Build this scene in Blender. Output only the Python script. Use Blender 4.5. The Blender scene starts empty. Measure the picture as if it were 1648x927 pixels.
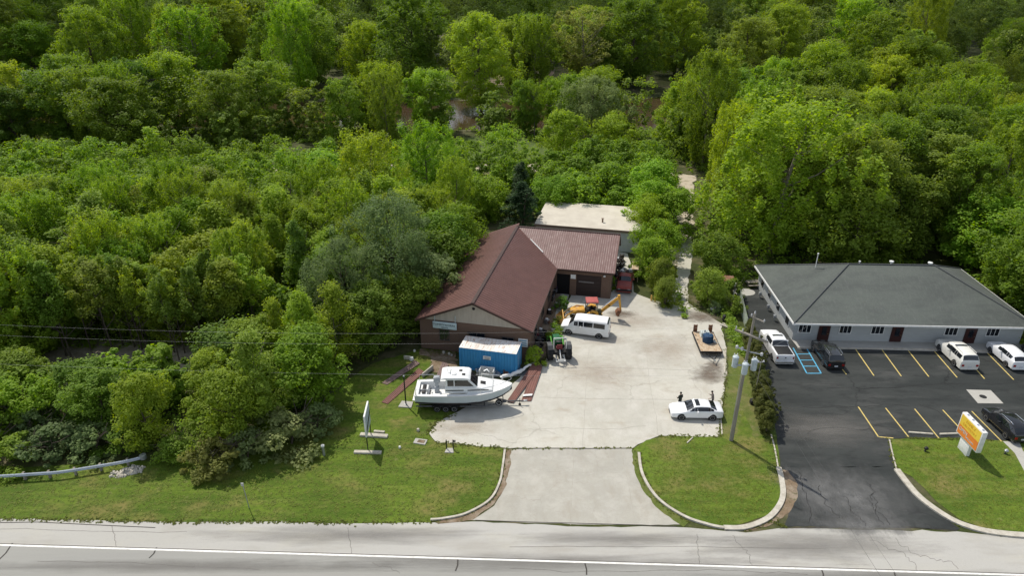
import bpy, bmesh, math, random
import numpy as np
from mathutils import Vector, Matrix
from math import sin, cos, tan, atan, atan2, radians, pi, sqrt
SC = bpy.context.scene
# ------------------------------------------------------------ camera, light
CAM_H, PITCH, FPX = 39.5, radians(26.03), 1113.0
cam = bpy.data.cameras.new('camera'); camo = bpy.data.objects.new('camera', cam)
SC.collection.objects.link(camo); SC.camera = camo
camo.location = (0, 0, CAM_H); camo.rotation_euler = (pi/2 - PITCH, 0, 0)
cam.sensor_width = 36.0; cam.lens = 36.0*FPX/1648.0; cam.clip_start = 1.0; cam.clip_end = 6000
SUN_EL, SUN_AZ = radians(57), radians(-36)
world = bpy.data.worlds.new('World'); SC.world = world; world.use_nodes = True
wn = world.node_tree; sky = wn.nodes.new('ShaderNodeTexSky'); sky.sky_type = 'NISHITA'
sky.sun_disc = False; sky.sun_elevation = SUN_EL; sky.sun_rotation = SUN_AZ
bg = wn.nodes['Background']; hsv_ = wn.nodes.new('ShaderNodeHueSaturation'); hsv_.inputs['Saturation'].default_value = .52; wn.links.new(sky.outputs[0], hsv_.inputs['Color']); wn.links.new(hsv_.outputs[0], bg.inputs[0]); bg.inputs[1].default_value = 0.15
sl = bpy.data.lights.new('sun', 'SUN'); sl.energy = 3.3; sl.angle = radians(0.5); sl.color = (1.0, 0.935, 0.83)
slo = bpy.data.objects.new('sun', sl); SC.collection.objects.link(slo)
sdir = Vector((sin(SUN_AZ)*cos(SUN_EL), cos(SUN_AZ)*cos(SUN_EL), sin(SUN_EL)))
slo.rotation_euler = sdir.to_track_quat('Z', 'Y').to_euler(); slo.location = (0, 0, 90)
vs = SC.view_settings
vs.view_transform = 'Standard'; vs.look = 'None'; vs.gamma = 1; vs.use_curve_mapping = False; vs.exposure = 0.28
COL = SC.collection
rnd = random.Random(7)
# ------------------------------------------------------------ helpers
def G(px, py, z=0.0):
    x = (px-824)/FPX; y = -(py-463.5)/FPX
    dx = x; dy = cos(PITCH)+y*sin(PITCH); dz = -sin(PITCH)+y*cos(PITCH)
    t = (z-CAM_H)/dz
    return Vector((dx*t, dy*t, z))
def tag(o, label=None, cat=None, group=None, kind=None):
    if label: o['label'] = label
    if cat: o['category'] = cat
    if group: o['group'] = group
    if kind: o['kind'] = kind
    return o
def link(name, me, parent=None):
    o = bpy.data.objects.new(name, me); COL.objects.link(o)
    if parent: o.parent = parent
    return o
def empty(name, label, cat, loc=(0, 0, 0), rz=0.0, group=None):
    o = bpy.data.objects.new(name, None); COL.objects.link(o)
    o.location = loc; o.rotation_euler = (0, 0, rz); o.empty_display_size = .3
    return tag(o, label, cat, group)
def copy_tree(o, parent=None):
    c = o.copy(); COL.objects.link(c); c.parent = parent
    for ch in list(o.children): copy_tree(ch, c)
    return c
# ---- materials
MATS = {}
def mat(name, c1, c2=None, scale=3.0, rough=.75, metal=0.0, bump=0.0, bscale=None, detail=5, spec=.3, lo=.35, hi=.65, coat=0.0, stretch=None):
    if name in MATS: return MATS[name]
    m = bpy.data.materials.new(name); m.use_nodes = True; nt = m.node_tree; N = nt.nodes; L = nt.links
    b = N['Principled BSDF']; b.inputs['Roughness'].default_value = rough; b.inputs['Metallic'].default_value = metal
    b.inputs['Specular IOR Level'].default_value = spec; b.inputs['Coat Weight'].default_value = coat
    c2 = c2 or tuple(v*.86 for v in c1)
    tc = N.new('ShaderNodeTexCoord'); src = tc.outputs['Object']
    if stretch:
        mp = N.new('ShaderNodeMapping'); mp.inputs['Scale'].default_value = stretch; L.new(src, mp.inputs[0]); src = mp.outputs[0]
    n = N.new('ShaderNodeTexNoise'); n.inputs['Scale'].default_value = scale; n.inputs['Detail'].default_value = detail
    n.inputs['Roughness'].default_value = .62
    L.new(src, n.inputs['Vector'])
    mr = N.new('ShaderNodeMapRange'); mr.inputs[1].default_value = lo; mr.inputs[2].default_value = hi; L.new(n.outputs[0], mr.inputs[0])
    mx = N.new('ShaderNodeMix'); mx.data_type = 'RGBA'; L.new(mr.outputs[0], mx.inputs[0])
    mx.inputs[6].default_value = (*c1, 1); mx.inputs[7].default_value = (*c2, 1); L.new(mx.outputs[2], b.inputs['Base Color'])
    if bump:
        n2 = N.new('ShaderNodeTexNoise'); n2.inputs['Scale'].default_value = bscale or scale*4; n2.inputs['Detail'].default_value = 4
        L.new(src, n2.inputs['Vector'])
        bp = N.new('ShaderNodeBump'); bp.inputs['Strength'].default_value = bump; bp.inputs['Distance'].default_value = .05
        L.new(n2.outputs[0], bp.inputs['Height']); L.new(bp.outputs[0], b.inputs['Normal'])
    MATS[name] = m; return m
def surf(name, base, layers, rough=.85, bump=.4, bscale=6, cracks=None):
    """ground material: base colour, then layers (colour, scale, lo, hi, amount, stretch)"""
    m = bpy.data.materials.new(name); m.use_nodes = True; nt = m.node_tree; N = nt.nodes; L = nt.links
    b = N['Principled BSDF']; b.inputs['Roughness'].default_value = rough; b.inputs['Specular IOR Level'].default_value = .15
    tc = N.new('ShaderNodeTexCoord'); src = tc.outputs['Object']
    rgb = N.new('ShaderNodeRGB'); rgb.outputs[0].default_value = (*base, 1); cur = rgb.outputs[0]
    for k, (c, sc, lo, hi, amt, st) in enumerate(layers):
        mp = N.new('ShaderNodeMapping'); mp.inputs['Scale'].default_value = st or (1, 1, 1); mp.inputs['Location'].default_value = (k*13.7, k*5.1, 0)
        L.new(src, mp.inputs[0])
        n = N.new('ShaderNodeTexNoise'); n.inputs['Scale'].default_value = sc; n.inputs['Detail'].default_value = 6; n.inputs['Roughness'].default_value = .65
        L.new(mp.outputs[0], n.inputs['Vector'])
        mr = N.new('ShaderNodeMapRange'); mr.inputs[1].default_value = lo; mr.inputs[2].default_value = hi; mr.inputs[4].default_value = amt
        L.new(n.outputs[0], mr.inputs[0])
        mx = N.new('ShaderNodeMix'); mx.data_type = 'RGBA'; L.new(mr.outputs[0], mx.inputs[0]); L.new(cur, mx.inputs[6])
        mx.inputs[7].default_value = (*c, 1); cur = mx.outputs[2]
    if cracks:
        csc, cc, amt, wid = cracks
        dn = N.new('ShaderNodeTexNoise'); dn.inputs['Scale'].default_value = .9; dn.inputs['Detail'].default_value = 4; L.new(src, dn.inputs['Vector'])
        ad = N.new('ShaderNodeVectorMath'); ad.operation = 'MULTIPLY_ADD'; L.new(dn.outputs['Color'], ad.inputs[0]); ad.inputs[1].default_value = (1.6, 1.6, 0); L.new(src, ad.inputs[2])
        v = N.new('ShaderNodeTexVoronoi'); v.feature = 'DISTANCE_TO_EDGE'; v.inputs['Scale'].default_value = csc; L.new(ad.outputs[0], v.inputs['Vector'])
        mr = N.new('ShaderNodeMapRange'); mr.inputs[1].default_value = 0; mr.inputs[2].default_value = wid; mr.inputs[3].default_value = amt; mr.inputs[4].default_value = 0
        L.new(v.outputs['Distance'], mr.inputs[0])
        gn = N.new('ShaderNodeTexNoise'); gn.inputs['Scale'].default_value = .15; L.new(src, gn.inputs['Vector'])
        gr = N.new('ShaderNodeMapRange'); gr.inputs[1].default_value = .42; gr.inputs[2].default_value = .6; L.new(gn.outputs[0], gr.inputs[0])
        mm = N.new('ShaderNodeMath'); mm.operation = 'MULTIPLY'; L.new(mr.outputs[0], mm.inputs[0]); L.new(gr.outputs[0], mm.inputs[1])
        mx = N.new('ShaderNodeMix'); mx.data_type = 'RGBA'; L.new(mm.outputs[0], mx.inputs[0]); L.new(cur, mx.inputs[6]); mx.inputs[7].default_value = (*cc, 1); cur = mx.outputs[2]
    L.new(cur, b.inputs['Base Color'])
    n2 = N.new('ShaderNodeTexNoise'); n2.inputs['Scale'].default_value = bscale; n2.inputs['Detail'].default_value = 5; L.new(src, n2.inputs['Vector'])
    bp = N.new('ShaderNodeBump'); bp.inputs['Strength'].default_value = bump; bp.inputs['Distance'].default_value = .06
    L.new(n2.outputs[0], bp.inputs['Height']); L.new(bp.outputs[0], b.inputs['Normal'])
    MATS[name] = m; return m
# ---- mesh builder
class MB:
    def __init__(s): s.v = []; s.f = []; s.sm = []
    def add(s, vs_, fs, smooth=False):
        o = len(s.v); s.v += [tuple(v) for v in vs_]; s.f += [tuple(o+i for i in f) for f in fs]; s.sm += [smooth]*len(fs); return s
    def box(s, c, d, rz=0.0, rx=0.0, ry=0.0, taper=1.0):
        R = Matrix.Rotation(rz, 3, 'Z') @ Matrix.Rotation(ry, 3, 'Y') @ Matrix.Rotation(rx, 3, 'X'); c = Vector(c); P = []
        for z in (-1, 1):
            t = taper if z > 0 else 1
            for x, y in ((-1, -1), (1, -1), (1, 1), (-1, 1)):
                P.append(c + R @ Vector((x*d[0]/2*t, y*d[1]/2*t, z*d[2]/2)))
        return s.add(P, [(0, 3, 2, 1), (4, 5, 6, 7), (0, 1, 5, 4), (1, 2, 6, 5), (2, 3, 7, 6), (3, 0, 4, 7)])
    def tube(s, pts, r, n=8, r2=None, cap=True):
        pts = [Vector(p) for p in pts]; k = len(pts); r2 = r if r2 is None else r2; V = []; F = []
        for i, p in enumerate(pts):
            a = pts[max(i-1, 0)]; b = pts[min(i+1, k-1)]; t = (b-a)
            t = t.normalized() if t.length > 1e-9 else Vector((0, 0, 1))
            u = t.cross(Vector((0, 0, 1))) if abs(t.z) < .95 else t.cross(Vector((1, 0, 0)))
            u.normalize(); w = t.cross(u); rr = r+(r2-r)*i/max(k-1, 1)
            for j in range(n):
                a_ = 2*pi*j/n; V.append(p+u*cos(a_)*rr+w*sin(a_)*rr)
        for i in range(k-1):
            for j in range(n):
                F.append((i*n+j, i*n+(j+1) % n, (i+1)*n+(j+1) % n, (i+1)*n+j))
        s.add(V, F, True)
        if cap:
            s.add(V[:n], [tuple(range(n))[::-1]]); s.add(V[-n:], [tuple(range(n))])
        return s
    def lathe(s, prof, c=(0, 0, 0), axis='z', n=20):
        """prof: (radius, height) list"""
        V = []; F = []
        for r, h in prof:
            for j in range(n):
                a = 2*pi*j/n
                p = {'z': (r*cos(a), r*sin(a), h), 'y': (r*cos(a), h, r*sin(a)), 'x': (h, r*cos(a), r*sin(a))}[axis]
                V.append((p[0]+c[0], p[1]+c[1], p[2]+c[2]))
        for i in range(len(prof)-1):
            for j in range(n): F.append((i*n+j, i*n+(j+1) % n, (i+1)*n+(j+1) % n, (i+1)*n+j))
        F.append(tuple(range(n))[::-1]); F.append(tuple((len(prof)-1)*n+j for j in range(n)))
        return s.add(V, F, True)
    def prism(s, pts, a, b, axis='y'):
        """2-D outline extruded from a to b along axis ('y': pts are x,z; 'x': y,z; 'z': x,y)"""
        def P(p, t): return {'y': (p[0], t, p[1]), 'x': (t, p[0], p[1]), 'z': (p[0], p[1], t)}[axis]
        n = len(pts); V = [P(p, a) for p in pts]+[P(p, b) for p in pts]
        return s.add(V, [tuple(range(n))[::-1], tuple(range(n, 2*n))]+[(i, (i+1) % n, n+(i+1) % n, n+i) for i in range(n)])
    def quad(s, a, b, c, d): return s.add([a, b, c, d], [(0, 1, 2, 3)])
    def slab(s, pts, nrm, t):
        n = len(pts); nrm = Vector(nrm); V = [Vector(p) for p in pts]; V2 = [p-nrm*t for p in V]
        return s.add(V+V2, [tuple(range(n)), tuple(range(n, 2*n))[::-1]]+[(i, n+i, n+(i+1) % n, (i+1) % n) for i in range(n)])
    def build(s, name, m, parent=None, bevel=0.0, angle=38, fix=True):
        me = bpy.data.meshes.new(name); me.from_pydata(s.v, [], s.f)
        if fix:
            bm = bmesh.new(); bm.from_mesh(me); bmesh.ops.recalc_face_normals(bm, faces=bm.faces[:])
            if bevel:
                bmesh.ops.remove_doubles(bm, verts=bm.verts[:], dist=1e-5)
                es = [e for e in bm.edges if len(e.link_faces) == 2 and e.calc_face_angle(0) > .6]
                bmesh.ops.bevel(bm, geom=es, offset=bevel, segments=2, affect='EDGES', clamp_overlap=True, profile=.5)
                for f in bm.faces: f.smooth = True
            bm.to_mesh(me); bm.free()
            if not bevel:
                for p, q in zip(me.polygons, s.sm): p.use_smooth = q
        me.set_sharp_from_angle(angle=radians(angle))
        if m: me.materials.append(m)
        return link(name, me, parent)
def sheet(name, pts, z, m, edge=0.0, step=1.0, thick=None, seed=1):
    """ground polygon from plan points; edge = raggedness in metres"""
    P = [Vector((p[0], p[1])) for p in pts]
    if edge:
        r = random.Random(seed); Q = []
        for i in range(len(P)):
            a, b = P[i], P[(i+1) % len(P)]; L = (b-a).length; k = max(1, min(260, int(L/step))); nn = Vector((-(b-a).y, (b-a).x)).normalized() if L > 0 else Vector((0, 0))
            for j in range(k):
                q = a+(b-a)*(j/k)
                if L < 400: q = q+nn*r.gauss(0, edge)*(0 if j == 0 else 1)
                Q.append(q)
        P = Q
    bm = bmesh.new(); vsb = [bm.verts.new((p.x, p.y, z)) for p in P]; f = bm.faces.new(vsb)
    f.normal_update()
    if f.normal.z < 0: f.normal_flip()
    bmesh.ops.triangulate(bm, faces=[f], ngon_method='EAR_CLIP')
    me = bpy.data.meshes.new(name); bm.to_mesh(me); bm.free(); me.materials.append(m)
    return tag(link(name, me), kind='structure')
def GP(*p): return [G(a, b) for a, b in p]
def smooth_path(P, k=6):
    P = [Vector(p) for p in P]; out = []
    for i in range(len(P)-1):
        p0 = P[max(i-1, 0)]; p1 = P[i]; p2 = P[i+1]; p3 = P[min(i+2, len(P)-1)]
        for j in range(k):
            t = j/k
            out.append(.5*((2*p1)+(p2-p0)*t+(2*p0-5*p1+4*p2-p3)*t*t+(3*p1-p0-3*p2+p3)*t*t*t))
    out.append(P[-1]); return out
def ribbon(mb, path, w, z0, z1, w2=None):
    """raised strip (kerb) along a plan path"""
    n = len(path); V = []
    for i, p in enumerate(path):
        a = path[max(i-1, 0)]; b = path[min(i+1, n-1)]; t = Vector((b[0]-a[0], b[1]-a[1])).normalized(); nn = Vector((-t.y, t.x))
        for s_, z in ((-1, z0), (-1, z1), (1, z1), (1, z0)):
            V.append((p[0]+nn.x*s_*w/2, p[1]+nn.y*s_*w/2, z))
    F = []
    for i in range(n-1):
        for j in range(3): F.append((i*4+j, i*4+j+1, i*4+5+j, i*4+4+j))
    F += [(0, 1, 2, 3), tuple((n-1)*4+j for j in (3, 2, 1, 0))]
    return mb.add(V, F)
def text_obj(name, s, size, m, parent, loc, rot, ext=.01, cx='CENTER', space=1.0):
    c = bpy.data.curves.new(name, 'FONT'); c.body = s; c.size = size; c.extrude = ext; c.align_x = cx; c.align_y = 'CENTER'; c.space_character = space
    t = bpy.data.objects.new(name, c); COL.objects.link(t)
    bpy.context.view_layer.update()
    me = bpy.data.meshes.new_from_object(t); bpy.data.objects.remove(t)
    me.materials.clear(); me.materials.append(m)
    o = link(name, me, parent); o.location = loc; o.rotation_euler = rot; return o
# ------------------------------------------------------------ materials
M_floor = surf('forest_floor_mat', (.055, .062, .020), [((.16, .13, .085), .12, .50, .62, .75, None), ((.03, .045, .012), .6, .45, .6, .7, None), ((.09, .11, .03), 2.5, .5, .7, .6, None)], bump=.8, bscale=2)
M_lawn = surf('lawn_mat', (.115, .172, .017), [((.066, .108, .011), .16, .42, .62, .8, None), ((.050, .095, .008), .45, .45, .62, .75, (.22, 1.8, 1)), ((.16, .19, .04), .9, .52, .66, .5, (.25, 2.2, 1)), ((.21, .17, .060), .26, .50, .66, .8, (.7, 1, 1)),
              ((.21, .185, .09), 1.1, .60, .74, .6, None), ((.035, .065, .008), 3.0, .46, .66, .6, None), ((.14, .175, .035), 7, .5, .75, .5, None)], bump=1.0, bscale=9)
M_scrub = surf('scrub_grass_mat', (.105, .135, .028), [((.20, .165, .075), .5, .45, .65, .7, None), ((.055, .085, .014), 1.4, .45, .7, .6, None), ((.27, .23, .15), 2.4, .58, .72, .6, None)], bump=1.0, bscale=8)
M_lot = surf('pale_lot_mat', (.50, .485, .42), [((.37, .33, .26), .30, .52, .68, .6, (1.6, .5, 1)), ((.40, .385, .335), .09, .42, .60, .7, None), ((.40, .38, .34), 26, .5, .72, .45, None), ((.32, .26, .19), .22, .58, .72, .55, (1, 2.2, 1)), ((.56, .54, .49), .5, .45, .7, .6, None), ((.38, .35, .30), 2.5, .5, .72, .35, None), ((.36, .34, .31), 9, .52, .75, .4, None)], cracks=(.10, (.22, .20, .16), .35, .008), bump=.5, bscale=14)
M_apron = surf('apron_concrete_mat', (.385, .37, .32), [((.33, .30, .245), .45, .50, .66, .7, (1.4, .5, 1)), ((.345, .335, .295), .2, .42, .62, .6, None), ((.50, .48, .43), .7, .45, .7, .5, None), ((.33, .31, .28), 3, .5, .7, .35, None), ((.28, .27, .25), 11, .56, .75, .4, None)], cracks=(.22, (.20, .18, .15), .3, .010), bump=.5, bscale=16)
M_shoulder = surf('shoulder_concrete_mat', (.415, .405, .375), [((.31, .29, .25), .35, .52, .66, .6, (.35, 1.2, 1)), ((.38, .37, .335), .12, .4, .62, .6, (.4, 1.4, 1)), ((.45, .43, .36), .5, .5, .7, .5, (.3, 1, 1)), ((.34, .33, .31), 5, .5, .72, .35, None)], bump=.3, bscale=20)
M_road = surf('road_mat', (.30, .298, .275), [((.22, .215, .195), .45, .50, .68, .55, (.05, 2.2, 1)), ((.34, .335, .30), .10, .42, .6, .6, (.12, 2.0, 1)), ((.27, .265, .25), .4, .5, .7, .5, (.1, 1.6, 1)), ((.25, .25, .24), 8, .5, .75, .4, None)], bump=.3, bscale=20)
M_asph = surf('asphalt_mat', (.033, .037, .036), [((.060, .064, .061), .12, .42, .62, .85, (.3, 1.4, 1)), ((.075, .076, .073), .45, .55, .70, .7, (.35, 1, 1)), ((.022, .024, .024), 1.1, .5, .66, .6, (.5, 1, 1)), ((.06, .06, .058), 14, .55, .75, .3, None)], cracks=(.10, (.012, .012, .013), .8, .010), bump=.35, bscale=22, rough=.8)
M_asphw = surf('worn_asphalt_mat', (.082, .086, .086), [((.050, .054, .055), .25, .42, .60, .9, (1.3, .5, 1)), ((.15, .145, .13), .5, .55, .72, .6, (1.6, .5, 1)), ((.04, .042, .045), 2.4, .5, .7, .5, (2, .5, 1)), ((.16, .15, .14), 12, .58, .75, .4, None)], cracks=(.30, (.022, .022, .022), .9, .02), bump=.4, bscale=22)
M_walk = surf('sidewalk_mat', (.40, .39, .355), [((.33, .32, .29), .7, .45, .65, .5, None), ((.46, .45, .42), 4, .5, .7, .4, None)], bump=.2, bscale=20)
M_track = surf('sandy_track_mat', (.46, .40, .31), [((.22, .19, .12), .5, .5, .66, .8, None), ((.12, .13, .05), .3, .56, .68, .7, None), ((.52, .48, .40), 2, .5, .7, .5, None)], bump=.8, bscale=6)
M_field = surf('ploughed_field_mat', (.155, .115, .085), [((.20, .155, .12), .03, .4, .6, .7, (1, 6, 1)), ((.11, .085, .06), .3, .5, .7, .5, None)], bump=.5, bscale=1)
M_clear = surf('clearing_grass_mat', (.085, .125, .03), [((.05, .08, .02), .2, .42, .6, .7, None), ((.15, .16, .06), 1.3, .52, .7, .6, None)], bump=.8, bscale=4)
M_kerb = mat('kerb_concrete', (.52, .49, .42), (.38, .35, .29), 2.2, rough=.9, bump=.3)
M_dirt = surf('dirt_mat', (.20, .145, .095), [((.30, .25, .19), .9, .45, .62, .8, None), ((.08, .085, .03), 1.8, .52, .66, .8, None), ((.12, .09, .06), 5, .5, .7, .5, None)], bump=1.0, bscale=10)
M_yel = mat('yellow_line_paint', (.62, .48, .14), (.36, .31, .16), 3.5, rough=.7, lo=.45, hi=.75)
M_white_line = mat('white_line_paint', (.82, .81, .77), (.6, .59, .55), 3, rough=.6)
M_blue_line = mat('blue_line_paint', (.10, .42, .62), (.08, .30, .48), 3, rough=.6)
M_tar = mat('tar_joint', (.05, .045, .04), None, 3, rough=.8)
M_water = mat('river_water', (.050, .030, .018), (.065, .040, .024), .05, rough=.12, spec=.5, bump=.12, bscale=1.2)
# ------------------------------------------------------------ ground
big = [(-2500, -400), (2500, -400), (2500, 4000), (-2500, 4000)]
sheet('ground', big, 0.0, M_floor)
u_r = (G(1648, 926.5)-G(0, 878)).normalized(); n_r = Vector((-u_r.y, u_r.x, 0)); o_r = G(0, 878)
def RD(s, t): return o_r+u_r*s+n_r*t     # s along the road, t away from the camera, 0 at the white line
def seg(p): d = p-o_r; return d.dot(u_r), d.dot(n_r)
# road: lanes, shoulder
sheet('road', [RD(-300, -14), RD(400, -14), RD(400, -.1), RD(-300, -.1)], .008, M_road)
sh_top = GP((0, 836), (140, 838), (300, 841), (420, 840), (560, 843), (690, 842))
sh = [RD(-300, -.1)]+[RD(400, -.1)]
s_r, t_r = seg(G(1545, 853)); s_r2, t_r2 = seg(G(1648, 862))
sh += [RD(400, t_r2), G(1648, 864), G(1585, 861), G(1540, 856), G(1265, 850), G(1200, 858), G(1110, 850), G(1085, 849), G(930, 848), G(760, 840)]+sh_top[::-1]+[RD(-300, seg(G(0, 836))[1])]
sheet('road_shoulder', sh, .010, M_shoulder, edge=.05, step=.8)
mb = MB()
L0, L1 = -300, 400
mb.box(RD(50, 0)+Vector((0, 0, .016)), (700, .16, .004), atan2(u_r.y, u_r.x)); tag(mb.build('road_edge_line', M_white_line), kind='structure')
mb = MB()
mb.box(RD(50, .13)+Vector((0, 0, .013)), (700, .05, .003), atan2(u_r.y, u_r.x))
for px, py, qx, qy in ((20, 878, -4, 904), (252, 885, 240, 899), (737, 902, 733, 920), (941, 909, 944, 926), (1322, 920, 1325, 930), (1439, 925, 1441, 935)):
    ribbon(mb, [G(px, py-3), G((px+qx)/2+1.5, (py+qy)/2), G(qx, qy)], .10, .010, .0175)
for P in ([(0, 842), (60, 841), (140, 845), (250, 850)], [(765, 838), (850, 841), (930, 843), (1000, 845), (1090, 848)], [(1255, 851), (1380, 849), (1470, 850), (1540, 855)]):
    ribbon(mb, [G(*p) for p in P], .07, .008, .020)
ribbon(mb, [G(*p) for p in [(1014, 722), (950, 722.5), (880, 722), (822, 723)]], .12, .01, .0195)
tag(mb.build('road_joints', M_tar), kind='structure')
# lawns
lawn = [G(-900, 840), G(-300, 838)]+sh_top+GP((745, 826), (784, 806), (803, 775), (808, 745), (811, 722), (700, 712), (690, 700), (702, 680), (735, 664), (700, 655), (672, 640), (690, 600), (700, 566),
       (676, 562), (600, 585), (560, 612), (500, 670), (430, 712), (330, 748), (235, 742), (110, 748), (0, 755), (-900, 765))
sheet('lawn', lawn, .004, M_lawn, edge=.05, step=.6, seed=3)
isl = GP((1018, 724), (1040, 709), (1075, 702), (1157, 704), (1160, 690), (1166, 640), (1172, 600), (1172, 560), (1180, 530), (1200, 528), (1214, 560), (1240, 640), (1250, 702), (1256, 760), (1257, 800), (1238, 828), (1200, 842), (1160, 850), (1110, 838), (1062, 808), (1036, 770), (1024, 738))
sheet('grass_island', isl, .019, M_lawn, edge=.04, step=.5, seed=4)
sheet('scrub_verge', GP((1160, 700), (1166, 640), (1172, 600), (1170, 560), (1178, 520), (1198, 528), (1206, 560), (1226, 640), (1238, 700), (1215, 706), (1196, 660), (1185, 700)), .023, M_scrub, edge=.10, step=.5, seed=5)
rl = GP((1431, 707), (1462, 706), (1545, 705), (1600, 709), (1660, 711), (1900, 716))+[RD(seg(G(1900, 870))[0], t_r2+.3)]+GP((1648, 861), (1590, 855), (1546, 838), (1505, 806), (1468, 768), (1446, 757), (1434, 725))
sheet('lawn_right', rl, .024, M_lawn, edge=.05, step=.6, seed=6)
# lots
lot = GP((1018, 722), (1060, 702), (1158, 703), (1163, 650), (1170, 600), (1169, 560), (1160, 520), (1132, 503), (1108, 488), (1106, 462), (1112, 430), (1116, 395), (1112, 380), (1098, 392), (1092, 420), (1086, 455), (1072, 488),
        (1052, 484), (1020, 470), (1016, 430), (1010, 408), (990, 404), (984, 450), (986, 470), (920, 468), (908, 510), (900, 545), (885, 572), (868, 590), (842, 602), (820, 622), (780, 640), (735, 664), (703, 680), (691, 698), (702, 712), (820, 722))
sheet('concrete_lot', lot, .012, M_lot, edge=.06, step=.7, seed=8)
sheet('driveway_apron', GP((822, 722.5), (1017, 722.5), (1026, 760), (1040, 790), (1062, 815), (1098, 845), (930, 845), (760, 838), (795, 815), (812, 785), (821, 750)), .016, M_apron, edge=.03, step=.6, seed=9)
def stain_mat(name, c1, c2, sc=1.2, strength=1.0, st=None):
    m = mat(name, c1, c2, sc*2, rough=.9); nt = m.node_tree; N = nt.nodes; L = nt.links
    at = N.new('ShaderNodeAttribute'); at.attribute_name = 'fall'; tc = N.new('ShaderNodeTexCoord'); mp = N.new('ShaderNodeMapping'); mp.inputs['Scale'].default_value = st or (1, 1, 1)
    n = N.new('ShaderNodeTexNoise'); n.inputs['Scale'].default_value = sc; n.inputs['Detail'].default_value = 7; n.inputs['Roughness'].default_value = .7; L.new(tc.outputs['Object'], mp.inputs[0]); L.new(mp.outputs[0], n.inputs['Vector'])
    a = N.new('ShaderNodeMath'); a.operation = 'MULTIPLY_ADD'; L.new(at.outputs['Fac'], a.inputs[0]); a.inputs[1].default_value = 1.1; L.new(n.outputs[0], a.inputs[2])
    mr = N.new('ShaderNodeMapRange'); mr.inputs[1].default_value = .80; mr.inputs[2].default_value = 1.55; mr.inputs[4].default_value = strength; L.new(a.outputs[0], mr.inputs[0])
    tr = N.new('ShaderNodeBsdfTransparent'); mx = N.new('ShaderNodeMixShader'); L.new(mr.outputs[0], mx.inputs[0]); L.new(tr.outputs[0], mx.inputs[1]); L.new(N['Principled BSDF'].outputs[0], mx.inputs[2]); L.new(mx.outputs[0], N['Material Output'].inputs[0]); return m
M_oil = stain_mat('oily_stain_mat', (.13, .10, .075), (.20, .165, .13), 1.0, .85, (1, 1.8, 1)); M_rustst = stain_mat('rust_stain_mat', (.30, .20, .13), (.36, .29, .22), .8, .28, (1, 2, 1)); M_tyrest = stain_mat('tyre_mark_mat', (.20, .19, .175), None, .6, .5, (.3, 2, 1))
def blob(name, px, py, rx, ry, z, m, seed):
    c = G(px, py); r = random.Random(seed); n = 30; V = [(c.x, c.y, z)]
    for k in range(n): a = 2*pi*k/n; q = 1+r.uniform(-.15, .15); V.append((c.x+cos(a)*rx*q, c.y+sin(a)*ry*q, z))
    me = bpy.data.meshes.new(name); me.from_pydata(V, [], [(0, 1+k, 1+(k+1) % n) for k in range(n)]); at = me.attributes.new('fall', 'FLOAT', 'POINT'); at.data.foreach_set('value', [1.0]+[0.0]*n); me.materials.append(m)
    return tag(link(name, me), kind='structure')
blob('oil_stain', 1141, 604, 2.6, 2.9, .0170, M_oil, 11); blob('oil_stain', 1150, 590, 1.6, 1.6, .0172, M_oil, 41)
blob('dirt_patch', 1128, 510, 4.2, 2.6, .0180, M_oil, 12); blob('oil_stain', 1000, 505, 2.6, 1.6, .0174, M_oil, 13)
blob('rust_stain', 1015, 518, 7.0, 3.6, .0155, M_rustst, 14); blob('rust_stain', 975, 548, 4.6, 2.2, .0158, M_rustst, 15); blob('dirt_patch', 745, 688, 5.6, 2.0, .0162, M_rustst, 16)
blob('rust_stain', 1075, 560, 5, 5, .0166, M_rustst, 43); blob('rust_stain', 960, 600, 7, 5, .0150, M_rustst, 44)
for k, (px, py, rx, ry) in enumerate(((860, 905, 26, 1.2), (300, 912, 24, 1.0), (1450, 935, 26, 1.3), (1300, 880, 14, 2.2), (560, 862, 16, 1.5), (1000, 868, 12, 1.2))): blob('tyre_marks', px, py, rx, ry, .0155+k*.0004, M_tyrest, 50+k)
M_wearst = stain_mat('asphalt_wear_mat', (.19, .19, .185), (.12, .122, .12), .5, .7, (1.6, .5, 1))
blob('worn_patch', 1365, 800, 8.0, 6.6, .0225, M_wearst, 61); blob('worn_patch', 1310, 790, 3.4, 4.2, .0228, M_wearst, 63); blob('worn_patch', 1390, 845, 7, 1.6, .0231, M_wearst, 64); blob('worn_patch', 1330, 690, 9, 4, .0242, M_tyrest, 62)
sheet('dirt_strip', GP((820, 573), (872, 577), (884, 560), (903, 500), (910, 470), (895, 462), (868, 520), (862, 560)), .0165, M_dirt, edge=.1, step=.4, seed=17)
sheet('building_path', GP((885, 540), (898, 540), (916, 474), (978, 470), (978, 462), (905, 462)), .0205, M_walk)
sheet('dirt_strip', GP((676, 562), (735, 567), (735, 600), (700, 600), (690, 574), (676, 572)), .0175, M_dirt, edge=.12, step=.4, seed=18)
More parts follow.
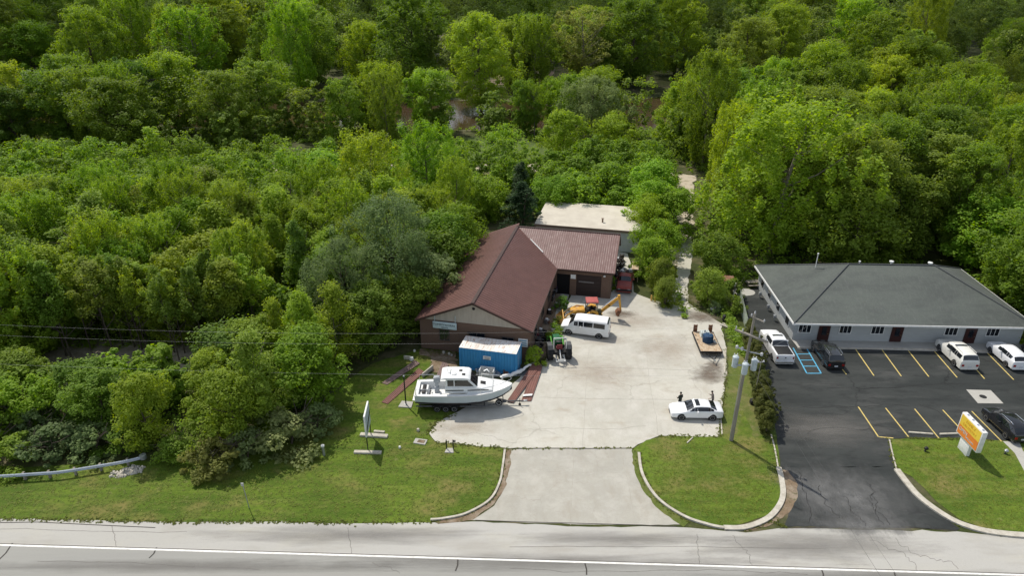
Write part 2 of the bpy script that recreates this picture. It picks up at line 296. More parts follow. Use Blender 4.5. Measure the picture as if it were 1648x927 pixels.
# asphalt
asp = GP((1190, 470), (1222, 462), (1236, 476), (1266, 535), (1284, 561), (1400, 562), (1540, 566), (1660, 570), (1900, 576), (1900, 722), (1648, 711), (1600, 709), (1545, 705), (1462, 706), (1431, 707), (1434, 725), (1442, 757), (1430, 752.15), (1256, 752.15), (1250, 702), (1240, 640), (1216, 560), (1203, 532), (1196, 508))
sheet('parking_lot', asp, .020, M_asph, edge=.03, step=.8, seed=10)
sheet('parking_entrance', GP((1256, 752), (1430, 752), (1442, 757), (1466, 790), (1500, 818), (1545, 852), (1540, 854), (1470, 849), (1262, 848), (1272, 820), (1282, 795), (1276, 770)), .0200, M_asph, edge=.03, step=.5, seed=11)
sheet('gutter', GP((1256, 756), (1268, 758), (1281, 775), (1284, 800), (1270, 826), (1240, 846), (1200, 856), (1215, 842), (1245, 828), (1260, 800)), .0235, M_dirt, edge=.05, step=.4, seed=19)
sheet('gutter', GP((812, 724), (823, 724), (821, 752), (813, 785), (795, 812), (760, 838), (705, 844), (700, 840), (748, 828), (788, 806), (807, 775), (811, 745)), .0225, M_dirt, edge=.05, step=.4, seed=20)
sheet('gutter', GP((1016, 726), (1027, 726), (1035, 768), (1060, 806), (1108, 842), (1100, 849), (1062, 822), (1036, 792), (1022, 762)), .0225, M_scrub, edge=.05, step=.4, seed=21)
# kerbs
kb = MB()
for P, w in (([(812.5, 725), (809, 752), (804, 778), (788, 806), (750, 828), (715, 836), (693, 838)], .17), ([(1028, 730), (1034, 765), (1058, 803), (1100, 832), (1140, 846), (1165, 851)], .22),
          ([(1165, 851), (1200, 850), (1235, 836), (1254, 815), (1260, 795), (1257, 770), (1253, 754)], .42), ([(1443, 757), (1458, 777), (1478, 800), (1506, 822), (1540, 842), (1580, 855), (1620, 861), (1660, 864), (1720, 868), (1900, 874)], .50)):
    ribbon(kb, smooth_path([G(*p) for p in P]), w, .0, .15)
tag(kb.build('kerb', M_kerb), kind='structure')
kb = MB()
for P, w in (([(1241, 700), (1247, 724), (1252, 752)], .12), ([(1158, 650), (1162, 700)], .12), ([(1166, 600), (1168, 560)], .16), ([(1431, 707), (1436, 730), (1443, 757)], .12)):
    ribbon(kb, smooth_path([G(*p) for p in P]), w, .0, .06)
ribbon(kb, [G(820, 573), G(862, 576)], .25, 0, .18); ribbon(kb, [G(853, 590), G(868, 575)], .25, 0, .16)
tag(kb.build('low_kerb', M_kerb), kind='structure')
# walks
sheet('sidewalk', GP((1270, 541), (1285, 562), (1400, 563), (1540, 567), (1600, 569), (1652, 571), (1648, 553), (1450, 546)), .030, M_walk)
w_ = MB(); w_.add([(p.x, p.y, .12) for p in GP((1272, 546), (1283.5, 560.5), (1450, 562.5), (1640, 567), (1640, 552), (1450, 547))], [(0, 1, 2, 3, 4, 5)])
ex = MB(); ribbon(ex, GP((1283.5, 560.7), (1450, 562.7), (1640, 567.2)), .16, .0, .15); tag(ex.build('sidewalk_kerb', M_kerb), kind='structure')
tag(w_.build('sidewalk_top', M_walk), kind='structure')
sheet('sidewalk_right', GP((1614, 711), (1640, 711), (1646, 726), (1700, 790), (1760, 868), (1720, 866), (1665, 790), (1633, 730)), .028, M_walk)
sheet('lawn_far_right', GP((1626, 560), (1640, 545), (1900, 552), (1900, 574), (1660, 569)), .026, M_lawn, edge=.05, step=.5)
# painted bays
pl = MB()
def stripe(m_, a, b, w, z=.0265): ribbon(m_, [G(*a), G(*b)], w, z-.003, z)
Z6 = lambda x, y: (1180+x/3.521, 400+y/3.521)
Z7 = lambda x, y: (1360+x/3.861, 540+y/3.861)
for a, b in (((690, 567), (797, 722)), ((838, 568), (952, 725)), ((985, 571), (1108, 728)), ((1137, 580), (1268, 732)), ((1288, 588), (1424, 740)), ((1437, 590), (1589, 745))):
    stripe(pl, Z6(*a), Z6(*b), .11)
stripe(pl, (1340, 575), (1362, 603), .10)
for a, b in (((82, 445), (207, 632)), ((252, 453), (394, 632)), ((432, 458), (582, 640)), ((607, 465), (762, 632)), ((787, 473), (972, 660)), ((207, 632), (300, 640))):
    stripe(pl, Z7(*a), Z7(*b), .11)
tag(pl.build('parking_bay_lines', M_yel), kind='structure')
pl = MB(); q = [(1276.5, 560.4), (1297.8, 560.4), (1321.5, 601.3), (1298.4, 601.3)]
stripe(pl, q[0], q[3], .13); stripe(pl, q[1], q[2], .13); stripe(pl, q[3], q[2], .13)
for t in (.24, .48, .72):
    stripe(pl, (q[0][0]+(q[3][0]-q[0][0])*t, q[0][1]+(q[3][1]-q[0][1])*t), (q[1][0]+(q[2][0]-q[1][0])*t, q[1][1]+(q[2][1]-q[1][1])*t), .12, .0262)
tag(pl.build('access_aisle_lines', M_blue_line), kind='structure')
mb = MB(); mb.add([(p.x, p.y, .027) for p in GP((1554.8, 627.5), (1594.4, 628.6), (1615, 650), (1573.7, 649.6))], [(0, 1, 2, 3)]); tag(mb.build('drain_pad', M_walk), kind='structure')
dr = MB(); c = G(1582, 639); dr.lathe([(.33, .0), (.33, .034), (.25, .036)], (c.x, c.y, 0)); d_ = dr.build('storm_drain', mat('cast_iron', (.04, .04, .04), None, 5, rough=.6, metal=.6))
tag(d_, 'round dark storm drain grate in the pale concrete square of the car park', 'storm drain')
sheet('sidewalk_pad', [(G(1197.5, 470)+Vector((cos(a*pi/8)*1.4, sin(a*pi/8)*1.1, 0))) for a in range(16)], .024, M_walk)
# beyond
sheet('sandy_track', [(-75, 133), (-40, 137), (0, 139.5), (22, 137.5), (36, 131), (33, 120), (30, 108), (27, 99), (25, 93), (24.4, 88), (21.5, 88), (22.5, 98), (25, 108), (28, 120), (26, 131), (0, 134.5), (-40, 131.5), (-75, 128)], .006, M_track, edge=.4, step=1.5, seed=22)
M_litter = surf('leaf_litter_mat', (.36, .31, .24), [((.20, .17, .12), .8, .45, .62, .7, None), ((.12, .12, .05), 1.6, .55, .7, .7, None)], bump=.9, bscale=6)
sheet('leaf_litter', [(-52, 57), (-40, 57.5), (-30, 58.5), (-26.5, 62), (-28, 68), (-40, 68.5), (-53, 67)], .007, M_litter, edge=.4, step=1, seed=71)
sheet('clearing', [(-13, 141), (9, 141), (14, 148), (10, 161), (-12, 162), (-16, 150)], .005, M_clear, edge=.5, step=2, seed=23)
sheet('river', [(-420, 190), (-220, 182), (-120, 175), (-60, 171), (0, 170), (40, 172), (70, 182), (110, 205), (180, 240), (260, 290), (300, 330), (290, 360), (200, 290), (120, 245), (70, 218), (30, 206), (-60, 205), (-120, 210), (-220, 219), (-420, 228)], .012, M_water, edge=.8, step=3, seed=24)
sheet('ploughed_field', [(-124, 326), (-60, 318), (-20, 326), (16, 350), (16, 404), (-60, 408), (-136, 404)], .010, M_field, edge=1, step=5, seed=25)
sheet('ploughed_field', [(-6, 233), (12, 233), (14, 265), (-6, 265)], .011, M_field, edge=1, step=4, seed=26)
# ------------------------------------------------------------ brown-roofed shop
M_brick = mat('brown_brick', (.165, .105, .075), (.12, .078, .058), 6, rough=.9, bump=.3, stretch=(1, 1, 6))
M_roofm = mat('brown_metal_roof', (.146, .074, .062), (.122, .062, .052), .8, rough=.5, spec=.25, bump=.05, bscale=3)
M_roofw = mat('faded_brown_metal_roof', (.21, .125, .112), (.15, .085, .075), 1.6, rough=.5, spec=.25, stretch=(3, .4, 1))
M_gable = mat('tan_gable_siding', (.43, .38, .31), (.36, .32, .26), .9, rough=.8, stretch=(3, 3, .5))
M_trim = mat('dark_brown_trim', (.055, .030, .024), None, 3, rough=.6)
M_glass = mat('dark_window_glass', (.012, .016, .022), None, 2, rough=.08, spec=.7)
M_frame = mat('window_frame', (.10, .08, .07), None, 3)
M_whitep = mat('white_paint', (.78, .78, .76), (.66, .66, .63), 2.5, rough=.5)
M_black = mat('black_paint', (.015, .015, .016), None, 4, rough=.5)
M_gdoor = mat('dark_garage_door', (.035, .022, .020), None, 4, rough=.6)
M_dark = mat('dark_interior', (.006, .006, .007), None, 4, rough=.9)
M_sign = mat('pale_blue_sign', (.50, .60, .60), (.44, .54, .55), 4, rough=.5)
M_ink = mat('sign_ink', (.07, .09, .11), None, 4, rough=.6)
A = radians(-12.3)
shop = empty('shop_building', 'long brown-roofed brick workshop with tan gable and a side wing, behind the blue container', 'building', (-4.05, 64.5, 0), A)
HW, EV, RG, RV, BV = 6.1, 3.72, 6.42, 22.5, 25.2     # half width, eave, ridge, wing ridge v, back v
WV, WU = 16.4, 13.2
pitch = (RG-EV)/(HW+.35)
wall = MB()
T = .25
wall.box((0, T/2, EV/2), (2*HW, T, EV)); wall.box((-HW+T/2, (RV+.6)/2+.02, EV/2), (T, RV+.56, EV)); wall.box((-HW/2, RV+.6-T/2, EV/2), (HW-.55, T, EV))
wall.box((HW-T/2, WV/2+.1, EV/2), (T, WV-.3, EV)); wall.box((WU/2, BV-.1, EV/2), (WU, T, EV)); wall.box((WU-T/2, (WV+BV)/2, EV/2), (T, BV-WV-.4, EV))
# wing front wall with openings
for u0, u1, z0 in ((HW, 6.35, 0), (8.05, 8.85, 0), (12.0, WU, 0)):
    wall.box(((u0+u1)/2, WV+T/2, EV/2), (u1-u0, T, EV))
wall.box(((6.35+8.05)/2, WV+T/2, 3.30), (1.7, T, EV*2-6.60)); wall.box(((8.85+12)/2, WV+T/2, 3.36), (3.15, T, .72))
wall.build('wall', M_brick, shop)
g = MB(); g.prism([(-HW, EV), (HW, EV), (0, EV+HW*pitch)], .03, .22, 'y'); g.build('gable', M_gable, shop)
g = MB(); g.prism([(-HW, EV), (0, EV), (0, EV+HW*pitch)], RV+.40, RV+.58, 'y'); g.build('gable', M_gable, shop)
g = MB(); g.prism([(WV+.1, EV), (BV-.1, EV), (RV, EV+(RV-WV)*(RG-EV)/(RV-WV+.35))], WU-.22, WU-.03, 'x'); g.build('gable', M_gable, shop)
v = MB(); v.lathe([(.16, 0), (.16, .1), (.05, .12)], (0, -.02, 5.55), 'y', 12); v.build('gable_vent', M_black, shop)
# roofs: main (two slopes; the right one stops at the valley), wing (front slope up to the valley)
OV = .45
zl = lambda du: RG-abs(du)*pitch
rt = .10
m = MB()
EVo = -OV
e = HW+.35
m.slab([(-e, EVo, zl(e)), (0, EVo, RG), (0, RV+1.3, RG), (-e, RV+1.3, zl(e))], Vector((-pitch, 0, 1)).normalized(), rt)
wf = WV-.38; k_w = (RG-EV)/(RV-WV+.35)
m.slab([(0, EVo, RG), (e, EVo, zl(e)), (e, wf, zl(e)), (0, RV, RG)], Vector((pitch, 0, 1)).normalized(), rt)
m.build('roof', M_roofm, shop)
m = MB()      # standing seams on main slopes
for i in range(62):
    v_ = EVo+.25+i*.46
    if v_ < RV+1.2: m.box((-e/2, v_, (zl(0)+zl(e))/2+.018), (sqrt(e*e+(RG-zl(e))**2)-.1, .035, .03), 0, 0, -atan(pitch))
    if v_ < wf: ue = e
    else: ue = e*(RV-v_)/(RV-wf)
    if ue > .4: m.box((ue/2, v_, (zl(0)+zl(ue))/2+.018), (sqrt(ue*ue+(RG-zl(ue))**2)-.1, .035, .03), 0, 0, atan(pitch))
m.build('roof_seams', M_roofm, shop)
m = MB(); kb_ = (RG-EV)/(BV+.3-RV); zw = lambda v_: RG-(RV-v_)*k_w if v_ < RV else RG-(v_-RV)*kb_
m.slab([(0, RV, RG), (e, wf, zw(wf)), (WU+.4, wf, zw(wf)), (WU+.4, RV, RG)], Vector((0, -k_w, 1)).normalized(), rt)
m.slab([(0, RV, RG), (WU+.4, RV, RG), (WU+.4, BV+.3, zw(BV+.3)), (0.0, BV+.3, zw(BV+.3))], Vector((0, kb_, 1)).normalized(), rt)
m.build('wing_roof', M_roofw, shop)
m = MB(); M_seamw = mat('weathered_seam', (.46, .37, .34), (.22, .13, .12), 1.2, rough=.5)
for i in range(48):
    u_ = .5+i*.278
    if u_ > WU+.35: break
    vv = wf if u_ > e else RV-(RV-wf)*u_/e
    if RV-vv > .5: m.box((u_, (vv+RV)/2, (zw(vv)+RG)/2+.02), (.05, sqrt((RV-vv)**2+(RG-zw(vv))**2)-.1, .035), 0, atan(k_w))
m.build('roof_seams', M_seamw, shop)
m = MB()      # ridge caps, fascia, valley flashing
m.box((0, (RV-OV)/2, RG+.03), (.34, RV+OV, .06)); m.box((WU/2+.2, RV, RG+.035), (WU+.4, .3, .05))
m.box((e+.02, (wf+EVo)/2, zl(e)-.08), (.06, wf-EVo, .2)); m.box((-e-.02, (RV+1.3+EVo)/2, zl(e)-.08), (.06, RV+1.3-EVo, .2)); m.box(((e+WU+.4)/2, wf-.02, zw(wf)-.08), (WU+.4-e, .06, .2))
sl_ = sqrt(e*e+(RG-zl(e))**2)
m.box((-e/2, EVo-.03, (RG+zl(e))/2-.05), (sl_, .05, .22), 0, 0, -atan(pitch)); m.box((e/2, EVo-.03, (RG+zl(e))/2-.05), (sl_, .05, .22), 0, 0, atan(pitch))
sw = sqrt((RV-wf)**2+(RG-zw(wf))**2); m.box((WU+.43, (RV+wf)/2, (RG+zw(wf))/2-.05), (.05, sw, .22), 0, atan(k_w)); m.box((WU+.43, (RV+BV+.3)/2, (RG+zw(BV+.3))/2-.05), (.05, sqrt((BV+.3-RV)**2+(RG-EV)**2), .22), 0, -atan(kb_))
m.build('roof_trim', M_trim, shop)
m = MB(); m.tube([(2.2, RV-2.1, RG-.85), (4.2, RV-4.1, RG-1.66)], .07, 6); m.build('valley_flashing', M_whitep, shop)
def window(parent, u, z, w, h, v=-.0, ny=-1, bars=1, fm=None):
    f = MB(); t = .07
    for du, dz, a, b in ((0, h/2, w+t, t), (0, -h/2, w+t, t), (-w/2, 0, t, h-t), (w/2, 0, t, h-t)): f.box((u+du, v+ny*.03, z+dz), (a, .10, b))
    for k in range(bars): f.box((u-w/2+w*(k+1)/(bars+1), v+ny*.035, z), (.04, .05, h-t))
    fo = f.build('window', fm or M_frame, parent); g_ = MB(); g_.box((u, v+ny*.012, z), (w-t, .02, h-t)); g_.build('pane', M_glass, fo)
    return fo
for u, w, h, z in ((-3.35, 1.1, 1.35, 2.0), (.25, 1.9, 1.1, 2.15), (3.7, 1.3, 1.1, 2.0)): window(shop, u, z, w, h)
m = MB(); m.box((5.35, -.04, 2.1), (1.0, .05, .95)); pn = m.build('wall_notice', M_whitep, shop)
m = MB(); [m.box((5.35, -.075, 2.1+d), (.8, .02, .13)) for d in (-.27, 0, .27)]; m.build('notice_stripes', mat('notice_blue', (.10, .28, .42), None, 3), pn)
m = MB(); m.box((-3.2, -.22, 3.28), (2.65, .16, .78)); m.tube([(-4.35, -.15, 3.6), (-4.35, -.0, 4.3)], .03); m.tube([(-2.05, -.15, 3.6), (-2.05, -.0, 4.45)], .03)
sg = m.build('sign_board', M_sign, shop, bevel=.02)
text_obj('sign_lettering', 'TOMMY', .36, M_ink, sg, (-3.86, -.312, 3.38), (pi/2, 0, 0)); text_obj('sign_lettering', 'WORKS', .33, M_ink, sg, (-2.62, -.312, 3.36), (pi/2, 0, 0))
text_obj('sign_lettering', 'SERVICE', .20, M_ink, sg, (-3.2, -.312, 3.06), (pi/2, 0, 0))
m = MB(); m.box((7.2, WV+.20, 1.45), (1.7, .1, 2.9)); m.build('doorway_shade_panel', M_dark, shop)  # near-black panel behind the opening paints the unlit interior
m = MB(); m.box((10.42, WV+.16, 1.5), (3.15, .08, 3.0))
for k in range(5): m.box((10.42, WV+.11, .55+k*.58), (3.1, .03, .05))
m.build('garage_door', M_gdoor, shop)
m = MB(); m.box((10.1, WV+.085, 2.0), (1.9, .03, .18)); m.build('door_window_strip', mat('dusty_glass', (.16, .15, .15), None, 3, rough=.3), shop)
m = MB(); m.box((8.45, WV-.03, 2.65), (.62, .05, .55)); m.build('wall_notice', M_whitep, shop)
m = MB(); m.lathe([(.05, 0), (.13, .03), (.16, .16), (.10, .22)], (12.35, WV-.2, 3.05), 'z', 12); m.build('wall_lamp', M_whitep, shop)
for v_ in (3, 7.5, 12):                     # windows in the right-hand side wall
    f = MB(); f.box((HW+.03, v_, 1.9), (.08, 1.5, 1.1)); fo = f.build('window', M_frame, shop); g_ = MB(); g_.box((HW+.075, v_, 1.9), (.02, 1.36, .96)); g_.build('pane', M_glass, fo)
# ------------------------------------------------------------ pale building behind
M_pale = mat('pale_flat_roof', (.56, .52, .44), (.47, .43, .36), .5, rough=.9); M_greyw = mat('pale_green_grey_wall', (.54, .59, .57), (.47, .52, .50), .8, rough=.8)
M_bfr = mat('rusty_fascia', (.22, .16, .12), None, 3)
c = shop.matrix_basis @ Vector((8.3, 37, 0)); c.z = 0
bb = empty('rear_shed', 'low shed with a flat cream roof and pale grey-green wall behind the brown workshop', 'building', c, A)
m = MB(); m.box((0, 0, 1.6), (15.0, 10.2, 3.2)); m.build('wall', M_greyw, bb)
m = MB(); m.box((0, 0, 3.32), (15.4, 10.6, .2)); m.build('roof', M_pale, bb)
m = MB(); m.box((0, -5.33, 3.28), (15.5, .06, .34)); m.box((7.73, 0, 3.28), (.06, 10.6, .34)); m.build('fascia', M_bfr, bb)
m = MB(); m.box((5.3, -5.13, 1.35), (3.0, .05, 2.5)); m.build('door', mat('pale_door', (.50, .55, .53), None, 2), bb)
m = MB(); m.lathe([(.12, 0), (.12, .5), (.2, .55), (.2, .62)], (2, -2.5, 3.42)); m.build('roof_vent', M_bfr, bb)
# ------------------------------------------------------------ white office
M_side = mat('white_siding', (.42, .435, .43), (.37, .385, .38), 1.5, rough=.6, stretch=(1, 1, 10))
M_shing = surf('grey_shingles', (.100, .113, .103), [((.065, .072, .07), .5, .42, .62, .6, (.4, 1, 1)), ((.13, .138, .13), 2.2, .5, .7, .5, (2, .6, 1)), ((.055, .06, .06), 6, .5, .7, .5, (1, 3, 1)), ((.15, .155, .145), 14, .55, .75, .5, None)], bump=.6, bscale=10)
off = empty('office_building', 'white single-storey office with a big grey hipped shingle roof above the car park', 'building', (30.9, 66.35, 0), radians(-2.2))
Wd, Dp, EH, RH = 26.0, 15.4, 2.62, 6.6
fo_, so_, bo_ = 1.05, .55, .4
m = MB(); t = .2
m.box((Wd/2, fo_+t/2, EH/2), (Wd-2*so_, t, EH)); m.box((Wd/2, Dp-bo_-t/2, EH/2), (Wd-2*so_, t, EH)); m.box((so_+t/2, Dp/2+.3, EH/2), (t, Dp-fo_-bo_-2*t, EH)); m.box((Wd-so_-t/2, Dp/2+.3, EH/2), (t, Dp-fo_-bo_-2*t, EH))
m.build('wall', M_side, off)
m = MB(); h = .22
P = [(0, 0, EH), (Wd, 0, EH), (Wd, Dp, EH), (0, Dp, EH), (8.1, Dp/2, RH), (Wd-8.1, Dp/2, RH)]
P = [Vector(p)+Vector((0, 0, h)) if i < 4 else Vector(p) for i, p in enumerate(P)]
m.add(P, [(0, 1, 5, 4), (1, 2, 5), (2, 3, 4, 5), (3, 0, 4), (3, 2, 1, 0)]); m.build('roof', M_shing, off)
m = MB()
for a, b in ((0, 4), (3, 4), (1, 5), (2, 5), (4, 5)):
    m.tube([P[a]+Vector((0, 0, .02)), P[b]+Vector((0, 0, .03))], .085, 6)
m.build('ridge_caps', mat('ridge_shingle', (.10, .105, .105), None, 5, rough=.9), off)
m = MB(); zz = EH+.09
m.box((Wd/2, -.05, zz), (Wd+.2, .10, .2)); m.box((-.05, Dp/2, zz), (.10, Dp+.2-.02, .2)); m.box((Wd+.05, Dp/2, zz), (.10, Dp, .2)); m.box((Wd/2, Dp+.05, zz), (Wd+.2, .10, .2))
m.build('gutter', M_whitep, off)
m = MB(); m.box((Wd/2, Dp/2, EH-.02), (Wd-.05, Dp-.05, .06)); m.build('soffit', M_whitep, off)
u_of = lambda px: (px-824)/14.63-30.9+.2
for px0, px1 in ((1288, 1308), (1354, 1373), (1405, 1425), (1522, 1542), (1588, 1608)):
    u0, u1 = u_of(px0), u_of(px1); window(off, (u0+u1)/2, 1.66, u1-u0, 1.15, fo_, -1, 2, M_whitep)
M_door = mat('dark_red_door', (.05, .018, .016), None, 3, rough=.4)
for px in (1330, 1447, 1564):
    u = u_of(px); m = MB(); m.box((u, fo_-.03, 1.06), (1.25, .10, 2.12)); d_ = m.build('door', M_door, off)
    m = MB(); m.box((u, fo_-.10, 1.35), (.5, .02, 1.0)); m.build('door_glass', M_glass, d_); m = MB(); m.lathe([(.04, 0), (.05, .05)], (u+.45, fo_-.14, 1.0), 'y', 8); m.build('handle', mat('brass', (.6, .45, .2), None, 4, rough=.3, metal=1), d_)
for v_ in (3.2, 6.6, 10.0, 13.0):
    f = MB(); f.box((so_-.03, v_, 1.5), (.08, 1.2, 1.2)); fo = f.build('window', M_whitep, off); g_ = MB(); g_.box((so_-.078, v_, 1.5), (.02, 1.05, 1.05)); g_.build('pane', M_glass, fo)
for (x, y, z, hh, r, nm) in ((5.1, 9.4, 5.3, 1.9, .05, 'vent_pipe'), (9.6, 8.3, 6.3, .45, .06, 'vent_pipe'), (13.2, 8.2, 6.3, .55, .12, 'roof_vent'), (17.6, 8.1, 6.3, .5, .13, 'roof_vent')):
    m = MB(); m.lathe([(r, 0), (r, hh-.15), (r*2.0, hh-.12), (r*2.0, hh), (r*.4, hh+.05)], (x, y, z), 'z', 12); m.build(nm, M_whitep, off)
M_met = mat('galvanised_metal', (.42, .44, .46), (.34, .36, .38), 3, rough=.4, metal=.6)
for i, (x, y) in enumerate(((-.05, 5.6), (-.05, 8.2), (-.05, 11.7))):
    o = empty('meter_box', ['grey gas meter low on the sunlit white office wall, nearest of three', 'grey gas meter at the middle of the sunlit white office wall', 'grey gas meter at the far end of the sunlit white office wall'][i], 'gas meter', off.matrix_basis @ Vector((x, y, 0)), radians(-2.2))
    m = MB(); m.box((0, 0, .62), (.3, .36, .4)); m.build('housing', M_met, o, bevel=.02); m = MB(); m.tube([(0, -.12, 0), (0, -.12, .45)], .03); m.tube([(0, .12, 0), (0, .12, .45)], .03); m.build('pipe', M_met, o)
# ------------------------------------------------------------ blue container
M_blue = mat('blue_container_paint', (.045, .26, .52), (.06, .28, .52), 1.2, rough=.5, lo=.4, hi=.7)
M_rustroof = surf('rusty_white_roof', (.78, .77, .74), [((.68, .60, .52), .8, .45, .62, .8, (2.5, .5, 1)), ((.40, .20, .10), 2.2, .56, .66, .8, (2.5, .6, 1)), ((.14, .09, .07), 4.5, .62, .7, .8, None)], rough=.6)
cfl = G(740.6, 583+14); cfr = G(830.9, 605)
ang = atan2(cfr.y-cfl.y, cfr.x-cfl.x); ang = radians(-13)
con = empty('shipping_container', 'blue corrugated shipping container with a rust-streaked white roof in front of the brown workshop', 'container', cfr, ang)
CL, CW, CH = 6.06, 2.44, 2.59
m = MB()
def corr(mb, L, z0, z1, y, n, d=.045, flip=1):
    V = []; k = 0
    for i in range(n):
        for t, dd in ((.0, 0), (.25, 0), (.4, d), (.85, d), (1.0, 0)):
            if i < n-1 and t == 1.0: continue
            x = -L+L*(i+t)/n; V += [(x, y+dd*flip, z0), (x, y+dd*flip, z1)]; k += 1
    mb.add(V, [(2*i, 2*i+2, 2*i+3, 2*i+1) for i in range(k-1)])
corr(m, CL, .12, CH-.1, .02, 20); corr(m, CL, .12, CH-.1, CW-.02, 20, flip=-1)
m.box((-.03, CW/2, CH/2), (.04, CW-.1, CH-.1)); m.box((-CL+.03, CW/2, CH/2), (.04, CW-.1, CH-.1))
m.build('side_panels', M_blue, con, fix=False)
m = MB()
for y in (.03, CW-.03):
    m.box((-CL/2, y, .09), (CL, .1, .16)); m.box((-CL/2, y, CH-.07), (CL, .1, .12))
    for x in (-.05, -CL+.05): m.box((x, y, CH/2), (.14, .13, CH-.02))
for x in (-.04, -CL+.04): m.box((x, CW/2, .09), (.1, CW-.1, .16)); m.box((x, CW/2, CH-.07), (.1, CW-.1, .12))
m.build('frame', M_blue, con)
m = MB(); m.box((-CL/2, CW/2, CH+.01), (CL+.02, CW+.04, .04))
for i in range(22): m.box((-CL+.2+i*.27, CW/2, CH+.045), (.10, CW-.2, .03))
m.build('roof', M_rustroof, con)
m = MB(); m.box((-3.1, -.03, 1.75), (.82, .04, .42)); o = m.build('notice', M_whitep, con); m = MB(); [m.box((-3.1+a, -.056, 1.83-.14*k), (.55, .01, .04)) for k, a in ((0, 0), (1, .03), (2, -.02))]; m.build('notice_print', M_ink, o)
for y in (.75, 1.7):
    m = MB(); m.tube([(.03, y, .2), (.03, y, 2.4)], .025); m.build('lock_bar', M_met, con)
# ------------------------------------------------------------ vegetation
def leaf_mat(name, c1, c2, c3=None, trans=.5, stuff=False, k=2.6):
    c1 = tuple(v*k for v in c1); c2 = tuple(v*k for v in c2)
    m = bpy.data.materials.new(name); m.use_nodes = True; nt = m.node_tree; N = nt.nodes; L = nt.links
    b = N['Principled BSDF']; b.inputs['Roughness'].default_value = .6; b.inputs['Specular IOR Level'].default_value = .22
    at = N.new('ShaderNodeAttribute'); at.attribute_name = 'tint'
    mx = N.new('ShaderNodeMix'); mx.data_type = 'RGBA'; mx.inputs[6].default_value = (*c1, 1); mx.inputs[7].default_value = (*c2, 1); L.new(at.outputs['Fac'], mx.inputs[0])
    hs = N.new('ShaderNodeHueSaturation')
    if stuff:
        a2 = N.new('ShaderNodeAttribute'); a2.attribute_name = 'treetint'; r_ = a2.outputs['Fac']
    else:
        oi = N.new('ShaderNodeObjectInfo'); r_ = oi.outputs['Random']
    mr = N.new('ShaderNodeMapRange'); mr.inputs[3].default_value = .480; mr.inputs[4].default_value = .506; L.new(r_, mr.inputs[0]); L.new(mr.outputs[0], hs.inputs['Hue'])
    wn_ = N.new('ShaderNodeTexWhiteNoise'); wn_.noise_dimensions = '1D'; L.new(r_, wn_.inputs['W'])
    mr2 = N.new('ShaderNodeMapRange'); mr2.inputs[3].default_value = .84; mr2.inputs[4].default_value = 1.20; L.new(wn_.outputs['Value'], mr2.inputs[0]); L.new(mr2.outputs[0], hs.inputs['Value'])
    L.new(mx.outputs[2], hs.inputs['Color']); L.new(hs.outputs[0], b.inputs['Base Color'])
    tr = N.new('ShaderNodeBsdfTranslucent'); hs2 = N.new('ShaderNodeHueSaturation'); hs2.inputs['Hue'].default_value = .49; hs2.inputs['Saturation'].default_value = 1.15; hs2.inputs['Value'].default_value = 1.5
    L.new(hs.outputs[0], hs2.inputs['Color']); L.new(hs2.outputs[0], tr.inputs[0])
    ms = N.new('ShaderNodeMixShader'); ms.inputs[0].default_value = trans; L.new(b.outputs[0], ms.inputs[1]); L.new(tr.outputs[0], ms.inputs[2])
    L.new(ms.outputs[0], N['Material Output'].inputs[0]); MATS[name] = m; return m
LEAF = dict(
    yellow=leaf_mat('yellow_green_leaves', (.116, .156, .016), (.074, .112, .012)),
    olive=leaf_mat('olive_leaves', (.096, .132, .020), (.060, .088, .014)),
    bright=leaf_mat('bright_green_leaves', (.096, .150, .013), (.055, .098, .009)),
    mid=leaf_mat('mid_green_leaves', (.078, .120, .015), (.046, .080, .010)),
    deep=leaf_mat('deep_green_leaves', (.058, .104, .015), (.034, .066, .010)),
    grey=leaf_mat('grey_green_leaves', (.078, .108, .040), (.048, .070, .026)),
    dark=leaf_mat('dark_needle_leaves', (.020, .040, .014), (.010, .022, .008)),
    rust=leaf_mat('rusty_tinged_leaves', (.110, .118, .030), (.070, .082, .020)),
    bloom=leaf_mat('flowering_shrub_leaves', (.115, .135, .055), (.045, .066, .020)),
    hedge=leaf_mat('arborvitae_leaves', (.070, .080, .018), (.034, .046, .010), k=1.9),
)
LEAF_STUFF = leaf_mat('wood_leaves', (.070, .098, .020), (.038, .060, .011), stuff=True)
LEAF_THICK = leaf_mat('thicket_leaves', (.090, .142, .015), (.050, .090, .010), stuff=True)
LEAF_MIDW = leaf_mat('mid_wood_leaves', (.080, .115, .018), (.045, .070, .011), stuff=True)
LEAF_FAR_SHADED = leaf_mat('shaded_far_wood_leaves', (.024, .040, .010), (.012, .022, .006), stuff=True, k=1.05)  # dark woodland green, with the shade of clouds put into the colour too
LEAF_UNDER = leaf_mat('undergrowth_leaves', (.095, .145, .018), (.060, .100, .014), stuff=True)
M_bark = mat('bark', (.115, .092, .070), (.065, .052, .040), 3, rough=.95, stretch=(1, 1, .3))
M_barkp = mat('pale_bark', (.22, .195, .155), (.12, .10, .08), 3, rough=.95, stretch=(1, 1, .3))
M_dead = mat('dead_wood', (.52, .48, .42), (.36, .33, .29), 3, rough=.9)
def unit(a): return a/np.maximum(np.linalg.norm(a, axis=1, keepdims=True), 1e-6)
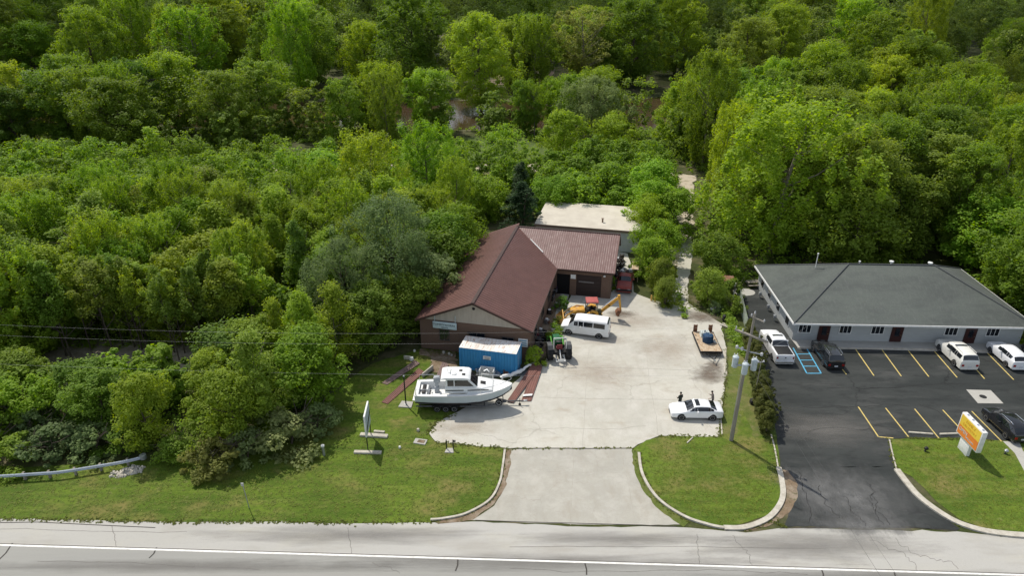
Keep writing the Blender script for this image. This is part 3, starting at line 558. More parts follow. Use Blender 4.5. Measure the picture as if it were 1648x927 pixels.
def leaf_arrays(rs, cen, rad, per, size, squash=.8, outward=.5, up=.65, shell=.3):
    nc = len(cen); cen = np.repeat(cen, per, 0); rad = np.repeat(rad, per); N = len(cen)
    d = unit(rs.normal(size=(N, 3))); rr = rad*(shell+(1-shell)*rs.rand(N)**.6)
    pos = cen+d*rr[:, None]*np.array([1, 1, squash])
    nrm = unit(d*outward+unit(rs.normal(size=(N, 3)))*(1-outward)+np.array([0, 0, up]))
    a = unit(np.cross(nrm, unit(rs.normal(size=(N, 3))))); b = np.cross(nrm, a)
    s = size*(.6+.8*rs.rand(N))[:, None]
    V = np.stack([pos+a*s, pos+b*s*.62, pos-a*s*.9, pos-b*s*.62], 1).reshape(-1, 3)
    tint = np.clip(np.repeat(rs.rand(nc), per)*.6+rs.rand(N)*.5-.05, 0, 1)
    return V, tint
def quads_mesh(name, V, tint, extra=None):
    n = len(V)//4; me = bpy.data.meshes.new(name)
    me.vertices.add(4*n); me.vertices.foreach_set('co', V.astype(np.float32).ravel())
    me.loops.add(4*n); me.loops.foreach_set('vertex_index', np.arange(4*n, dtype=np.int32))
    me.polygons.add(n); me.polygons.foreach_set('loop_start', np.arange(0, 4*n, 4, dtype=np.int32))
    at = me.attributes.new('tint', 'FLOAT', 'FACE'); at.data.foreach_set('value', tint.astype(np.float32))
    if extra is not None:
        at = me.attributes.new('treetint', 'FLOAT', 'FACE'); at.data.foreach_set('value', extra.astype(np.float32))
    me.update(); me.validate(); return me
def crown_clumps(rs, H, R, z0, n, shape, rc):
    """clump centres in a crown: returns centres, radii"""
    C = []; Rr = []
    lob = rs.rand(6)*2*pi
    while len(C) < n:
        t = rs.rand(); a = rs.rand()*2*pi
        if shape == 'round': env = sqrt(max(0, 1-(2*t-1)**2))*.95+.08
        elif shape == 'vase': env = (.28+.85*t**.7)*(1 if t < .78 else sqrt(max(.03, 1-((t-.78)/.24)**2)))
        elif shape == 'column': env = .75*(sin(pi*min(1, t*.9+.12))**.6)+.15
        elif shape == 'spire': env = (.55+.5*sin(pi*min(1, t*1.1)))*(1 if t < .6 else 1-.62*((t-.6)/.4)**1.6)
        elif shape == 'cone': env = (1-t)**.8+.05
        elif shape == 'dome': env = sqrt(max(0, 1-t*t))+.04
        else: env = .55+.45*sin(pi*t)
        env *= 1+.22*sin(2*a+lob[0]+3*t)+.16*sin(3*a+lob[1]-4*t)+.16*sin(7*t+lob[2]+a)
        q = rs.rand()**.5; q = .35+.65*q if rs.rand() < .8 else q*.6; spray = rs.rand() < .16
        if spray: q = .93+.13*rs.rand()
        rr = env*R*q; zz = z0+t*(H-z0)-rc*.4
        if spray and t > .6: zz += rs.rand()*.06*H
        C.append((cos(a)*rr, sin(a)*rr, zz)); Rr.append(rc*(.35+.3*rs.rand()) if spray else rc*(.5+.95*rs.rand()))
    return np.array(C), np.array(Rr)
def trunk_mesh(name, rs, H, R, z0, r, nb, bare=0.0, multi=1, top=.88):
    mb = MB()
    for s in range(multi):
        a0 = rs.rand()*6.28; off_ = (0 if multi == 1 else .25)
        P = []; lx = rs.normal()*.05; ly = rs.normal()*.05
        for i in range(6):
            t = i/5; P.append(Vector((cos(a0)*off_*(1+t*2)+lx*H*t*t+rs.normal()*.03*H*.3*t, sin(a0)*off_*(1+t*2)+ly*H*t*t+rs.normal()*.03*H*.3*t, H*top*t-.12)))
        mb.tube(P, r, 7, r*.18)
        for k in range(nb):
            t = .28+.6*rs.rand(); i = min(4, int(t*5)); f = t*5-i; p = P[i].lerp(P[i+1], f); a = rs.rand()*6.28
            L_ = R*(.75+.4*rs.rand())*(1.05-.5*t); zr = L_*(.45+.6*rs.rand())
            q1 = p+Vector((cos(a)*L_*.45, sin(a)*L_*.45, zr*.42)); q2 = p+Vector((cos(a+.3)*L_*.9, sin(a+.3)*L_*.9, zr))
            mb.tube([p, q1, q2], r*(1-t)*.6+.02, 5, .02, cap=False)
    me_o = mb.build(name, None, None, fix=False); me = me_o.data; bpy.data.objects.remove(me_o); return me
PROTO = {}
def proto(key, seeds, H, R, z0, nc, per, rc, leaf, shape, tr=(.2, 6), squash=.8, outward=.55, multi=1, bark=None, shell=.3):
    L = []
    for sd in seeds:
        rs = np.random.RandomState(sd); C, Rr = crown_clumps(rs, H, R, z0, nc, shape, rc)
        V, ti = leaf_arrays(rs, C, Rr, per, leaf, squash, outward, shell=shell)
        me = quads_mesh('crown', V, ti); me.materials.append(LEAF['mid'])
        tm = trunk_mesh('trunk', rs, H, R, z0, tr[0], tr[1], multi=multi); tm.materials.append(bark or M_bark)
        L.append((me, tm, H, R))
    PROTO[key] = L
proto('poplar', (1, 2, 3, 33), 9.0, 2.35, 1.6, 125, 100, .60, .105, 'spire', (.085, 9), bark=M_barkp, squash=1.35, outward=.4)
proto('bare', (34, 35, 36), 10.0, 1.7, 5.0, 46, 90, .50, .105, 'spire', (.085, 9), bark=M_bark, squash=1.3, outward=.4)
proto('maple', (4, 5, 6), 8.0, 3.1, .8, 130, 130, .95, .125, 'round', (.15, 7), outward=.5)
proto('scrub', (7, 8, 9), 6.0, 2.6, .3, 110, 120, .85, .12, 'round', (.10, 5), outward=.5, multi=3)
proto('cotton', (11, 12, 13), 18.0, 6.6, 2.0, 260, 150, 1.25, .17, 'round', (.36, 16), outward=.4)
proto('bank', (14, 15, 16), 16.0, 6.2, 2.2, 210, 150, 1.30, .18, 'lens', (.33, 14), outward=.45)
proto('willow', (17, 18), 13.0, 5.6, .8, 240, 140, .90, .11, 'round', (.32, 12), squash=1.25, outward=.35)
proto('open', (19, 20, 21), 15.0, 5.2, 3.6, 110, 110, .95, .145, 'vase', (.27, 18), outward=.4, bark=M_barkp)
proto('feather', (41, 42, 43), 16.0, 5.0, 1.6, 330, 105, .62, .125, 'lens', (.26, 16), squash=2.0, outward=.3, bark=M_barkp, shell=.1)
proto('ever', (22, 23), 9.0, 2.6, .3, 120, 90, .60, .11, 'cone', (.2, 4), outward=.5)
proto('bush', (24, 25, 26), 2.6, 1.9, .15, 46, 85, .50, .11, 'dome', (.06, 4), outward=.55, multi=3)
proto('low', (27, 28), 1.2, .8, .1, 16, 60, .32, .085, 'dome', (.03, 3), multi=2)
proto('cedar', (29, 30, 31), 2.5, .66, .08, 110, 85, .20, .05, 'spire', (.06, 2), outward=.65)
KIND = {'feather': ('cottonwood_tree', 'tree'), 'poplar': ('poplar_tree', 'tree'), 'bare': ('poplar_tree', 'tree'), 'maple': ('maple_tree', 'tree'), 'scrub': ('young_maple_tree', 'tree'), 'cotton': ('cottonwood_tree', 'tree'), 'bank': ('river_maple_tree', 'tree'), 'willow': ('willow_tree', 'tree'),
        'open': ('ash_tree', 'tree'), 'ever': ('evergreen_tree', 'tree'), 'bush': ('shrub', 'shrub'), 'low': ('low_plant', 'plant'), 'cedar': ('hedge_shrub', 'hedge shrub')}
TREES = []      # world positions of everything planted
def tree(key, x, y, H=None, leaf='mid', label=None, group=None, wid=1.0, var=None, rz=None):
    L = PROTO[key]; i = rnd.randrange(len(L)) if var is None else var % len(L); me, tm, H0, R0 = L[i]
    s = (H/H0) if H else 1.0; nm, cat = KIND[key]
    e_ = empty(nm, label, cat, (x, y, 0), rnd.uniform(0, 6.28) if rz is None else rz, group); e_.scale = (s*wid, s*wid, s)
    for n_, d_ in (('crown' if cat == 'tree' else 'foliage', me), ('trunk' if cat == 'tree' else 'stem', tm)):
        o = bpy.data.objects.new(n_, d_); COL.objects.link(o); o.parent = e_
        if d_ is me: o.material_slots[0].link = 'OBJECT'; o.material_slots[0].material = LEAF[leaf]
    TREES.append((x, y, R0*s*wid)); return e_
def T(key, px, py, H, leaf, label, wid=1.0, group=None, **k):
    g = G(px, py); return tree(key, g.x, g.y, H, leaf, label, group, wid, **k)
# ---- single trees the photo sets apart (px,py = foot of the trunk)
T('maple', 500, 652, 8.2, 'bright', 'bright green maple at the edge of the lawn, up and left of the flowering shrub', 1.05, var=0)
T('maple', 385, 712, 7.4, 'bright', 'bright green round maple between the yellow-green tree and the flowering shrub', 1.0, var=1)
T('maple', 245, 712, 7.2, 'yellow', 'airy yellow-green tree just above the end of the guardrail', .82, var=2)
T('scrub', 140, 664, 5.6, 'deep', 'deep green young tree left of the airy yellow-green tree', 1.15, var=0)
T('scrub', 40, 690, 5.4, 'bright', 'bright green bushy tree at the left edge of the picture, behind the guardrail', 1.1, var=1)
T('ever', 492, 500, 11.5, 'deep', 'dark blue-green conical tree rising from the young poplars left of the workshop', .85, var=0)
T('willow', 638, 498, 14.0, 'grey', 'big grey-green willow leaning over the left side of the brown roof', .95, var=0)
T('willow', 560, 540, 11.5, 'grey', 'smaller grey-green willow in front of the big willow, left of the workshop', .85, var=1)
T('maple', 600, 565, 8.0, 'mid', 'dark shaded maple close to the front left corner of the workshop', 1.0, var=2)
T('maple', 655, 470, 9.0, 'bright', 'bright maple rising beside the far left slope of the brown roof', 1.0, var=1)
T('ever', 838, 352, 9.5, 'dark', 'dark spiky evergreen standing right behind the ridge of the brown roof', 1.1, var=1)
p_ = shop.matrix_basis @ Vector((-1.6, 33.5, 0)); tree('ever', p_.x, p_.y, 9.0, 'dark', 'shorter dark evergreen between the brown ridge and the cream shed roof', None, 1.35, var=0)
p_ = shop.matrix_basis @ Vector((17.6, 40.5, 0)); tree('maple', p_.x, p_.y, 8.6, 'bright', 'bright tree hanging over the back right corner of the cream shed roof', None, 1.05, var=2)
p_ = shop.matrix_basis @ Vector((1.5, 44.2, 0)); tree('scrub', p_.x, p_.y, 7.0, 'bright', 'bright bushy tree right behind the back left corner of the cream shed', None, 1.1, var=1)
T('scrub', 780, 352, 7.0, 'bright', 'bright young tree beside the dark evergreen at the back of the brown roof', 1.1, var=2)
T('maple', 1045, 352, 9.5, 'bright', 'big bright green maple behind the right end of the cream shed', 1.25, var=0)
T('maple', 1082, 385, 8.0, 'bright', 'bright maple at the sandy track bend, right of the cream shed', 1.05, var=2)
T('scrub', 1058, 425, 6.6, 'bright', 'bright green bushy tree right beside the pale grey-green wall', .95, var=1)
T('scrub', 1062, 470, 4.8, 'olive', 'olive bushy tree at the top of the lot, right of the old red pickup', .75, var=0)
T('scrub', 1141, 490, 4.8, 'olive', 'olive green bushy tree over the junk, right of the sandy track', .85, var=2)
T('scrub', 1152, 442, 6.0, 'mid', 'mid green bushy tree behind the rusty sheet, right of the sandy track', 1.0, var=1)
T('feather', 1240, 408, 22.0, 'yellow', 'huge yellow-green cottonwood towering left behind the grey office roof', 1.35, var=0)
T('cotton', 1345, 398, 18.0, 'olive', 'huge olive cottonwood standing behind the office ridge, right of the biggest one', .95, var=1)
T('feather', 1165, 350, 18.5, 'yellow', 'tall yellow-green cottonwood at the right side of the sandy track', .80, var=2)
T('feather', 1130, 268, 22.5, 'mid', 'tall loose cottonwood above the pale patch of sandy track', .85, var=2)
T('feather', 600, 372, 15.5, 'yellow', 'tall light green feathery tree rising behind the grey-green willows', 1.05, var=0)
T('feather', 690, 350, 15.5, 'bright', 'tall feathery bright tree up and left of the brown ridge', 1.05, var=1)
T('feather', 735, 385, 12.5, 'yellow', 'feathery light green tree just left of the brown ridge end', .85, var=2)
T('feather', 528, 395, 13.0, 'bright', 'feathery bright tree left of the tall trees behind the willows', .95, var=1)
T('maple', 1440, 410, 11.5, 'mid', 'dense green maple just behind the right half of the office ridge', 1.05, var=0)
T('maple', 1575, 428, 10.5, 'bright', 'bright leafy maple right behind the sloping right end of the office roof', 1.2, var=1)
T('maple', 1648, 470, 8.0, 'bright', 'bright maple at the right edge, beside the office roof corner', 1.1, var=2)
T('open', 1420, 330, 15.0, 'olive', 'thin tree with a tall bare trunk rising above the office roof', .6, var=0)
T('bank', 130, 205, 17.5, 'mid', 'large mid green riverside tree, second from the left edge', 1.0, var=0)
T('bank', 290, 208, 18.0, 'bright', 'large round bright green riverside tree, upper left', 1.05, var=1)
T('bank', 425, 208, 16.5, 'mid', 'wide riverside tree left of the small pale yellow sapling', 1.15, var=2)
T('bank', 590, 140, 20.0, 'yellow', 'pale rounded willow-like tree near the middle of the far river bank', .85, var=0)
T('cotton', 775, 178, 25.0, 'yellow', 'broad yellow-green cottonwood, tallest at the top centre', .95, var=1)
T('willow', 950, 236, 15.0, 'grey', 'round grey-green willow on the near river bank right of the clearing', 1.05, var=1)
T('maple', 905, 262, 10.5, 'bright', 'bright maple left of the grey-green willow, right of the shaded clearing', 1.0, var=0)
T('maple', 985, 258, 10.0, 'bright', 'bright maple in front of the round grey-green willow', 1.1, var=1)
T('open', 860, 218, 13.0, 'mid', 'slim tree with bare trunk standing in the shaded clearing', .6, var=1)
T('open', 938, 150, 25.0, 'rust', 'rust-tinged open tree at the top centre', 1.15, var=2)
T('cotton', 1085, 122, 27.0, 'yellow', 'broad pale tree at the top, right of the rust-tinged tree', 1.0, var=2)
T('bank', 845, 214, 12.5, 'mid', 'spreading green tree at the near river edge, left side of the clearing gap', .8, var=1)
T('bank', 890, 205, 12.0, 'bright', 'spreading green tree at the near river edge, right side of the clearing gap', .75, var=2)
T('open', 430, 222, 6.5, 'yellow', 'small pale yellow sapling sticking up from the thicket at upper left', .8, var=0)
for v_, u_, h_, k_, lf_, w_, lb_ in ((3.0, -8.4, 7.4, 'maple', 'mid', 1.0, 'shaded green tree at the front left corner of the brown roof'), (7.6, -8.6, 9.0, 'maple', 'grey', 1.0, 'grey-green tree overhanging the near left slope of the brown roof'),
        (12.0, -8.3, 9.0, 'scrub', 'mid', 1.0, 'bushy tree overhanging the middle of the left brown roof slope'), (16.4, -8.5, 10.0, 'maple', 'mid', .95, 'green tree shading the far half of the left brown roof slope'), (21.5, -8.0, 9.4, 'maple', 'bright', .9, 'green tree at the far left corner of the brown roof')):
    p_ = shop.matrix_basis @ Vector((u_, v_, 0)); tree(k_, p_.x, p_.y, h_, lf_, lb_, None, w_)
T('maple', 1040, 392, 7.6, 'bright', 'bright tree standing against the right end of the cream shed', .9, var=1)
T('scrub', 1046, 446, 5.6, 'bright', 'leafy bright tree between the old red pickup and the sandy track', .95, var=0)
T('scrub', 1070, 492, 3.8, 'olive', 'rounded olive shrub-like tree at the back edge of the pale lot', .9, var=1)
# ---- shrubs
T('bush', 462, 716, 3.4, 'bloom', 'cream-flowering shrub at the edge of the lawn, left of the small grey post', 1.15, var=0)
T('bush', 512, 692, 2.6, 'grey', 'smaller grey-green shrub touching the right side of the flowering shrub', 1.15, var=1)
T('bush', 345, 752, 3.0, 'rust', 'brown twiggy shrub at the lawn edge, nearest to the road', 1.05, var=1)
T('bush', 395, 735, 2.8, 'grey', 'dark shrub between the brown twiggy shrub and the flowering shrub', 1.0, var=2)
for i, (px, py, h, w_, lf, lb) in enumerate(((30, 742, 2.3, 1.3, 'mid', 'low spreading shrub behind the left end of the guardrail'), (90, 728, 2.6, 1.35, 'grey', 'spreading shrub behind the second stretch of guardrail'),
        (150, 726, 2.4, 1.3, 'grey', 'rounded grey-green shrub behind the middle of the guardrail'), (205, 722, 2.3, 1.2, 'mid', 'shrub behind the turned-up end of the guardrail'), (60, 700, 2.6, 1.2, 'grey', 'taller grey-green shrub in the second row behind the guardrail'),
        (285, 735, 2.0, 1.2, 'mid', 'low green shrub between the guardrail end and the brown twiggy shrub'), (10, 712, 2.8, 1.2, 'mid', 'dark shrub in the second row at the left picture edge'))):
    T('bush', px, py, h, lf, lb, w_, var=i)
T('bush', 861, 585, 2.0, 'yellow', 'bright yellow-green shrub by the right corner of the workshop, behind the pale kerb', .75, var=2)
T('low', 893, 540, 1.5, 'bright', 'tuft of bright plants between the workshop and the white van', .9, var=0)
T('low', 884, 548, 1.1, 'yellow', 'yellow-green tuft growing behind the green tractor', .9, var=1)
T('bush', 985, 462, 1.6, 'bright', 'green plant with yellow leaves beside the garage wall, left of the red pickup', .6, var=0)
T('low', 903, 497, 1.6, 'deep', 'dark leafy plant at the end of the bed, left of the yellow loader bucket', .9, var=1)
T('low', 898, 520, .9, 'mid', 'small plant in the bed in front of the white van', .8, var=0)
T('bush', 1180, 505, 2.4, 'mid', 'green shrub growing along the pale fence by the car park drive', .8, var=1)
T('bush', 1174, 480, 2.6, 'mid', 'green shrub at the far end of the pale fence', .9, var=2)
T('bush', 1131, 470, 2.4, 'mid', 'dark green shrub overhanging the right side of the sandy track', .9, var=0)
T('bush', 1150, 502, 1.4, 'grey', 'low shrub between the junk and the flatbed trailer', .9, var=2)
T('bush', 1640, 548, 1.5, 'bright', 'green shrub at the right end of the office wall', 1.2, var=1)
# ---- hedge
HN = 17; orde = ['nearest the road', 'second from the road', 'third from the road', 'fourth from the road', 'fifth from the road', 'sixth from the road', 'seventh from the road', 'eighth from the road', 'ninth from the road', 'tenth from the road', 'eighth from the far end', 'seventh from the far end', 'sixth from the far end', 'fifth from the far end', 'fourth from the far end', 'third from the far end', 'at the far end, beside the pickup']
for i in range(HN):
    t = i/(HN-1); g = G(1233, 698).lerp(G(1203, 548), t); orde_i = ['nearest the road', 'second from the road', 'third from the road', 'fourth from the road', 'fifth from the road', 'sixth from the road', 'seventh from the road', 'eighth from the road', 'midway along', 'eighth from the far end', 'seventh from the far end', 'sixth from the far end', 'fifth from the far end', 'fourth from the far end', 'third from the far end', 'second from the far end', 'at the far end'][i]
    tree('cedar', g.x+rnd.uniform(-.08, .08), g.y, 2.95+rnd.uniform(-.3, .3), 'hedge', 'dark clipped evergreen in the hedge along the car park, %s' % orde_i, 'hedge of evergreens along the car park', .98, var=i)
# ---- the woods: scattered, biggest-in-picture kept as single trees, the rest merged as stuff
def inside(p, poly):
    x, y = p; c = False; n = len(poly)
    for i in range(n):
        x1, y1 = poly[i]; x2, y2 = poly[(i+1) % n]
        if (y1 > y) != (y2 > y) and x < (x2-x1)*(y-y1)/(y2-y1)+x1: c = not c
    return c
inv = shop.matrix_basis.inverted(); invo = off.matrix_basis.inverted()
def blocked(x, y, r):
    p = inv @ Vector((x, y, 0))
    if -7-r*.55 < p.x < 15+r*.55 and -1.5-r*.5 < p.y < 42.5+r*.4 and not (p.x > -7-r and p.x < 1 and p.y > 30+r*.5): return True
    q = invo @ Vector((x, y, 0))
    if -5-r*.5 < q.x < 27.5+r*.4 and -14 < q.y < 16+r*.55: return True
    for (a, b, R_) in TREES:
        if (a-x)**2+(b-y)**2 < (.62*(R_+r))**2: return True
    return False
def cull(x, y, z=8):
    """roughly: is any of it seen from the photo position or a few metres either side?"""
    D = y*cos(PITCH)+(CAM_H-z)*sin(PITCH)
    return abs(x) < D*.74+14
def onriver(x, y): return inside((x, y), RIV) or inside((x, y), FLD) or inside((x, y), FLD2) or inside((x, y), CLR) or inside((x, y), TRK)
RIV = [(-420, 188), (-220, 180), (-120, 173), (-60, 169), (0, 168), (40, 170), (70, 180), (110, 203), (180, 240), (260, 290), (300, 330), (290, 360), (200, 292), (120, 247), (70, 220), (30, 208), (-60, 207), (-120, 212), (-220, 221), (-420, 230)]
FLD = [(-118, 330), (-60, 322), (-20, 330), (10, 352), (10, 400), (-60, 404), (-130, 400)]
FLD2 = [(-4, 236), (10, 236), (12, 262), (-4, 262)]
CLR = [(-12, 141), (8, 141), (12, 148), (8, 158), (-10, 159), (-14, 150)]
TRK = [(-6, 134), (26, 131), (28, 120), (25, 108), (22.5, 98), (21.5, 86), (21, 70), (25.4, 70), (24.6, 88), (25, 93), (27, 99), (31, 108), (33.5, 120), (36, 131), (22, 138), (0, 140), (-6, 140)]
gx = lambda px, py: (G(px, py).x, G(px, py).y)
STAND = [(-140, 44.6), gx(0, 735), gx(110, 715), gx(235, 700), gx(330, 705), gx(430, 685), gx(500, 640), gx(560, 590), gx(600, 560), gx(668, 520), gx(672, 500), (-8, 95), (-4, 104), (4, 106), (4, 132), (-70, 128), (-150, 132)]
cand = []
def scr(x, y, z=6):
    D = y*cos(PITCH)+(CAM_H-z)*sin(PITCH); return 824+x/D*FPX
def scatter(poly, sp, kinds, n_max=9999, rr=.62, zone='', seed=1):
    r = random.Random(seed); xs = [p[0] for p in poly]; ys = [p[1] for p in poly]
    x = min(xs); out = 0
    while x < max(xs):
        y = min(ys)
        while y < max(ys):
            px = x+r.uniform(-.45, .45)*sp; py = y+r.uniform(-.45, .45)*sp; y += sp
            if not inside((px, py), poly) or onriver(px, py) or not cull(px, py): continue
            w = r.random()*sum(k[3] for k in kinds); k = kinds[0]
            for kk in kinds:
                if w < kk[3]: k = kk; break
                w -= kk[3]
            key, (h0, h1), leafs, _ = k; H = r.uniform(h0, h1)*(.74 if zone == 'low' and scr(px, py) < 330 else 1); R = PROTO[key][0][3]*H/PROTO[key][0][2]
            if blocked(px, py, R*rr): continue
            cand.append((px, py, key, H, r.choice(leafs), r.uniform(.82, 1.28), zone)); out += 1
        x += sp
    return out
front = [p for p in STAND]
def band(poly, y0, y1): return poly, y0, y1
STAND_LOW = [(-140, 44.6), gx(0, 735), gx(110, 715), gx(235, 700), gx(330, 705), gx(430, 685), gx(500, 640), gx(560, 590), gx(600, 560), (-15, 66), (-26, 68), (-50, 58), (-140, 56)]
STAND_MID = [(-140, 58), (-50, 60), (-26, 70), (-14, 67), (-8, 95), (-12, 100), (-40, 98), (-80, 100), (-160, 104)]
STAND_TOP = [(-160, 105), (-80, 101), (-40, 99), (-10, 101), (-2, 106), (4, 108), (4, 131), (-70, 128), (-160, 132)]
for (gx_, gy_, gr_) in [(1045, y_, 4.2) for y_ in range(140, 262, 8)]+[(48, y_, 3.5) for y_ in range(150, 216, 8)]: g_ = G(gx_, gy_); TREES.append((g_.x, g_.y, gr_))
for (gx_, gy_) in ((512, 222), (362, 205)): g_ = G(gx_, gy_); TREES.append((g_.x, g_.y, 2.0))
GAPR = [(-50, 57.5), (-30.5, 58.5), (-27, 62), (-29, 66), (-50, 65.5)]
n0 = scatter([(-52, 62.5), (-28, 63.5), (-27, 69), (-52, 68)], 2.1, [('bare', (9, 11), ['olive', 'yellow', 'mid'], 1)], zone='mid', rr=.42, seed=4)
_ins = inside
def onriver(x, y): return inside((x, y), RIV) or inside((x, y), FLD) or inside((x, y), FLD2) or inside((x, y), CLR) or inside((x, y), TRK) or inside((x, y), GAPR)
n1 = scatter(STAND_LOW, 4.3, [('scrub', (5, 7), ['mid', 'bright', 'deep'], 2), ('maple', (6, 8.5), ['mid', 'bright', 'yellow'], 2.5), ('poplar', (8, 10.5), ['olive', 'yellow'], 2)], zone='low', seed=5)
n2 = scatter(STAND_MID, 3.5, [('poplar', (7.5, 12.5), ['olive', 'yellow', 'yellow', 'bright'], 5), ('feather', (9, 13), ['yellow', 'bright'], 2.0), ('maple', (6.5, 10.5), ['yellow', 'bright', 'olive'], 1.6), ('open', (9, 12), ['yellow', 'olive'], .8)], zone='mid', rr=.5, seed=6)
n3 = scatter(STAND_TOP, 5.8, [('scrub', (6, 8.5), ['bright', 'bright', 'yellow'], 3), ('maple', (7.5, 10.5), ['bright', 'yellow', 'mid'], 3)], zone='top', seed=7)
BACK = [(-4, 140), (10, 112), (10, 106), (20, 101), (25.5, 108), (28.5, 120), (26.5, 131), (4, 134)]
n4 = scatter([(4, 108), (17, 104), (21, 88), (21, 80), (24, 88), (26, 99), (28, 110), (30, 120), (26, 131), (4, 133)], 4.6, [('scrub', (5, 7), ['bright', 'mid'], 3), ('maple', (6.5, 8.5), ['bright', 'mid'], 2)], zone='back', seed=8)
RIGHT = [(26, 74), (28, 84), (58, 84), (64, 66), (64, 52), (140, 48), (160, 110), (170, 165), (120, 175), (75, 160), (37, 135), (36, 118), (30, 100), (26, 88)]
n5 = scatter(RIGHT, 7.6, [('cotton', (14, 19), ['olive', 'mid', 'yellow'], 2), ('feather', (14, 20), ['olive', 'mid', 'yellow'], 2), ('maple', (9, 13), ['mid', 'deep', 'bright'], 3), ('open', (12, 16), ['olive', 'mid'], 1.2)], zone='right', seed=9)
n5b = scatter([(58, 62), (66, 50), (130, 48), (140, 90), (58, 90), (58, 80)], 5.0, [('maple', (6, 9), ['mid', 'bright'], 3), ('scrub', (4, 6), ['mid', 'deep'], 2)], zone='right', seed=19)
BANK = [(-170, 134), (-70, 136), (-20, 141), (-22, 167), (-60, 168), (-120, 172), (-190, 178)]
n6 = scatter([(-170, 146), (-70, 148), (-24, 152), (-22, 167), (-60, 168), (-120, 172), (-190, 178)], 7.6, [('bank', (13, 18), ['mid', 'deep', 'bright'], 3), ('feather', (13, 18), ['mid', 'yellow'], 2), ('open', (11, 15), ['olive', 'mid', 'rust'], 1.5), ('maple', (7, 10), ['mid', 'bright'], 2)], zone='bank', seed=10)
n6b = scatter([(-24, 158), (12, 158), (16, 146), (30, 141), (60, 148), (90, 170), (60, 175), (30, 168), (-24, 167.5)], 6.6, [('bank', (13, 17), ['mid', 'bright'], 3), ('maple', (7, 11), ['bright', 'mid'], 3)], zone='bank', seed=11)
FARB = [(-240, 224), (-120, 214), (-60, 209), (30, 210), (70, 222), (120, 249), (200, 294), (300, 365), (400, 420), (300, 470), (-60, 460), (-330, 440), (-330, 224)]
n7 = scatter(FARB, 15.5, [('bank', (15, 26), ['mid', 'bright', 'olive'], 3), ('feather', (17, 27), ['mid', 'yellow', 'bright'], 3), ('cotton', (18, 29), ['olive', 'yellow', 'mid'], 3), ('open', (13, 18), ['olive', 'rust', 'grey'], 1.5), ('maple', (10, 14), ['mid', 'bright'], 1.5)], zone='far', seed=12)
n8 = scatter([(62, 150), (120, 176), (175, 166), (260, 190), (420, 320), (420, 420), (300, 330), (260, 288), (180, 238), (110, 201), (75, 182)], 12.5, [('cotton', (17, 27), ['olive', 'mid', 'yellow'], 3), ('maple', (10, 14), ['mid', 'deep', 'bright'], 3), ('open', (12, 16), ['olive', 'rust'], 1)], zone='farright', seed=13)
print('scatter', n1, n2, n3, n4, n5, n5b, n6, n6b, n7, n8)
def shown(c):
    x, y, key, H = c[:4]; D = y*cos(PITCH)+(CAM_H-H/2)*sin(PITCH); R = PROTO[key][0][3]*H/PROTO[key][0][2]
    px = 824+x/D*FPX; pen = 1.0 if -20 < px < 1668 else .2
    return pen*(R*2)*H/D**2
cand.sort(key=shown, reverse=True)
N_SINGLE = 300-sum(1 for o in bpy.data.objects if o.get('category') == 'tree')
single, rest = cand[:N_SINGLE], cand[N_SINGLE:]
LW = {'olive': 'olive', 'yellow': 'yellow-green', 'mid': 'mid green', 'bright': 'bright green', 'deep': 'deep green', 'grey': 'grey-green', 'rust': 'rust-tinged'}
KW = {'feather': 'feathery upright tree', 'poplar': 'slender poplar', 'bare': 'bare-trunked poplar', 'maple': 'round tree', 'scrub': 'bushy young tree', 'cotton': 'big cottonwood', 'bank': 'spreading tree', 'open': 'thin tree'}
def place_words(x, y, zone):
    px = scr(x, y)
    if zone == 'low': return 'behind the guardrail' if px < 240 else 'above the flowering shrub' if px < 500 else 'beside the workshop'
    if zone == 'mid': return ('in the near half' if y < 78 else 'in the far half')+' of the poplar stand'
    if zone == 'top': return 'in the thicket '+('at far left' if px < 240 else 'below the riverside trees' if px < 500 else 'behind the grey-green willows' if px < 720 else 'behind the workshop')
    if zone == 'back': return 'round the cream shed'
    if zone == 'right': return ('right of the sandy track' if px < 1250 else 'behind the office' if px < 1560 else 'at the right edge')+(', deep in' if y > 115 else ', front rows')
    if zone == 'bank': return 'on the near bank, '+('upper left' if px < 420 else 'left of the clearing' if px < 760 else 'right of the clearing')
    if zone == 'farright': return 'deep in the upper right woods'
    return 'across the river, '+('upper left' if px < 550 else 'top centre' if px < 1050 else 'upper right')
ZG = {'low': 'trees along the front of the left wood', 'mid': 'poplar stand left of the workshop', 'top': 'thicket in front of the river', 'back': 'trees round the cream shed', 'right': 'woods behind the office', 'bank': 'trees on the near river bank', 'farright': 'woods at upper right', 'far': 'trees across the river'}
NUM = ['', 'first', 'second', 'third', 'fourth', 'fifth', 'sixth', 'seventh', 'eighth', 'ninth', 'tenth', 'eleventh', 'twelfth', 'thirteenth', 'fourteenth', 'fifteenth', 'sixteenth', 'seventeenth', 'eighteenth', 'nineteenth', 'twentieth']
buck = {}
for c_ in single: buck.setdefault((LW[c_[4]]+' '+KW[c_[2]], place_words(c_[0], c_[1], c_[6])), []).append(c_)
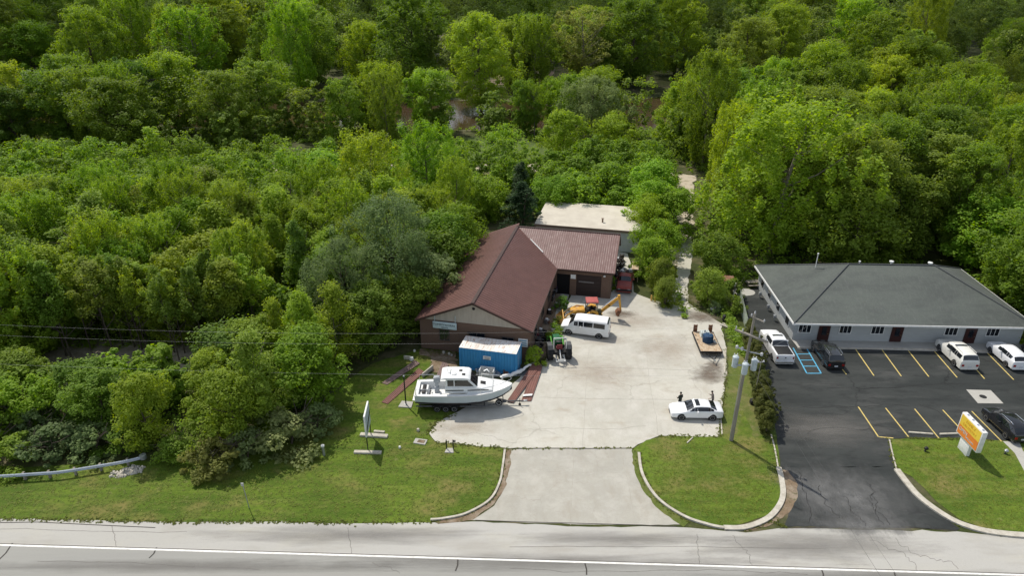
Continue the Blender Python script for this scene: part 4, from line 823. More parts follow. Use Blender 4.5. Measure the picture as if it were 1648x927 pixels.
for (kw_, pw_), items in buck.items():
    items.sort(key=lambda c_: scr(c_[0], c_[1])); n_ = len(items)
    for i_, (x, y, key, H, lf, w_, zone) in enumerate(items):
        if n_ == 1: lab = kw_+' '+pw_
        elif n_ == 2: lab = ('left' if i_ == 0 else 'right')+'-hand '+kw_+' '+pw_
        elif i_ == 0: lab = 'leftmost '+kw_+' '+pw_
        elif i_ == n_-1: lab = 'rightmost '+kw_+' '+pw_
        elif i_ < n_/2: lab = kw_+' '+pw_+', '+(NUM[i_+1] if i_ < 20 else 'about %dth' % (i_+1))+' from left'
        else: lab = kw_+' '+pw_+', '+(NUM[n_-i_] if n_-i_ <= 20 else 'about %dth' % (n_-i_))+' from right'
        tree(key, x, y, H, lf, lab, ZG[zone], w_)
# merged wood: simplified crowns
def merged(name, items, m, label, cat, leafscale=1.0, per_tree=900, seed=3, ncl=34, rcf=.21):
    rs = np.random.RandomState(seed); Vs = []; Ts = []; Es = []
    for (x, y, key, H, lf, w_, zone) in items:
        _, _, H0, R0 = PROTO[key][0]; R = R0*H/H0*w_; sh = {'cotton': 'round', 'bank': 'vase', 'open': 'vase'}.get(key, 'round')
        C, Rr = crown_clumps(rs, H, R, H*.14, ncl, sh, R*rcf); per = max(6, per_tree//ncl)
        V, ti = leaf_arrays(rs, C, Rr, per, .46*leafscale, .8, .55); V += np.array([x, y, 0])
        Vs.append(V); Ts.append(ti); e0 = {'olive': .15, 'yellow': .3, 'rust': .02, 'mid': .6, 'bright': .5, 'deep': .9}.get(lf, .5)+rs.rand()*.1; Es.append(np.full(len(ti), e0))
    V = np.concatenate(Vs); me = quads_mesh(name, V, np.concatenate(Ts), np.concatenate(Es)); me.materials.append(m)
    return tag(link(name, me), label, cat, None, 'stuff')
print('single', len(single), 'rest', len(rest))
near_r = [c_ for c_ in rest if c_[6] in ('low', 'mid', 'top', 'back')]; mid_r = [c_ for c_ in rest if c_[6] in ('right', 'bank')]; far_r = [c_ for c_ in rest if c_[6] in ('far', 'farright')]
print('near', len(near_r), 'mid', len(mid_r), 'far', len(far_r))
if near_r: merged('thicket', near_r, LEAF_THICK, 'dense bright green thicket of small trees between the poplars and the river', 'thicket', .42, 4200, 13, 80, .25)
if mid_r: merged('woodland', mid_r, LEAF_MIDW, 'green woods filling in between the big trees behind the office and along the river', 'woodland', .62, 3000, 14, 80)
if far_r: merged('woodland', far_r, LEAF_STUFF, 'mass of mixed green woodland beyond the river', 'woodland', .80, 3400, 15, 60, .29)
far = []
r = random.Random(31)
for k in range(700):
    y = r.uniform(445, 800); x = r.uniform(-.86*y, .86*y)
    far.append((x, y, 'cotton', r.uniform(15, 30), r.choice(['mid', 'deep', 'olive', 'yellow']), r.uniform(.9, 1.3), 'x'))
for k in range(260):
    x = r.uniform(-380, 380); y = 436+abs(x)*.05+r.uniform(0, 14)
    far.append((x, y, 'bank', r.uniform(15, 20), 'deep', 1.1, 'x'))
merged('far_woodland', far, LEAF_FAR_SHADED, 'dark wood tinted as in shade beyond the ploughed field along the top of the picture', 'woodland', 1.5, 900, 4, 30, .33)
# undergrowth between the trunks
def under(name, poly, n, label, seed, hmax=1.3, leaf=.16, lo=0.0):
    rs = np.random.RandomState(seed); P = []
    xs = [p[0] for p in poly]; ys = [p[1] for p in poly]; fld = rs.rand(400, 2)
    while len(P) < n:
        x = rs.uniform(min(xs), max(xs)); y = rs.uniform(min(ys), max(ys))
        if not inside((x, y), poly) or onriver(x, y) or not cull(x, y, 0): continue
        if sin(x*.21+2.1*sin(y*.13))+sin(y*.27+x*.09) < lo: continue
        p = inv @ Vector((x, y, 0))
        if -6.6 < p.x < 16.5 and -1 < p.y < 42.5: continue
        if inside((x, y), GAPR) and rs.rand() < .8: continue
        q = invo @ Vector((x, y, 0))
        if -5 < q.x < 27 and -12 < q.y < 16: continue
        P.append((x, y, rs.rand()**1.5*hmax*.6))
    C = np.array(P); R = rs.uniform(.35, .8, len(C)); V, ti = leaf_arrays(rs, C, R, 16, leaf, .55, .4, up=.9); V[:, 2] = np.maximum(V[:, 2], .03)
    me = quads_mesh(name, V, ti, np.repeat(rs.rand(len(C))*.6+.2, 16)); me.materials.append(LEAF_UNDER)
    return tag(link(name, me), label, 'undergrowth', None, 'stuff')
under('undergrowth', STAND, 11000, 'leafy undergrowth between the trunks of the dense stand on the left', 1, lo=-.5)
under('undergrowth', RIGHT+[(40, 160)], 6500, 'leafy undergrowth below the tall trees on the right', 2, 1.8, .2, lo=-1.2)
under('undergrowth', [(-240, 132), (-70, 128), (-20, 140), (34, 140), (75, 165), (70, 172), (0, 168), (-60, 169), (-120, 173), (-240, 180)], 6500, 'leafy undergrowth on the near river bank', 3, 1.8, .22, lo=-.8)
under('undergrowth', [(4, 108), (17, 104), (21, 88), (20.5, 72), (24.5, 88), (26, 99), (28, 110), (30, 120), (26, 131), (4, 133)], 1500, 'leafy undergrowth round the cream shed and the sandy track', 4, 1.4, .18, lo=-1.5)
under('undergrowth', [(25.2, 61), (24.8, 68), (25.5, 76), (27, 84), (31, 86), (31.5, 80), (30.4, 70), (28.2, 62)], 500, 'weeds along the fence between the lot and the office', 5, 1.2, .12, lo=-1.9)
# dead branches behind the office
o = empty('dead_tree', 'bleached leafless dead tree poking out of the green woods above the office roof', 'dead tree', (G(1545, 400).x, G(1545, 400).y, 0)); m = MB()
rr_ = random.Random(5)
for dx, dz, l in ((-2.4, 9.5, 1), (-1.6, 10.2, 1), (2.6, 9.2, 1), (3.3, 7.6, 1), (.6, 8.5, 1), (-.6, 7.4, 1)):
    dz *= 1.25; dx *= 1.4; m.tube([(0, 0, 0), (dx*.1, .1, dz*.45), (dx*.75, -.2, dz*.66), (dx*.72, -.2, dz*.82), (dx, -.3+rr_.uniform(-.5, .5), dz)], .14, 6, .04)
m.build('branches', M_dead, o)

# ------------------------------------------------------------ unseen clouds added high above the frame to dim the far woods
cm = bpy.data.materials.new('shade_cloud_mat'); cm.use_nodes = True; cn = cm.node_tree.nodes; cl = cm.node_tree.links
cn['Principled BSDF'].inputs['Base Color'].default_value = (.9, .9, .9, 1); cn['Principled BSDF'].inputs['Roughness'].default_value = 1
ct = cn.new('ShaderNodeBsdfTransparent'); cx_ = cn.new('ShaderNodeMixShader'); cx_.inputs[0].default_value = .45; cl.new(ct.outputs[0], cx_.inputs[1]); cl.new(cn['Principled BSDF'].outputs[0], cx_.inputs[2]); cl.new(cx_.outputs[0], cn['Material Output'].inputs[0])
def shade_cloud(tx, ty, rx, ry, h, n, seed):
    r2 = random.Random(seed); bm = bmesh.new(); off2 = Vector((sdir.x, sdir.y))/sdir.z*h
    for k in range(n):
        a = r2.uniform(0, 6.28); q = r2.random()**.5; rr2 = r2.uniform(.18, .34)*min(rx, ry)
        M_ = Matrix.Translation((tx+off2.x+cos(a)*q*rx, ty+off2.y+sin(a)*q*ry, h+r2.uniform(-20, 40))) @ Matrix.Diagonal((rr2*1.5, rr2*1.2, rr2*.35, 1))
        bmesh.ops.create_icosphere(bm, subdivisions=3, radius=1.0, matrix=M_)
    for v_ in bm.verts:
        p = v_.co; v_.co = p+Vector((sin(p.y*.11+p.z)*6, sin(p.x*.09)*6, sin(p.x*.07+p.y*.08)*5))
    me = bpy.data.meshes.new('shade_cloud'); bm.to_mesh(me); bm.free(); me.shade_smooth(); me.materials.append(cm); return tag(link('shade_cloud', me), kind='structure')
shade_cloud(-60, 520, 520, 170, 420, 34, 1)
shade_cloud(150, 300, 170, 90, 380, 12, 2); shade_cloud(-150, 270, 120, 60, 380, 8, 3); shade_cloud(120, 150, 55, 35, 330, 7, 4)
# ------------------------------------------------------------ vehicles
M_tyre = mat('tyre_rubber', (.022, .022, .023), None, 6, rough=.85)
M_rim = mat('alloy_rim', (.55, .56, .57), (.42, .43, .44), 4, rough=.35, metal=.7)
M_rimd = mat('steel_rim', (.45, .45, .44), (.28, .27, .26), 4, rough=.6)
M_carglass = mat('car_glass', (.010, .013, .016), None, 2, rough=.05, spec=.8)
M_chrome = mat('chrome_trim', (.7, .7, .7), None, 4, rough=.2, metal=1)
M_redl = mat('red_tail_lamp', (.30, .012, .010), None, 4, rough=.25)
M_lamp = mat('clear_lamp', (.65, .66, .66), None, 4, rough=.15)
M_plast = mat('black_plastic', (.018, .018, .019), None, 4, rough=.6)
M_plate = mat('licence_plate', (.6, .62, .64), None, 6, rough=.5)
PAINT = dict(white=mat('white_car_paint', (.80, .81, .82), (.74, .75, .76), .8, rough=.28, coat=.6), pearl=mat('pearl_white_paint', (.74, .73, .68), (.68, .67, .62), .8, rough=.28, coat=.6),
             black=mat('black_car_paint', (.012, .013, .015), (.016, .017, .019), .8, rough=.2, coat=.7), van=mat('white_van_paint', (.80, .80, .79), (.70, .70, .68), 1.2, rough=.4, coat=.3))
def wheel(parent, x, y, r, w, side, rimm=None):
    m = MB(); s = side
    m.lathe([(r*.62, -w/2), (r*.9, -w/2), (r, -w*.36), (r, w*.36), (r*.9, w/2), (r*.62, w/2)], (x, y, r), 'y', 24); wo = m.build('wheel', M_tyre, parent)
    m = MB(); m.lathe([(r*.61, w/2*s*.8), (r*.64, w/2*s*1.02), (r*.56, w/2*s*1.0), (r*.5, w/2*s*.78)], (x, y, r), 'y', 20)
    for k in range(5):
        a = k*2*pi/5; m.box((x+cos(a)*r*.28, y+s*w/2*.86, r+sin(a)*r*.28), (r*.56, w*.10, r*.15), 0, 0, -a)
    m.lathe([(r*.13, w/2*s*.8), (r*.12, w/2*s*1.0)], (x, y, r), 'y', 10); m.build('rim', rimm or M_rim, wo)
    m = MB(); m.lathe([(r*.62, w/2*s*.55), (r*.02, w/2*s*.56)], (x, y, r), 'y', 16); m.build('brake_disc', M_plast, wo)
    return wo
def car(name, label, cat, loc, rz, st, paint, wb, r, tw, glass, extras=None, group=None, rimm=None, zs=.24, arch=None):
    """st: stations from front (x+) to rear: (x, belt, roof, half width, half roof width)"""
    root = empty(name, label, cat, loc, rz, group); P = PAINT[paint] if isinstance(paint, str) else paint
    rows = []
    for (x, belt, roof, w, wr) in st:
        gl = roof > belt+.12
        h = [(w*.90, zs), (w*.985, zs+.10), (w, zs+(belt-zs)*.45), (w*.985, zs+(belt-zs)*.8), (w*.95, belt)]
        if gl: h += [(w*.95+(wr-w*.95)*.92, belt+(roof-belt)*.86), (wr*.9, roof-.015), (wr*.5, roof+.02), (0, roof+.03)]
        else: h += [(w*.86, belt+.035), (w*.7, max(roof, belt+.04)+.012), (w*.4, max(roof, belt+.04)+.025), (0, max(roof, belt+.04)+.03)]
        rows.append([Vector((x, y, z)) for y, z in h]+[Vector((x, -y, z)) for y, z in h[-2::-1]])
    nr = len(rows[0]); V = [v for r_ in rows for v in r_]; F = []
    for i in range(len(rows)-1):
        for j in range(nr-1): F.append((i*nr+j, i*nr+j+1, (i+1)*nr+j+1, (i+1)*nr+j))
    F.append(tuple(range(nr))[::-1]); F.append(tuple((len(rows)-1)*nr+j for j in range(nr)))
    F += [(i*nr, (i+1)*nr, (i+2)*nr-1, (i+1)*nr-1) for i in range(len(rows)-1)]
    mb = MB(); mb.add(V, F, True); body = mb.build('body', P, root, angle=32)
    def patch(nm, c, ins=(.0, 0, 0, 0), off=.012, m=None, bev=True):
        # c = four corners; ins = inset fractions (left, right, bottom, top)
        a, b, c_, d = c; f = lambda u, v: (a*(1-u)+b*u)*(1-v)+(d*(1-u)+c_*u)*v
        u0, u1, v0, v1 = ins[0], 1-ins[1], ins[2], 1-ins[3]; n = (b-a).cross(d-a).normalized(); cen = f(.5, .5)
        if n.dot(cen-Vector((cen.x*.9, 0, .8))) < 0: n = -n
        pts = [f(u0, v0), f(u1, v0), f(u1, v1), f(u0, v1)]
        mm = MB(); mm.slab([p+n*off for p in pts], n, off+.03); return mm.build(nm, m or M_carglass, root)
    def strip_patch(nm, i, j, ins, off=.014):
        a0, a1, v0, v1 = ins[0]*2.2, ins[1]*2.2, ins[2], 1-ins[3]; A = list(rows[i][5:nr-5]); B = list(rows[j][5:nr-5]); n_ = len(A)
        if nm == 'sunroof': A = A[1:-1]; B = B[1:-1]; n_ -= 2
        for Q in (A, B): Q[0] = Q[0].lerp(Q[1], a0); Q[-1] = Q[-1].lerp(Q[-2], a1)
        lo_ = [A[k].lerp(B[k], v0) for k in range(n_)]; hi_ = [A[k].lerp(B[k], v1) for k in range(n_)]
        mid = n_//2; nn = (hi_[mid]-lo_[mid]).cross(Vector((0, 1, 0))).normalized()
        if nn.z < 0: nn = -nn
        V_ = [p+nn*off for p in lo_]+[p+nn*off for p in hi_]; mm = MB(); mm.add(V_+[v-nn*(off+.02) for v in V_], [(k, k+1, n_+k+1, n_+k) for k in range(n_-1)]+[(2*n_+k, 3*n_+k, 3*n_+k+1, 2*n_+k+1) for k in range(n_-1)]+
            [(k, 2*n_+k, 2*n_+k+1, k+1) for k in range(n_-1)]+[(n_+k, n_+k+1, 3*n_+k+1, 3*n_+k) for k in range(n_-1)]+[(0, n_, 3*n_, 2*n_), (n_-1, 3*n_-1, 4*n_-1, 2*n_-1)], True); return mm.build(nm, M_carglass, root)
    for g in glass:
        kind, i, j, ins = g[:4]
        if kind == 'side':
            for s in (0, 1):
                q = lambda k, e: rows[k][e if s == 0 else nr-1-e]
                A = [q(k, 4) for k in range(i, j+1)]; B = [q(k, 5) for k in range(i, j+1)]; xa, xb = A[0].x, A[-1].x
                X0 = xa+(xb-xa)*ins[0]; X1 = xb-(xb-xa)*ins[1]
                def at_x(Q, x):
                    for k in range(len(Q)-1):
                        if (Q[k].x-x)*(Q[k+1].x-x) <= 0 and abs(Q[k].x-Q[k+1].x) > 1e-6: return Q[k].lerp(Q[k+1], (x-Q[k].x)/(Q[k+1].x-Q[k].x))
                    return Q[-1]
                xs_ = sorted({X0, X1} | {p.x for p in A if min(X0, X1) < p.x < max(X0, X1)}); lo_ = []; hi_ = []
                for x in xs_: a_, b_ = at_x(A, x), at_x(B, x); lo_.append(a_.lerp(b_, ins[2])); hi_.append(a_.lerp(b_, 1-ins[3]))
                n_ = len(xs_); nn = (hi_[0]-lo_[0]).cross(Vector((1, 0, 0))).normalized()
                if nn.y*lo_[0].y < 0: nn = -nn
                V_ = [p+nn*.016 for p in lo_+hi_]; mm = MB(); mm.add(V_+[v-nn*.03 for v in V_], [(k, k+1, n_+k+1, n_+k) for k in range(n_-1)]+[(2*n_+k, 3*n_+k, 3*n_+k+1, 2*n_+k+1) for k in range(n_-1)]+
                    [(k, 2*n_+k, 2*n_+k+1, k+1) for k in range(n_-1)]+[(n_+k, n_+k+1, 3*n_+k+1, 3*n_+k) for k in range(n_-1)]+[(0, n_, 3*n_, 2*n_), (n_-1, 3*n_-1, 4*n_-1, 2*n_-1)]); mm.build('side_window', M_carglass, root)
        elif kind in ('windshield', 'rear_window'):
            strip_patch(kind, i, j, ins)
        elif kind == 'sunroof':
            strip_patch('sunroof', i, j, ins)
    hw = max(s_[3] for s_ in st)
    for x in (wb[0], wb[1]):
        for s in (1, -1):
            m = MB(); y = hw*s
            m.lathe([(r*1.17, -.10*s), (r*1.17, .006*s), (r*.2, .008*s)], (x, y*.985, r*1.03), 'y', 22); m.build('wheel_arch', M_plast, root)
            wheel(root, x, (hw-tw/2+.03)*s, r, tw, s, rimm)
    L0, L1 = st[0][0], st[-1][0]
    # lamps, bumpers, mirrors, plate
    f0, b0 = st[0], st[-1]
    zl_ = zs+(f0[1]-zs)*.72; zt = zs+(b0[1]-zs)*.78
    for s in (1, -1):
        m = MB(); m.box((L0-.06, f0[3]*.72*s, zl_), (.16, .34, .15)); m.build('headlight', M_lamp, root, bevel=.02)
        m = MB(); m.box((L1+.05, b0[3]*.80*s, zt), (.16, .26, .24)); m.build('tail_light', M_redl, root, bevel=.02)
    m = MB(); m.box((L0-.02, 0, zs+(f0[1]-zs)*.42), (.10, f0[3]*1.1, .16)); m.build('grille', M_plast, root, bevel=.02)
    m = MB(); m.box((L1+.04, 0, zs+.10), (.12, b0[3]*1.86, .14)); m.build('rear_bumper', M_plast if paint == 'black' else P, root, bevel=.03)
    m = MB(); m.box((L1-.015, 0, zs+(b0[1]-zs)*.55), (.03, .36, .14)); m.build('licence_plate', M_plate, root)
    ci = glass[0][1] if glass else 2; mx = st[ci][0]-.28
    for s in (1, -1):
        m = MB(); m.box((mx, (hw+.10)*s, st[ci][1]+.06), (.14, .24, .16)); m.build('mirror', P, root, bevel=.03)
    return root, body, rows
sed = [(2.40, .55, .55, .62, .6), (2.32, .66, .66, .80, .6), (2.0, .74, .74, .90, .6), (1.45, .84, .86, .925, .6), (1.02, .92, .94, .93, .62), (.28, .96, 1.38, .93, .62), (-.25, .97, 1.445, .93, .64), (-.85, .98, 1.43, .93, .63), (-1.20, .99, 1.36, .93, .60), (-1.85, 1.01, 1.06, .92, .60), (-2.25, .97, .99, .88, .6), (-2.40, .88, .88, .80, .6)]
c = G(1121.7, 677.2); car('sedan', 'white sedan with dark sunroof, parked sideways in the pale lot with two people behind it', 'car', (c.x, c.y+.9, 0), pi-.03, sed, 'white', (1.44, -1.42), .335, .22,
    [('side', 5, 8, (.02, .01, .10, .06)), ('windshield', 4, 5, (.04, .04, .08, .06)), ('rear_window', 9, 8, (.05, .05, .12, .05)), ('sunroof', 5, 6, (.12, .12, .3, .0)), ('side', 4, 5, (.45, .0, .15, .12)), ('side', 8, 9, (.0, .55, .15, .15))], rimm=M_rimd)
vn = [(2.78, .70, .70, .72, .6), (2.68, .95, .95, .92, .6), (2.2, 1.10, 1.12, .98, .6), (1.85, 1.18, 1.22, 1.0, .7), (1.18, 1.22, 1.98, 1.0, .82), (.7, 1.22, 2.06, 1.0, .86), (-1.0, 1.22, 2.08, 1.0, .86), (-2.45, 1.22, 2.05, 1.0, .84), (-2.72, 1.18, 1.90, .98, .8), (-2.78, .9, .92, .96, .8)]
c = G(939.3, 542.2); hd = atan2(.92, -3.42); nv = Vector((-sin(hd), cos(hd)))
root, body, rows = car('passenger_van', 'long white passenger van parked in front of the yellow backhoe', 'van', (c.x-nv.x*.98, c.y-nv.y*.98, 0), hd, vn, 'van', (1.74, -1.72), .37, .24,
    [('side', 5, 6, (.03, .68, .08, .16)), ('side', 5, 6, (.37, .04, .08, .16)), ('side', 6, 7, (.02, .10, .08, .16)), ('windshield', 3, 4, (.04, .04, .06, .06)), ('side', 4, 5, (.0, .12, .12, .2)), ('rear_window', 8, 7, (.1, .1, .1, .3))], rimm=M_rimd)
SD = radians(-91.5)+pi
# pickup
pk = [(2.95, .85, .85, .80, .6), (2.88, 1.05, 1.05, .96, .6), (2.3, 1.17, 1.20, 1.0, .6), (1.55, 1.22, 1.26, 1.01, .7), (.85, 1.26, 1.86, 1.01, .74), (.3, 1.27, 1.93, 1.01, .76), (-.75, 1.28, 1.90, 1.01, .75), (-1.05, 1.28, 1.31, 1.01, .75), (-2.9, 1.28, 1.30, 1.0, .8), (-2.96, 1.2, 1.2, .97, .8)]
c = G(1263, 589.5); PU = (c.x, c.y+3.0, 0)
root, body, rows = car('pickup_truck', 'white crew cab pickup with a black bed cover beside the hedge', 'pickup truck', PU, SD, pk, 'white', (1.95, -1.75), .40, .27,
    [('side', 5, 6, (.0, .48, .10, .14)), ('side', 5, 6, (.56, .02, .10, .14)), ('windshield', 3, 4, (.04, .04, .06, .06)), ('rear_window', 7, 6, (.05, .05, .05, .12), .02), ('side', 4, 5, (.1, .05, .12, .2)), ('sunroof', 5, 6, (.2, .2, .0, .72))])
m = MB(); m.box((-1.98, 0, 1.345), (1.72, 1.62, .05)); m.build('bed_cover', M_plast, root, bevel=.02)
m = MB(); m.box((-2.975, 0, .98), (.04, 1.5, .42)); tg = m.build('tailgate', PAINT['white'], root, bevel=.015); m = MB(); m.box((-3.0, 0, 1.02), (.02, .16, .12)); m.build('emblem', M_plast, tg)
m = MB(); m.box((-3.05, 0, .52), (.22, 1.9, .16)); m.build('step_bumper', M_chrome, root, bevel=.02)
suv = [(2.40, .72, .72, .72, .6), (2.33, .92, .92, .90, .6), (1.9, 1.02, 1.04, .95, .6), (1.25, 1.10, 1.13, .96, .68), (.55, 1.14, 1.68, .96, .70), (.0, 1.15, 1.76, .96, .72), (-1.3, 1.16, 1.76, .96, .71), (-2.08, 1.17, 1.70, .95, .68), (-2.36, 1.12, 1.16, .93, .64), (-2.42, .85, .86, .88, .6)]
def rails(root, x0, x1, y, z, m_):
    for s in (1, -1):
        m = MB(); m.tube([(x0, y*s, z), (x0-.15, y*s, z+.07), (x1+.15, y*s, z+.07), (x1, y*s, z)], .022, 6); m.build('roof_rail', m_, root)
SG = [('side', 5, 6, (.0, .30, .08, .10)), ('side', 6, 7, (.0, .12, .12, .14)), ('windshield', 3, 4, (.04, .04, .06, .06)), ('rear_window', 8, 7, (.07, .07, .14, .10), .03), ('side', 4, 5, (.12, .05, .12, .18)), ('side', 5, 6, (.74, .04, .08, .10))]
c = G(1345, 597.5); root, _, _ = car('suv', 'glossy black suv with roof rails parked next to the blue access aisle', 'suv', (c.x, c.y+2.45, 0), SD, suv, 'black', (1.42, -1.40), .37, .25, SG)
rails(root, .1, -1.8, .66, 1.76, M_chrome)
big_suv = [(x*1.05, b*1.04, r_*1.06, w*1.04, wr*1.06) for x, b, r_, w, wr in suv]
c = G(1559, 598.5); root, _, _ = car('suv', 'cream-white full size suv with dark sunroof in the row below the office', 'suv', (c.x, c.y+2.55, 0), SD, big_suv, 'pearl', (1.5, -1.47), .40, .26, SG+[('sunroof', 5, 6, (.12, .12, .12, .62))])
rails(root, -.5, -1.9, .70, 1.86, PAINT['pearl'])
c = G(1642, 599); xo = [(x*.97, b*.96, r_*.95, w*.98, wr*.95) for x, b, r_, w, wr in suv]; xo[-3] = (-1.75, 1.14, 1.50, .93, .60)
car('crossover', 'white crossover with sloping rear window at the right edge of the upper row', 'car', (c.x, c.y+2.4, 0), SD, xo, 'white', (1.38, -1.36), .35, .24, SG)
hb = [(2.25, .60, .60, .66, .6), (2.18, .78, .78, .84, .6), (1.8, .88, .90, .90, .6), (1.15, .97, 1.0, .92, .66), (.45, 1.02, 1.50, .92, .67), (-.1, 1.03, 1.57, .92, .68), (-1.0, 1.05, 1.54, .92, .66), (-1.65, 1.07, 1.40, .91, .62), (-2.12, 1.05, 1.10, .89, .62), (-2.25, .82, .83, .84, .6)]
c = G(1588, 679); c2 = G(1614, 703.5); hd2 = atan2(c.y-c2.y, c.x-c2.x); mid = (c+c2)/2
root, _, _ = car('hatchback', 'glossy black hatchback parked alone by the orange and yellow sign', 'car', (mid.x+.88*sin(hd2), mid.y-.88*cos(hd2), 0), hd2, hb, 'black', (1.33, -1.33), .335, .23, SG)
rails(root, .2, -1.4, .62, 1.57, M_chrome)
c = G(1680, 600); car('sedan', 'black sedan cut off by the right edge of the picture, upper row', 'car', (56.6, c.y+2.3, 0), SD, sed, 'black', (1.44, -1.42), .335, .22,
    [('side', 5, 8, (.02, .01, .10, .06)), ('windshield', 4, 5, (.04, .04, .08, .06)), ('rear_window', 9, 8, (.05, .05, .12, .05))])
# old red pickup with junk on the bed, facing the camera
M_red = mat('faded_red_paint', (.30, .065, .058), (.22, .05, .045), 1.5, rough=.5); M_rusty = mat('rusty_steel', (.23, .10, .05), (.10, .055, .035), 4, rough=.9, bump=.2)
op = [(2.6, .80, .80, .86, .6), (2.55, 1.02, 1.02, .95, .6), (1.9, 1.10, 1.12, .96, .6), (1.25, 1.14, 1.17, .96, .7), (.80, 1.16, 1.72, .96, .70), (.2, 1.16, 1.80, .96, .72), (-.15, 1.16, 1.74, .96, .70), (-.28, 1.14, 1.16, .96, .7), (-2.5, .78, .79, .95, .8), (-2.55, .6, .6, .9, .8)]
c = G(1010, 473); rp = (c.x, c.y+2.5, 0)
root, _, _ = car('old_pickup', 'old faded red flatbed pickup loaded with scrap beside the workshop wing', 'pickup truck', rp, -pi/2-.20, op, M_red, (1.75, -1.6), .38, .24,
    [('side', 4, 6, (.1, .1, .1, .14)), ('windshield', 3, 4, (.04, .04, .06, .06)), ('rear_window', 7, 6, (.08, .08, .1, .12), .02)], rimm=M_rimd)
m = MB(); m.box((2.68, 0, .58), (.16, 1.95, .2)); m.build('front_bumper', M_black, root, bevel=.02)
m = MB(); m.box((-1.45, 0, .93), (2.4, 2.1, .12)); m.box((-.32, 0, 1.35), (.06, 1.9, .8)); m.build('flatbed', M_rusty, root)
def oldpt(x, y, z): return Vector(rp)+Matrix.Rotation(-pi/2-.20, 3, 'Z') @ Vector((x, y, z))
M_alu = mat('engine_aluminium', (.42, .44, .46), (.22, .22, .23), 6, rough=.5, metal=.5)
def engine(lab, loc, rz, s=1.0, mt=None):
    e_ = empty('engine_block', lab, 'engine', loc, rz); e_.scale = (s, s, s)
    m = MB(); m.box((0, 0, .25), (.7, .5, .5)); m.box((0, .18, .55), (.6, .2, .2), 0, .4); m.box((0, -.18, .55), (.6, .2, .2), 0, -.4); m.build('block', mt or M_alu, e_, bevel=.03)
    m = MB(); [m.tube([(x, -.28, .45), (x, -.45, .3), (x*.6, -.5, .1)], .04, 6) for x in (-.24, -.08, .08, .24)]; m.build('exhaust_pipe', M_rusty, e_)
    m = MB(); m.lathe([(.05, 0), (.22, .02), (.22, .10), (.05, .12)], (0, 0, .66)); m.build('air_filter', M_whitep, e_); return e_
engine('grey engine lying on the red pickup bed, left side', oldpt(-1.0, -.45, 1.0), .4); engine('pale engine on the red pickup bed, right side', oldpt(-1.5, .5, 1.0), 1.9, .95)
e_ = empty('wheel_stack', 'pale curved fender resting at the back of the red pickup bed', 'scrap part', oldpt(-2.1, -.3, 1.0), .3); m = MB(); m.tube([(-.4, 0, .05), (-.3, 0, .4), (0, 0, .6), (.3, 0, .4), (.4, 0, .05)], .09, 8); m.build('curved_panel', M_whitep, e_)
e_.name = 'fender_panel'
# ------------------------------------------------------------ yellow backhoe
M_cy = mat('worn_yellow_paint', (.62, .34, .045), (.42, .20, .05), 2.2, rough=.6, lo=.4, hi=.7); M_cyp = mat('pale_yellow_paint', (.72, .46, .14), (.50, .28, .07), 3, rough=.6)
M_canr = mat('red_canopy', (.42, .10, .085), (.33, .08, .07), 2, rough=.5); M_olive = mat('grimy_olive_paint', (.10, .10, .05), (.05, .055, .03), 4, rough=.8)
c = G(951, 520); bh = empty('backhoe_loader', 'worn yellow backhoe loader with a red canopy and raised boom behind the white van', 'backhoe', (c.x, c.y+.9, 0), pi-.0)
# local: front = +x (pointing left in the picture), origin between the rear wheels
def mk(nm, m_, par=bh, **k):
    def f(mb): return mb.build(nm, m_, par, **k)
    return f
m = MB(); m.box((.95, 0, .72), (3.0, .75, .42)); m.box((-.35, 0, .85), (1.1, .95, .5)); m.build('chassis', M_olive, bh, bevel=.03)
m = MB(); m.prism([(.75, .95), (2.35, .90), (2.42, 1.25), (2.3, 1.42), (.75, 1.58)], -.42, .42, 'y'); m.build('engine_hood', M_cy, bh, bevel=.05)
m = MB(); m.box((.28, 0, 1.28), (.5, .8, .55)); m.box((-.25, 0, 1.15), (.5, .5, .14)); m.box((-.48, 0, 1.45), (.12, .5, .5)); m.build('seat', M_plast, bh, bevel=.04)
for s in (1, -1):
    m = MB(); m.tube([(.55, .72*s, .9), (.50, .68*s, 2.55)], .05, 6); m.tube([(-.75, .72*s, .9), (-.68, .66*s, 2.55)], .05, 6); m.tube([(.55, .72*s, 1.5), (-.75, .72*s, 1.4)], .035, 6); m.build('canopy_post', M_olive, bh)
    m = MB(); m.prism([(.50, 1.15), (-.1, 1.60), (-.75, 1.45), (-.85, 1.1), (-.8, 1.06), (-.1, 1.5), (.5, 1.06)], .62*s, 1.08*s, 'y'); m.build('rear_fender', M_cy, bh)
    # loader arms
    m = MB(); m.tube([(.75, .60*s, 1.45), (1.6, .62*s, 1.55), (2.75, .62*s, .95), (3.25, .62*s, .32)], .10, 6, .085); m.build('loader_arm', M_cy, bh)
    m = MB(); m.tube([(.9, .60*s, .75), (2.3, .60*s, 1.1)], .055, 6); m.tube([(2.2, .52*s, 1.5), (3.15, .5*s, .75)], .045, 6); m.build('loader_ram', M_chrome, bh)
m = MB(); m.box((-.1, 0, 2.62), (1.5, 1.55, .12), 0, 0, 0, .86); m.build('canopy', M_canr, bh, bevel=.03)
m = MB(); m.prism([(3.2, .75), (3.15, .12), (3.3, .02), (4.05, .02), (4.05, .07), (3.36, .10), (3.27, .2), (3.30, .75)], -1.15, 1.15, 'y')
for s in (1, -1): m.prism([(3.2, .75), (3.2, .05), (3.95, .04)], 1.15*s-.02, 1.15*s+.02, 'y')
m.build('front_bucket', M_cyp, bh)
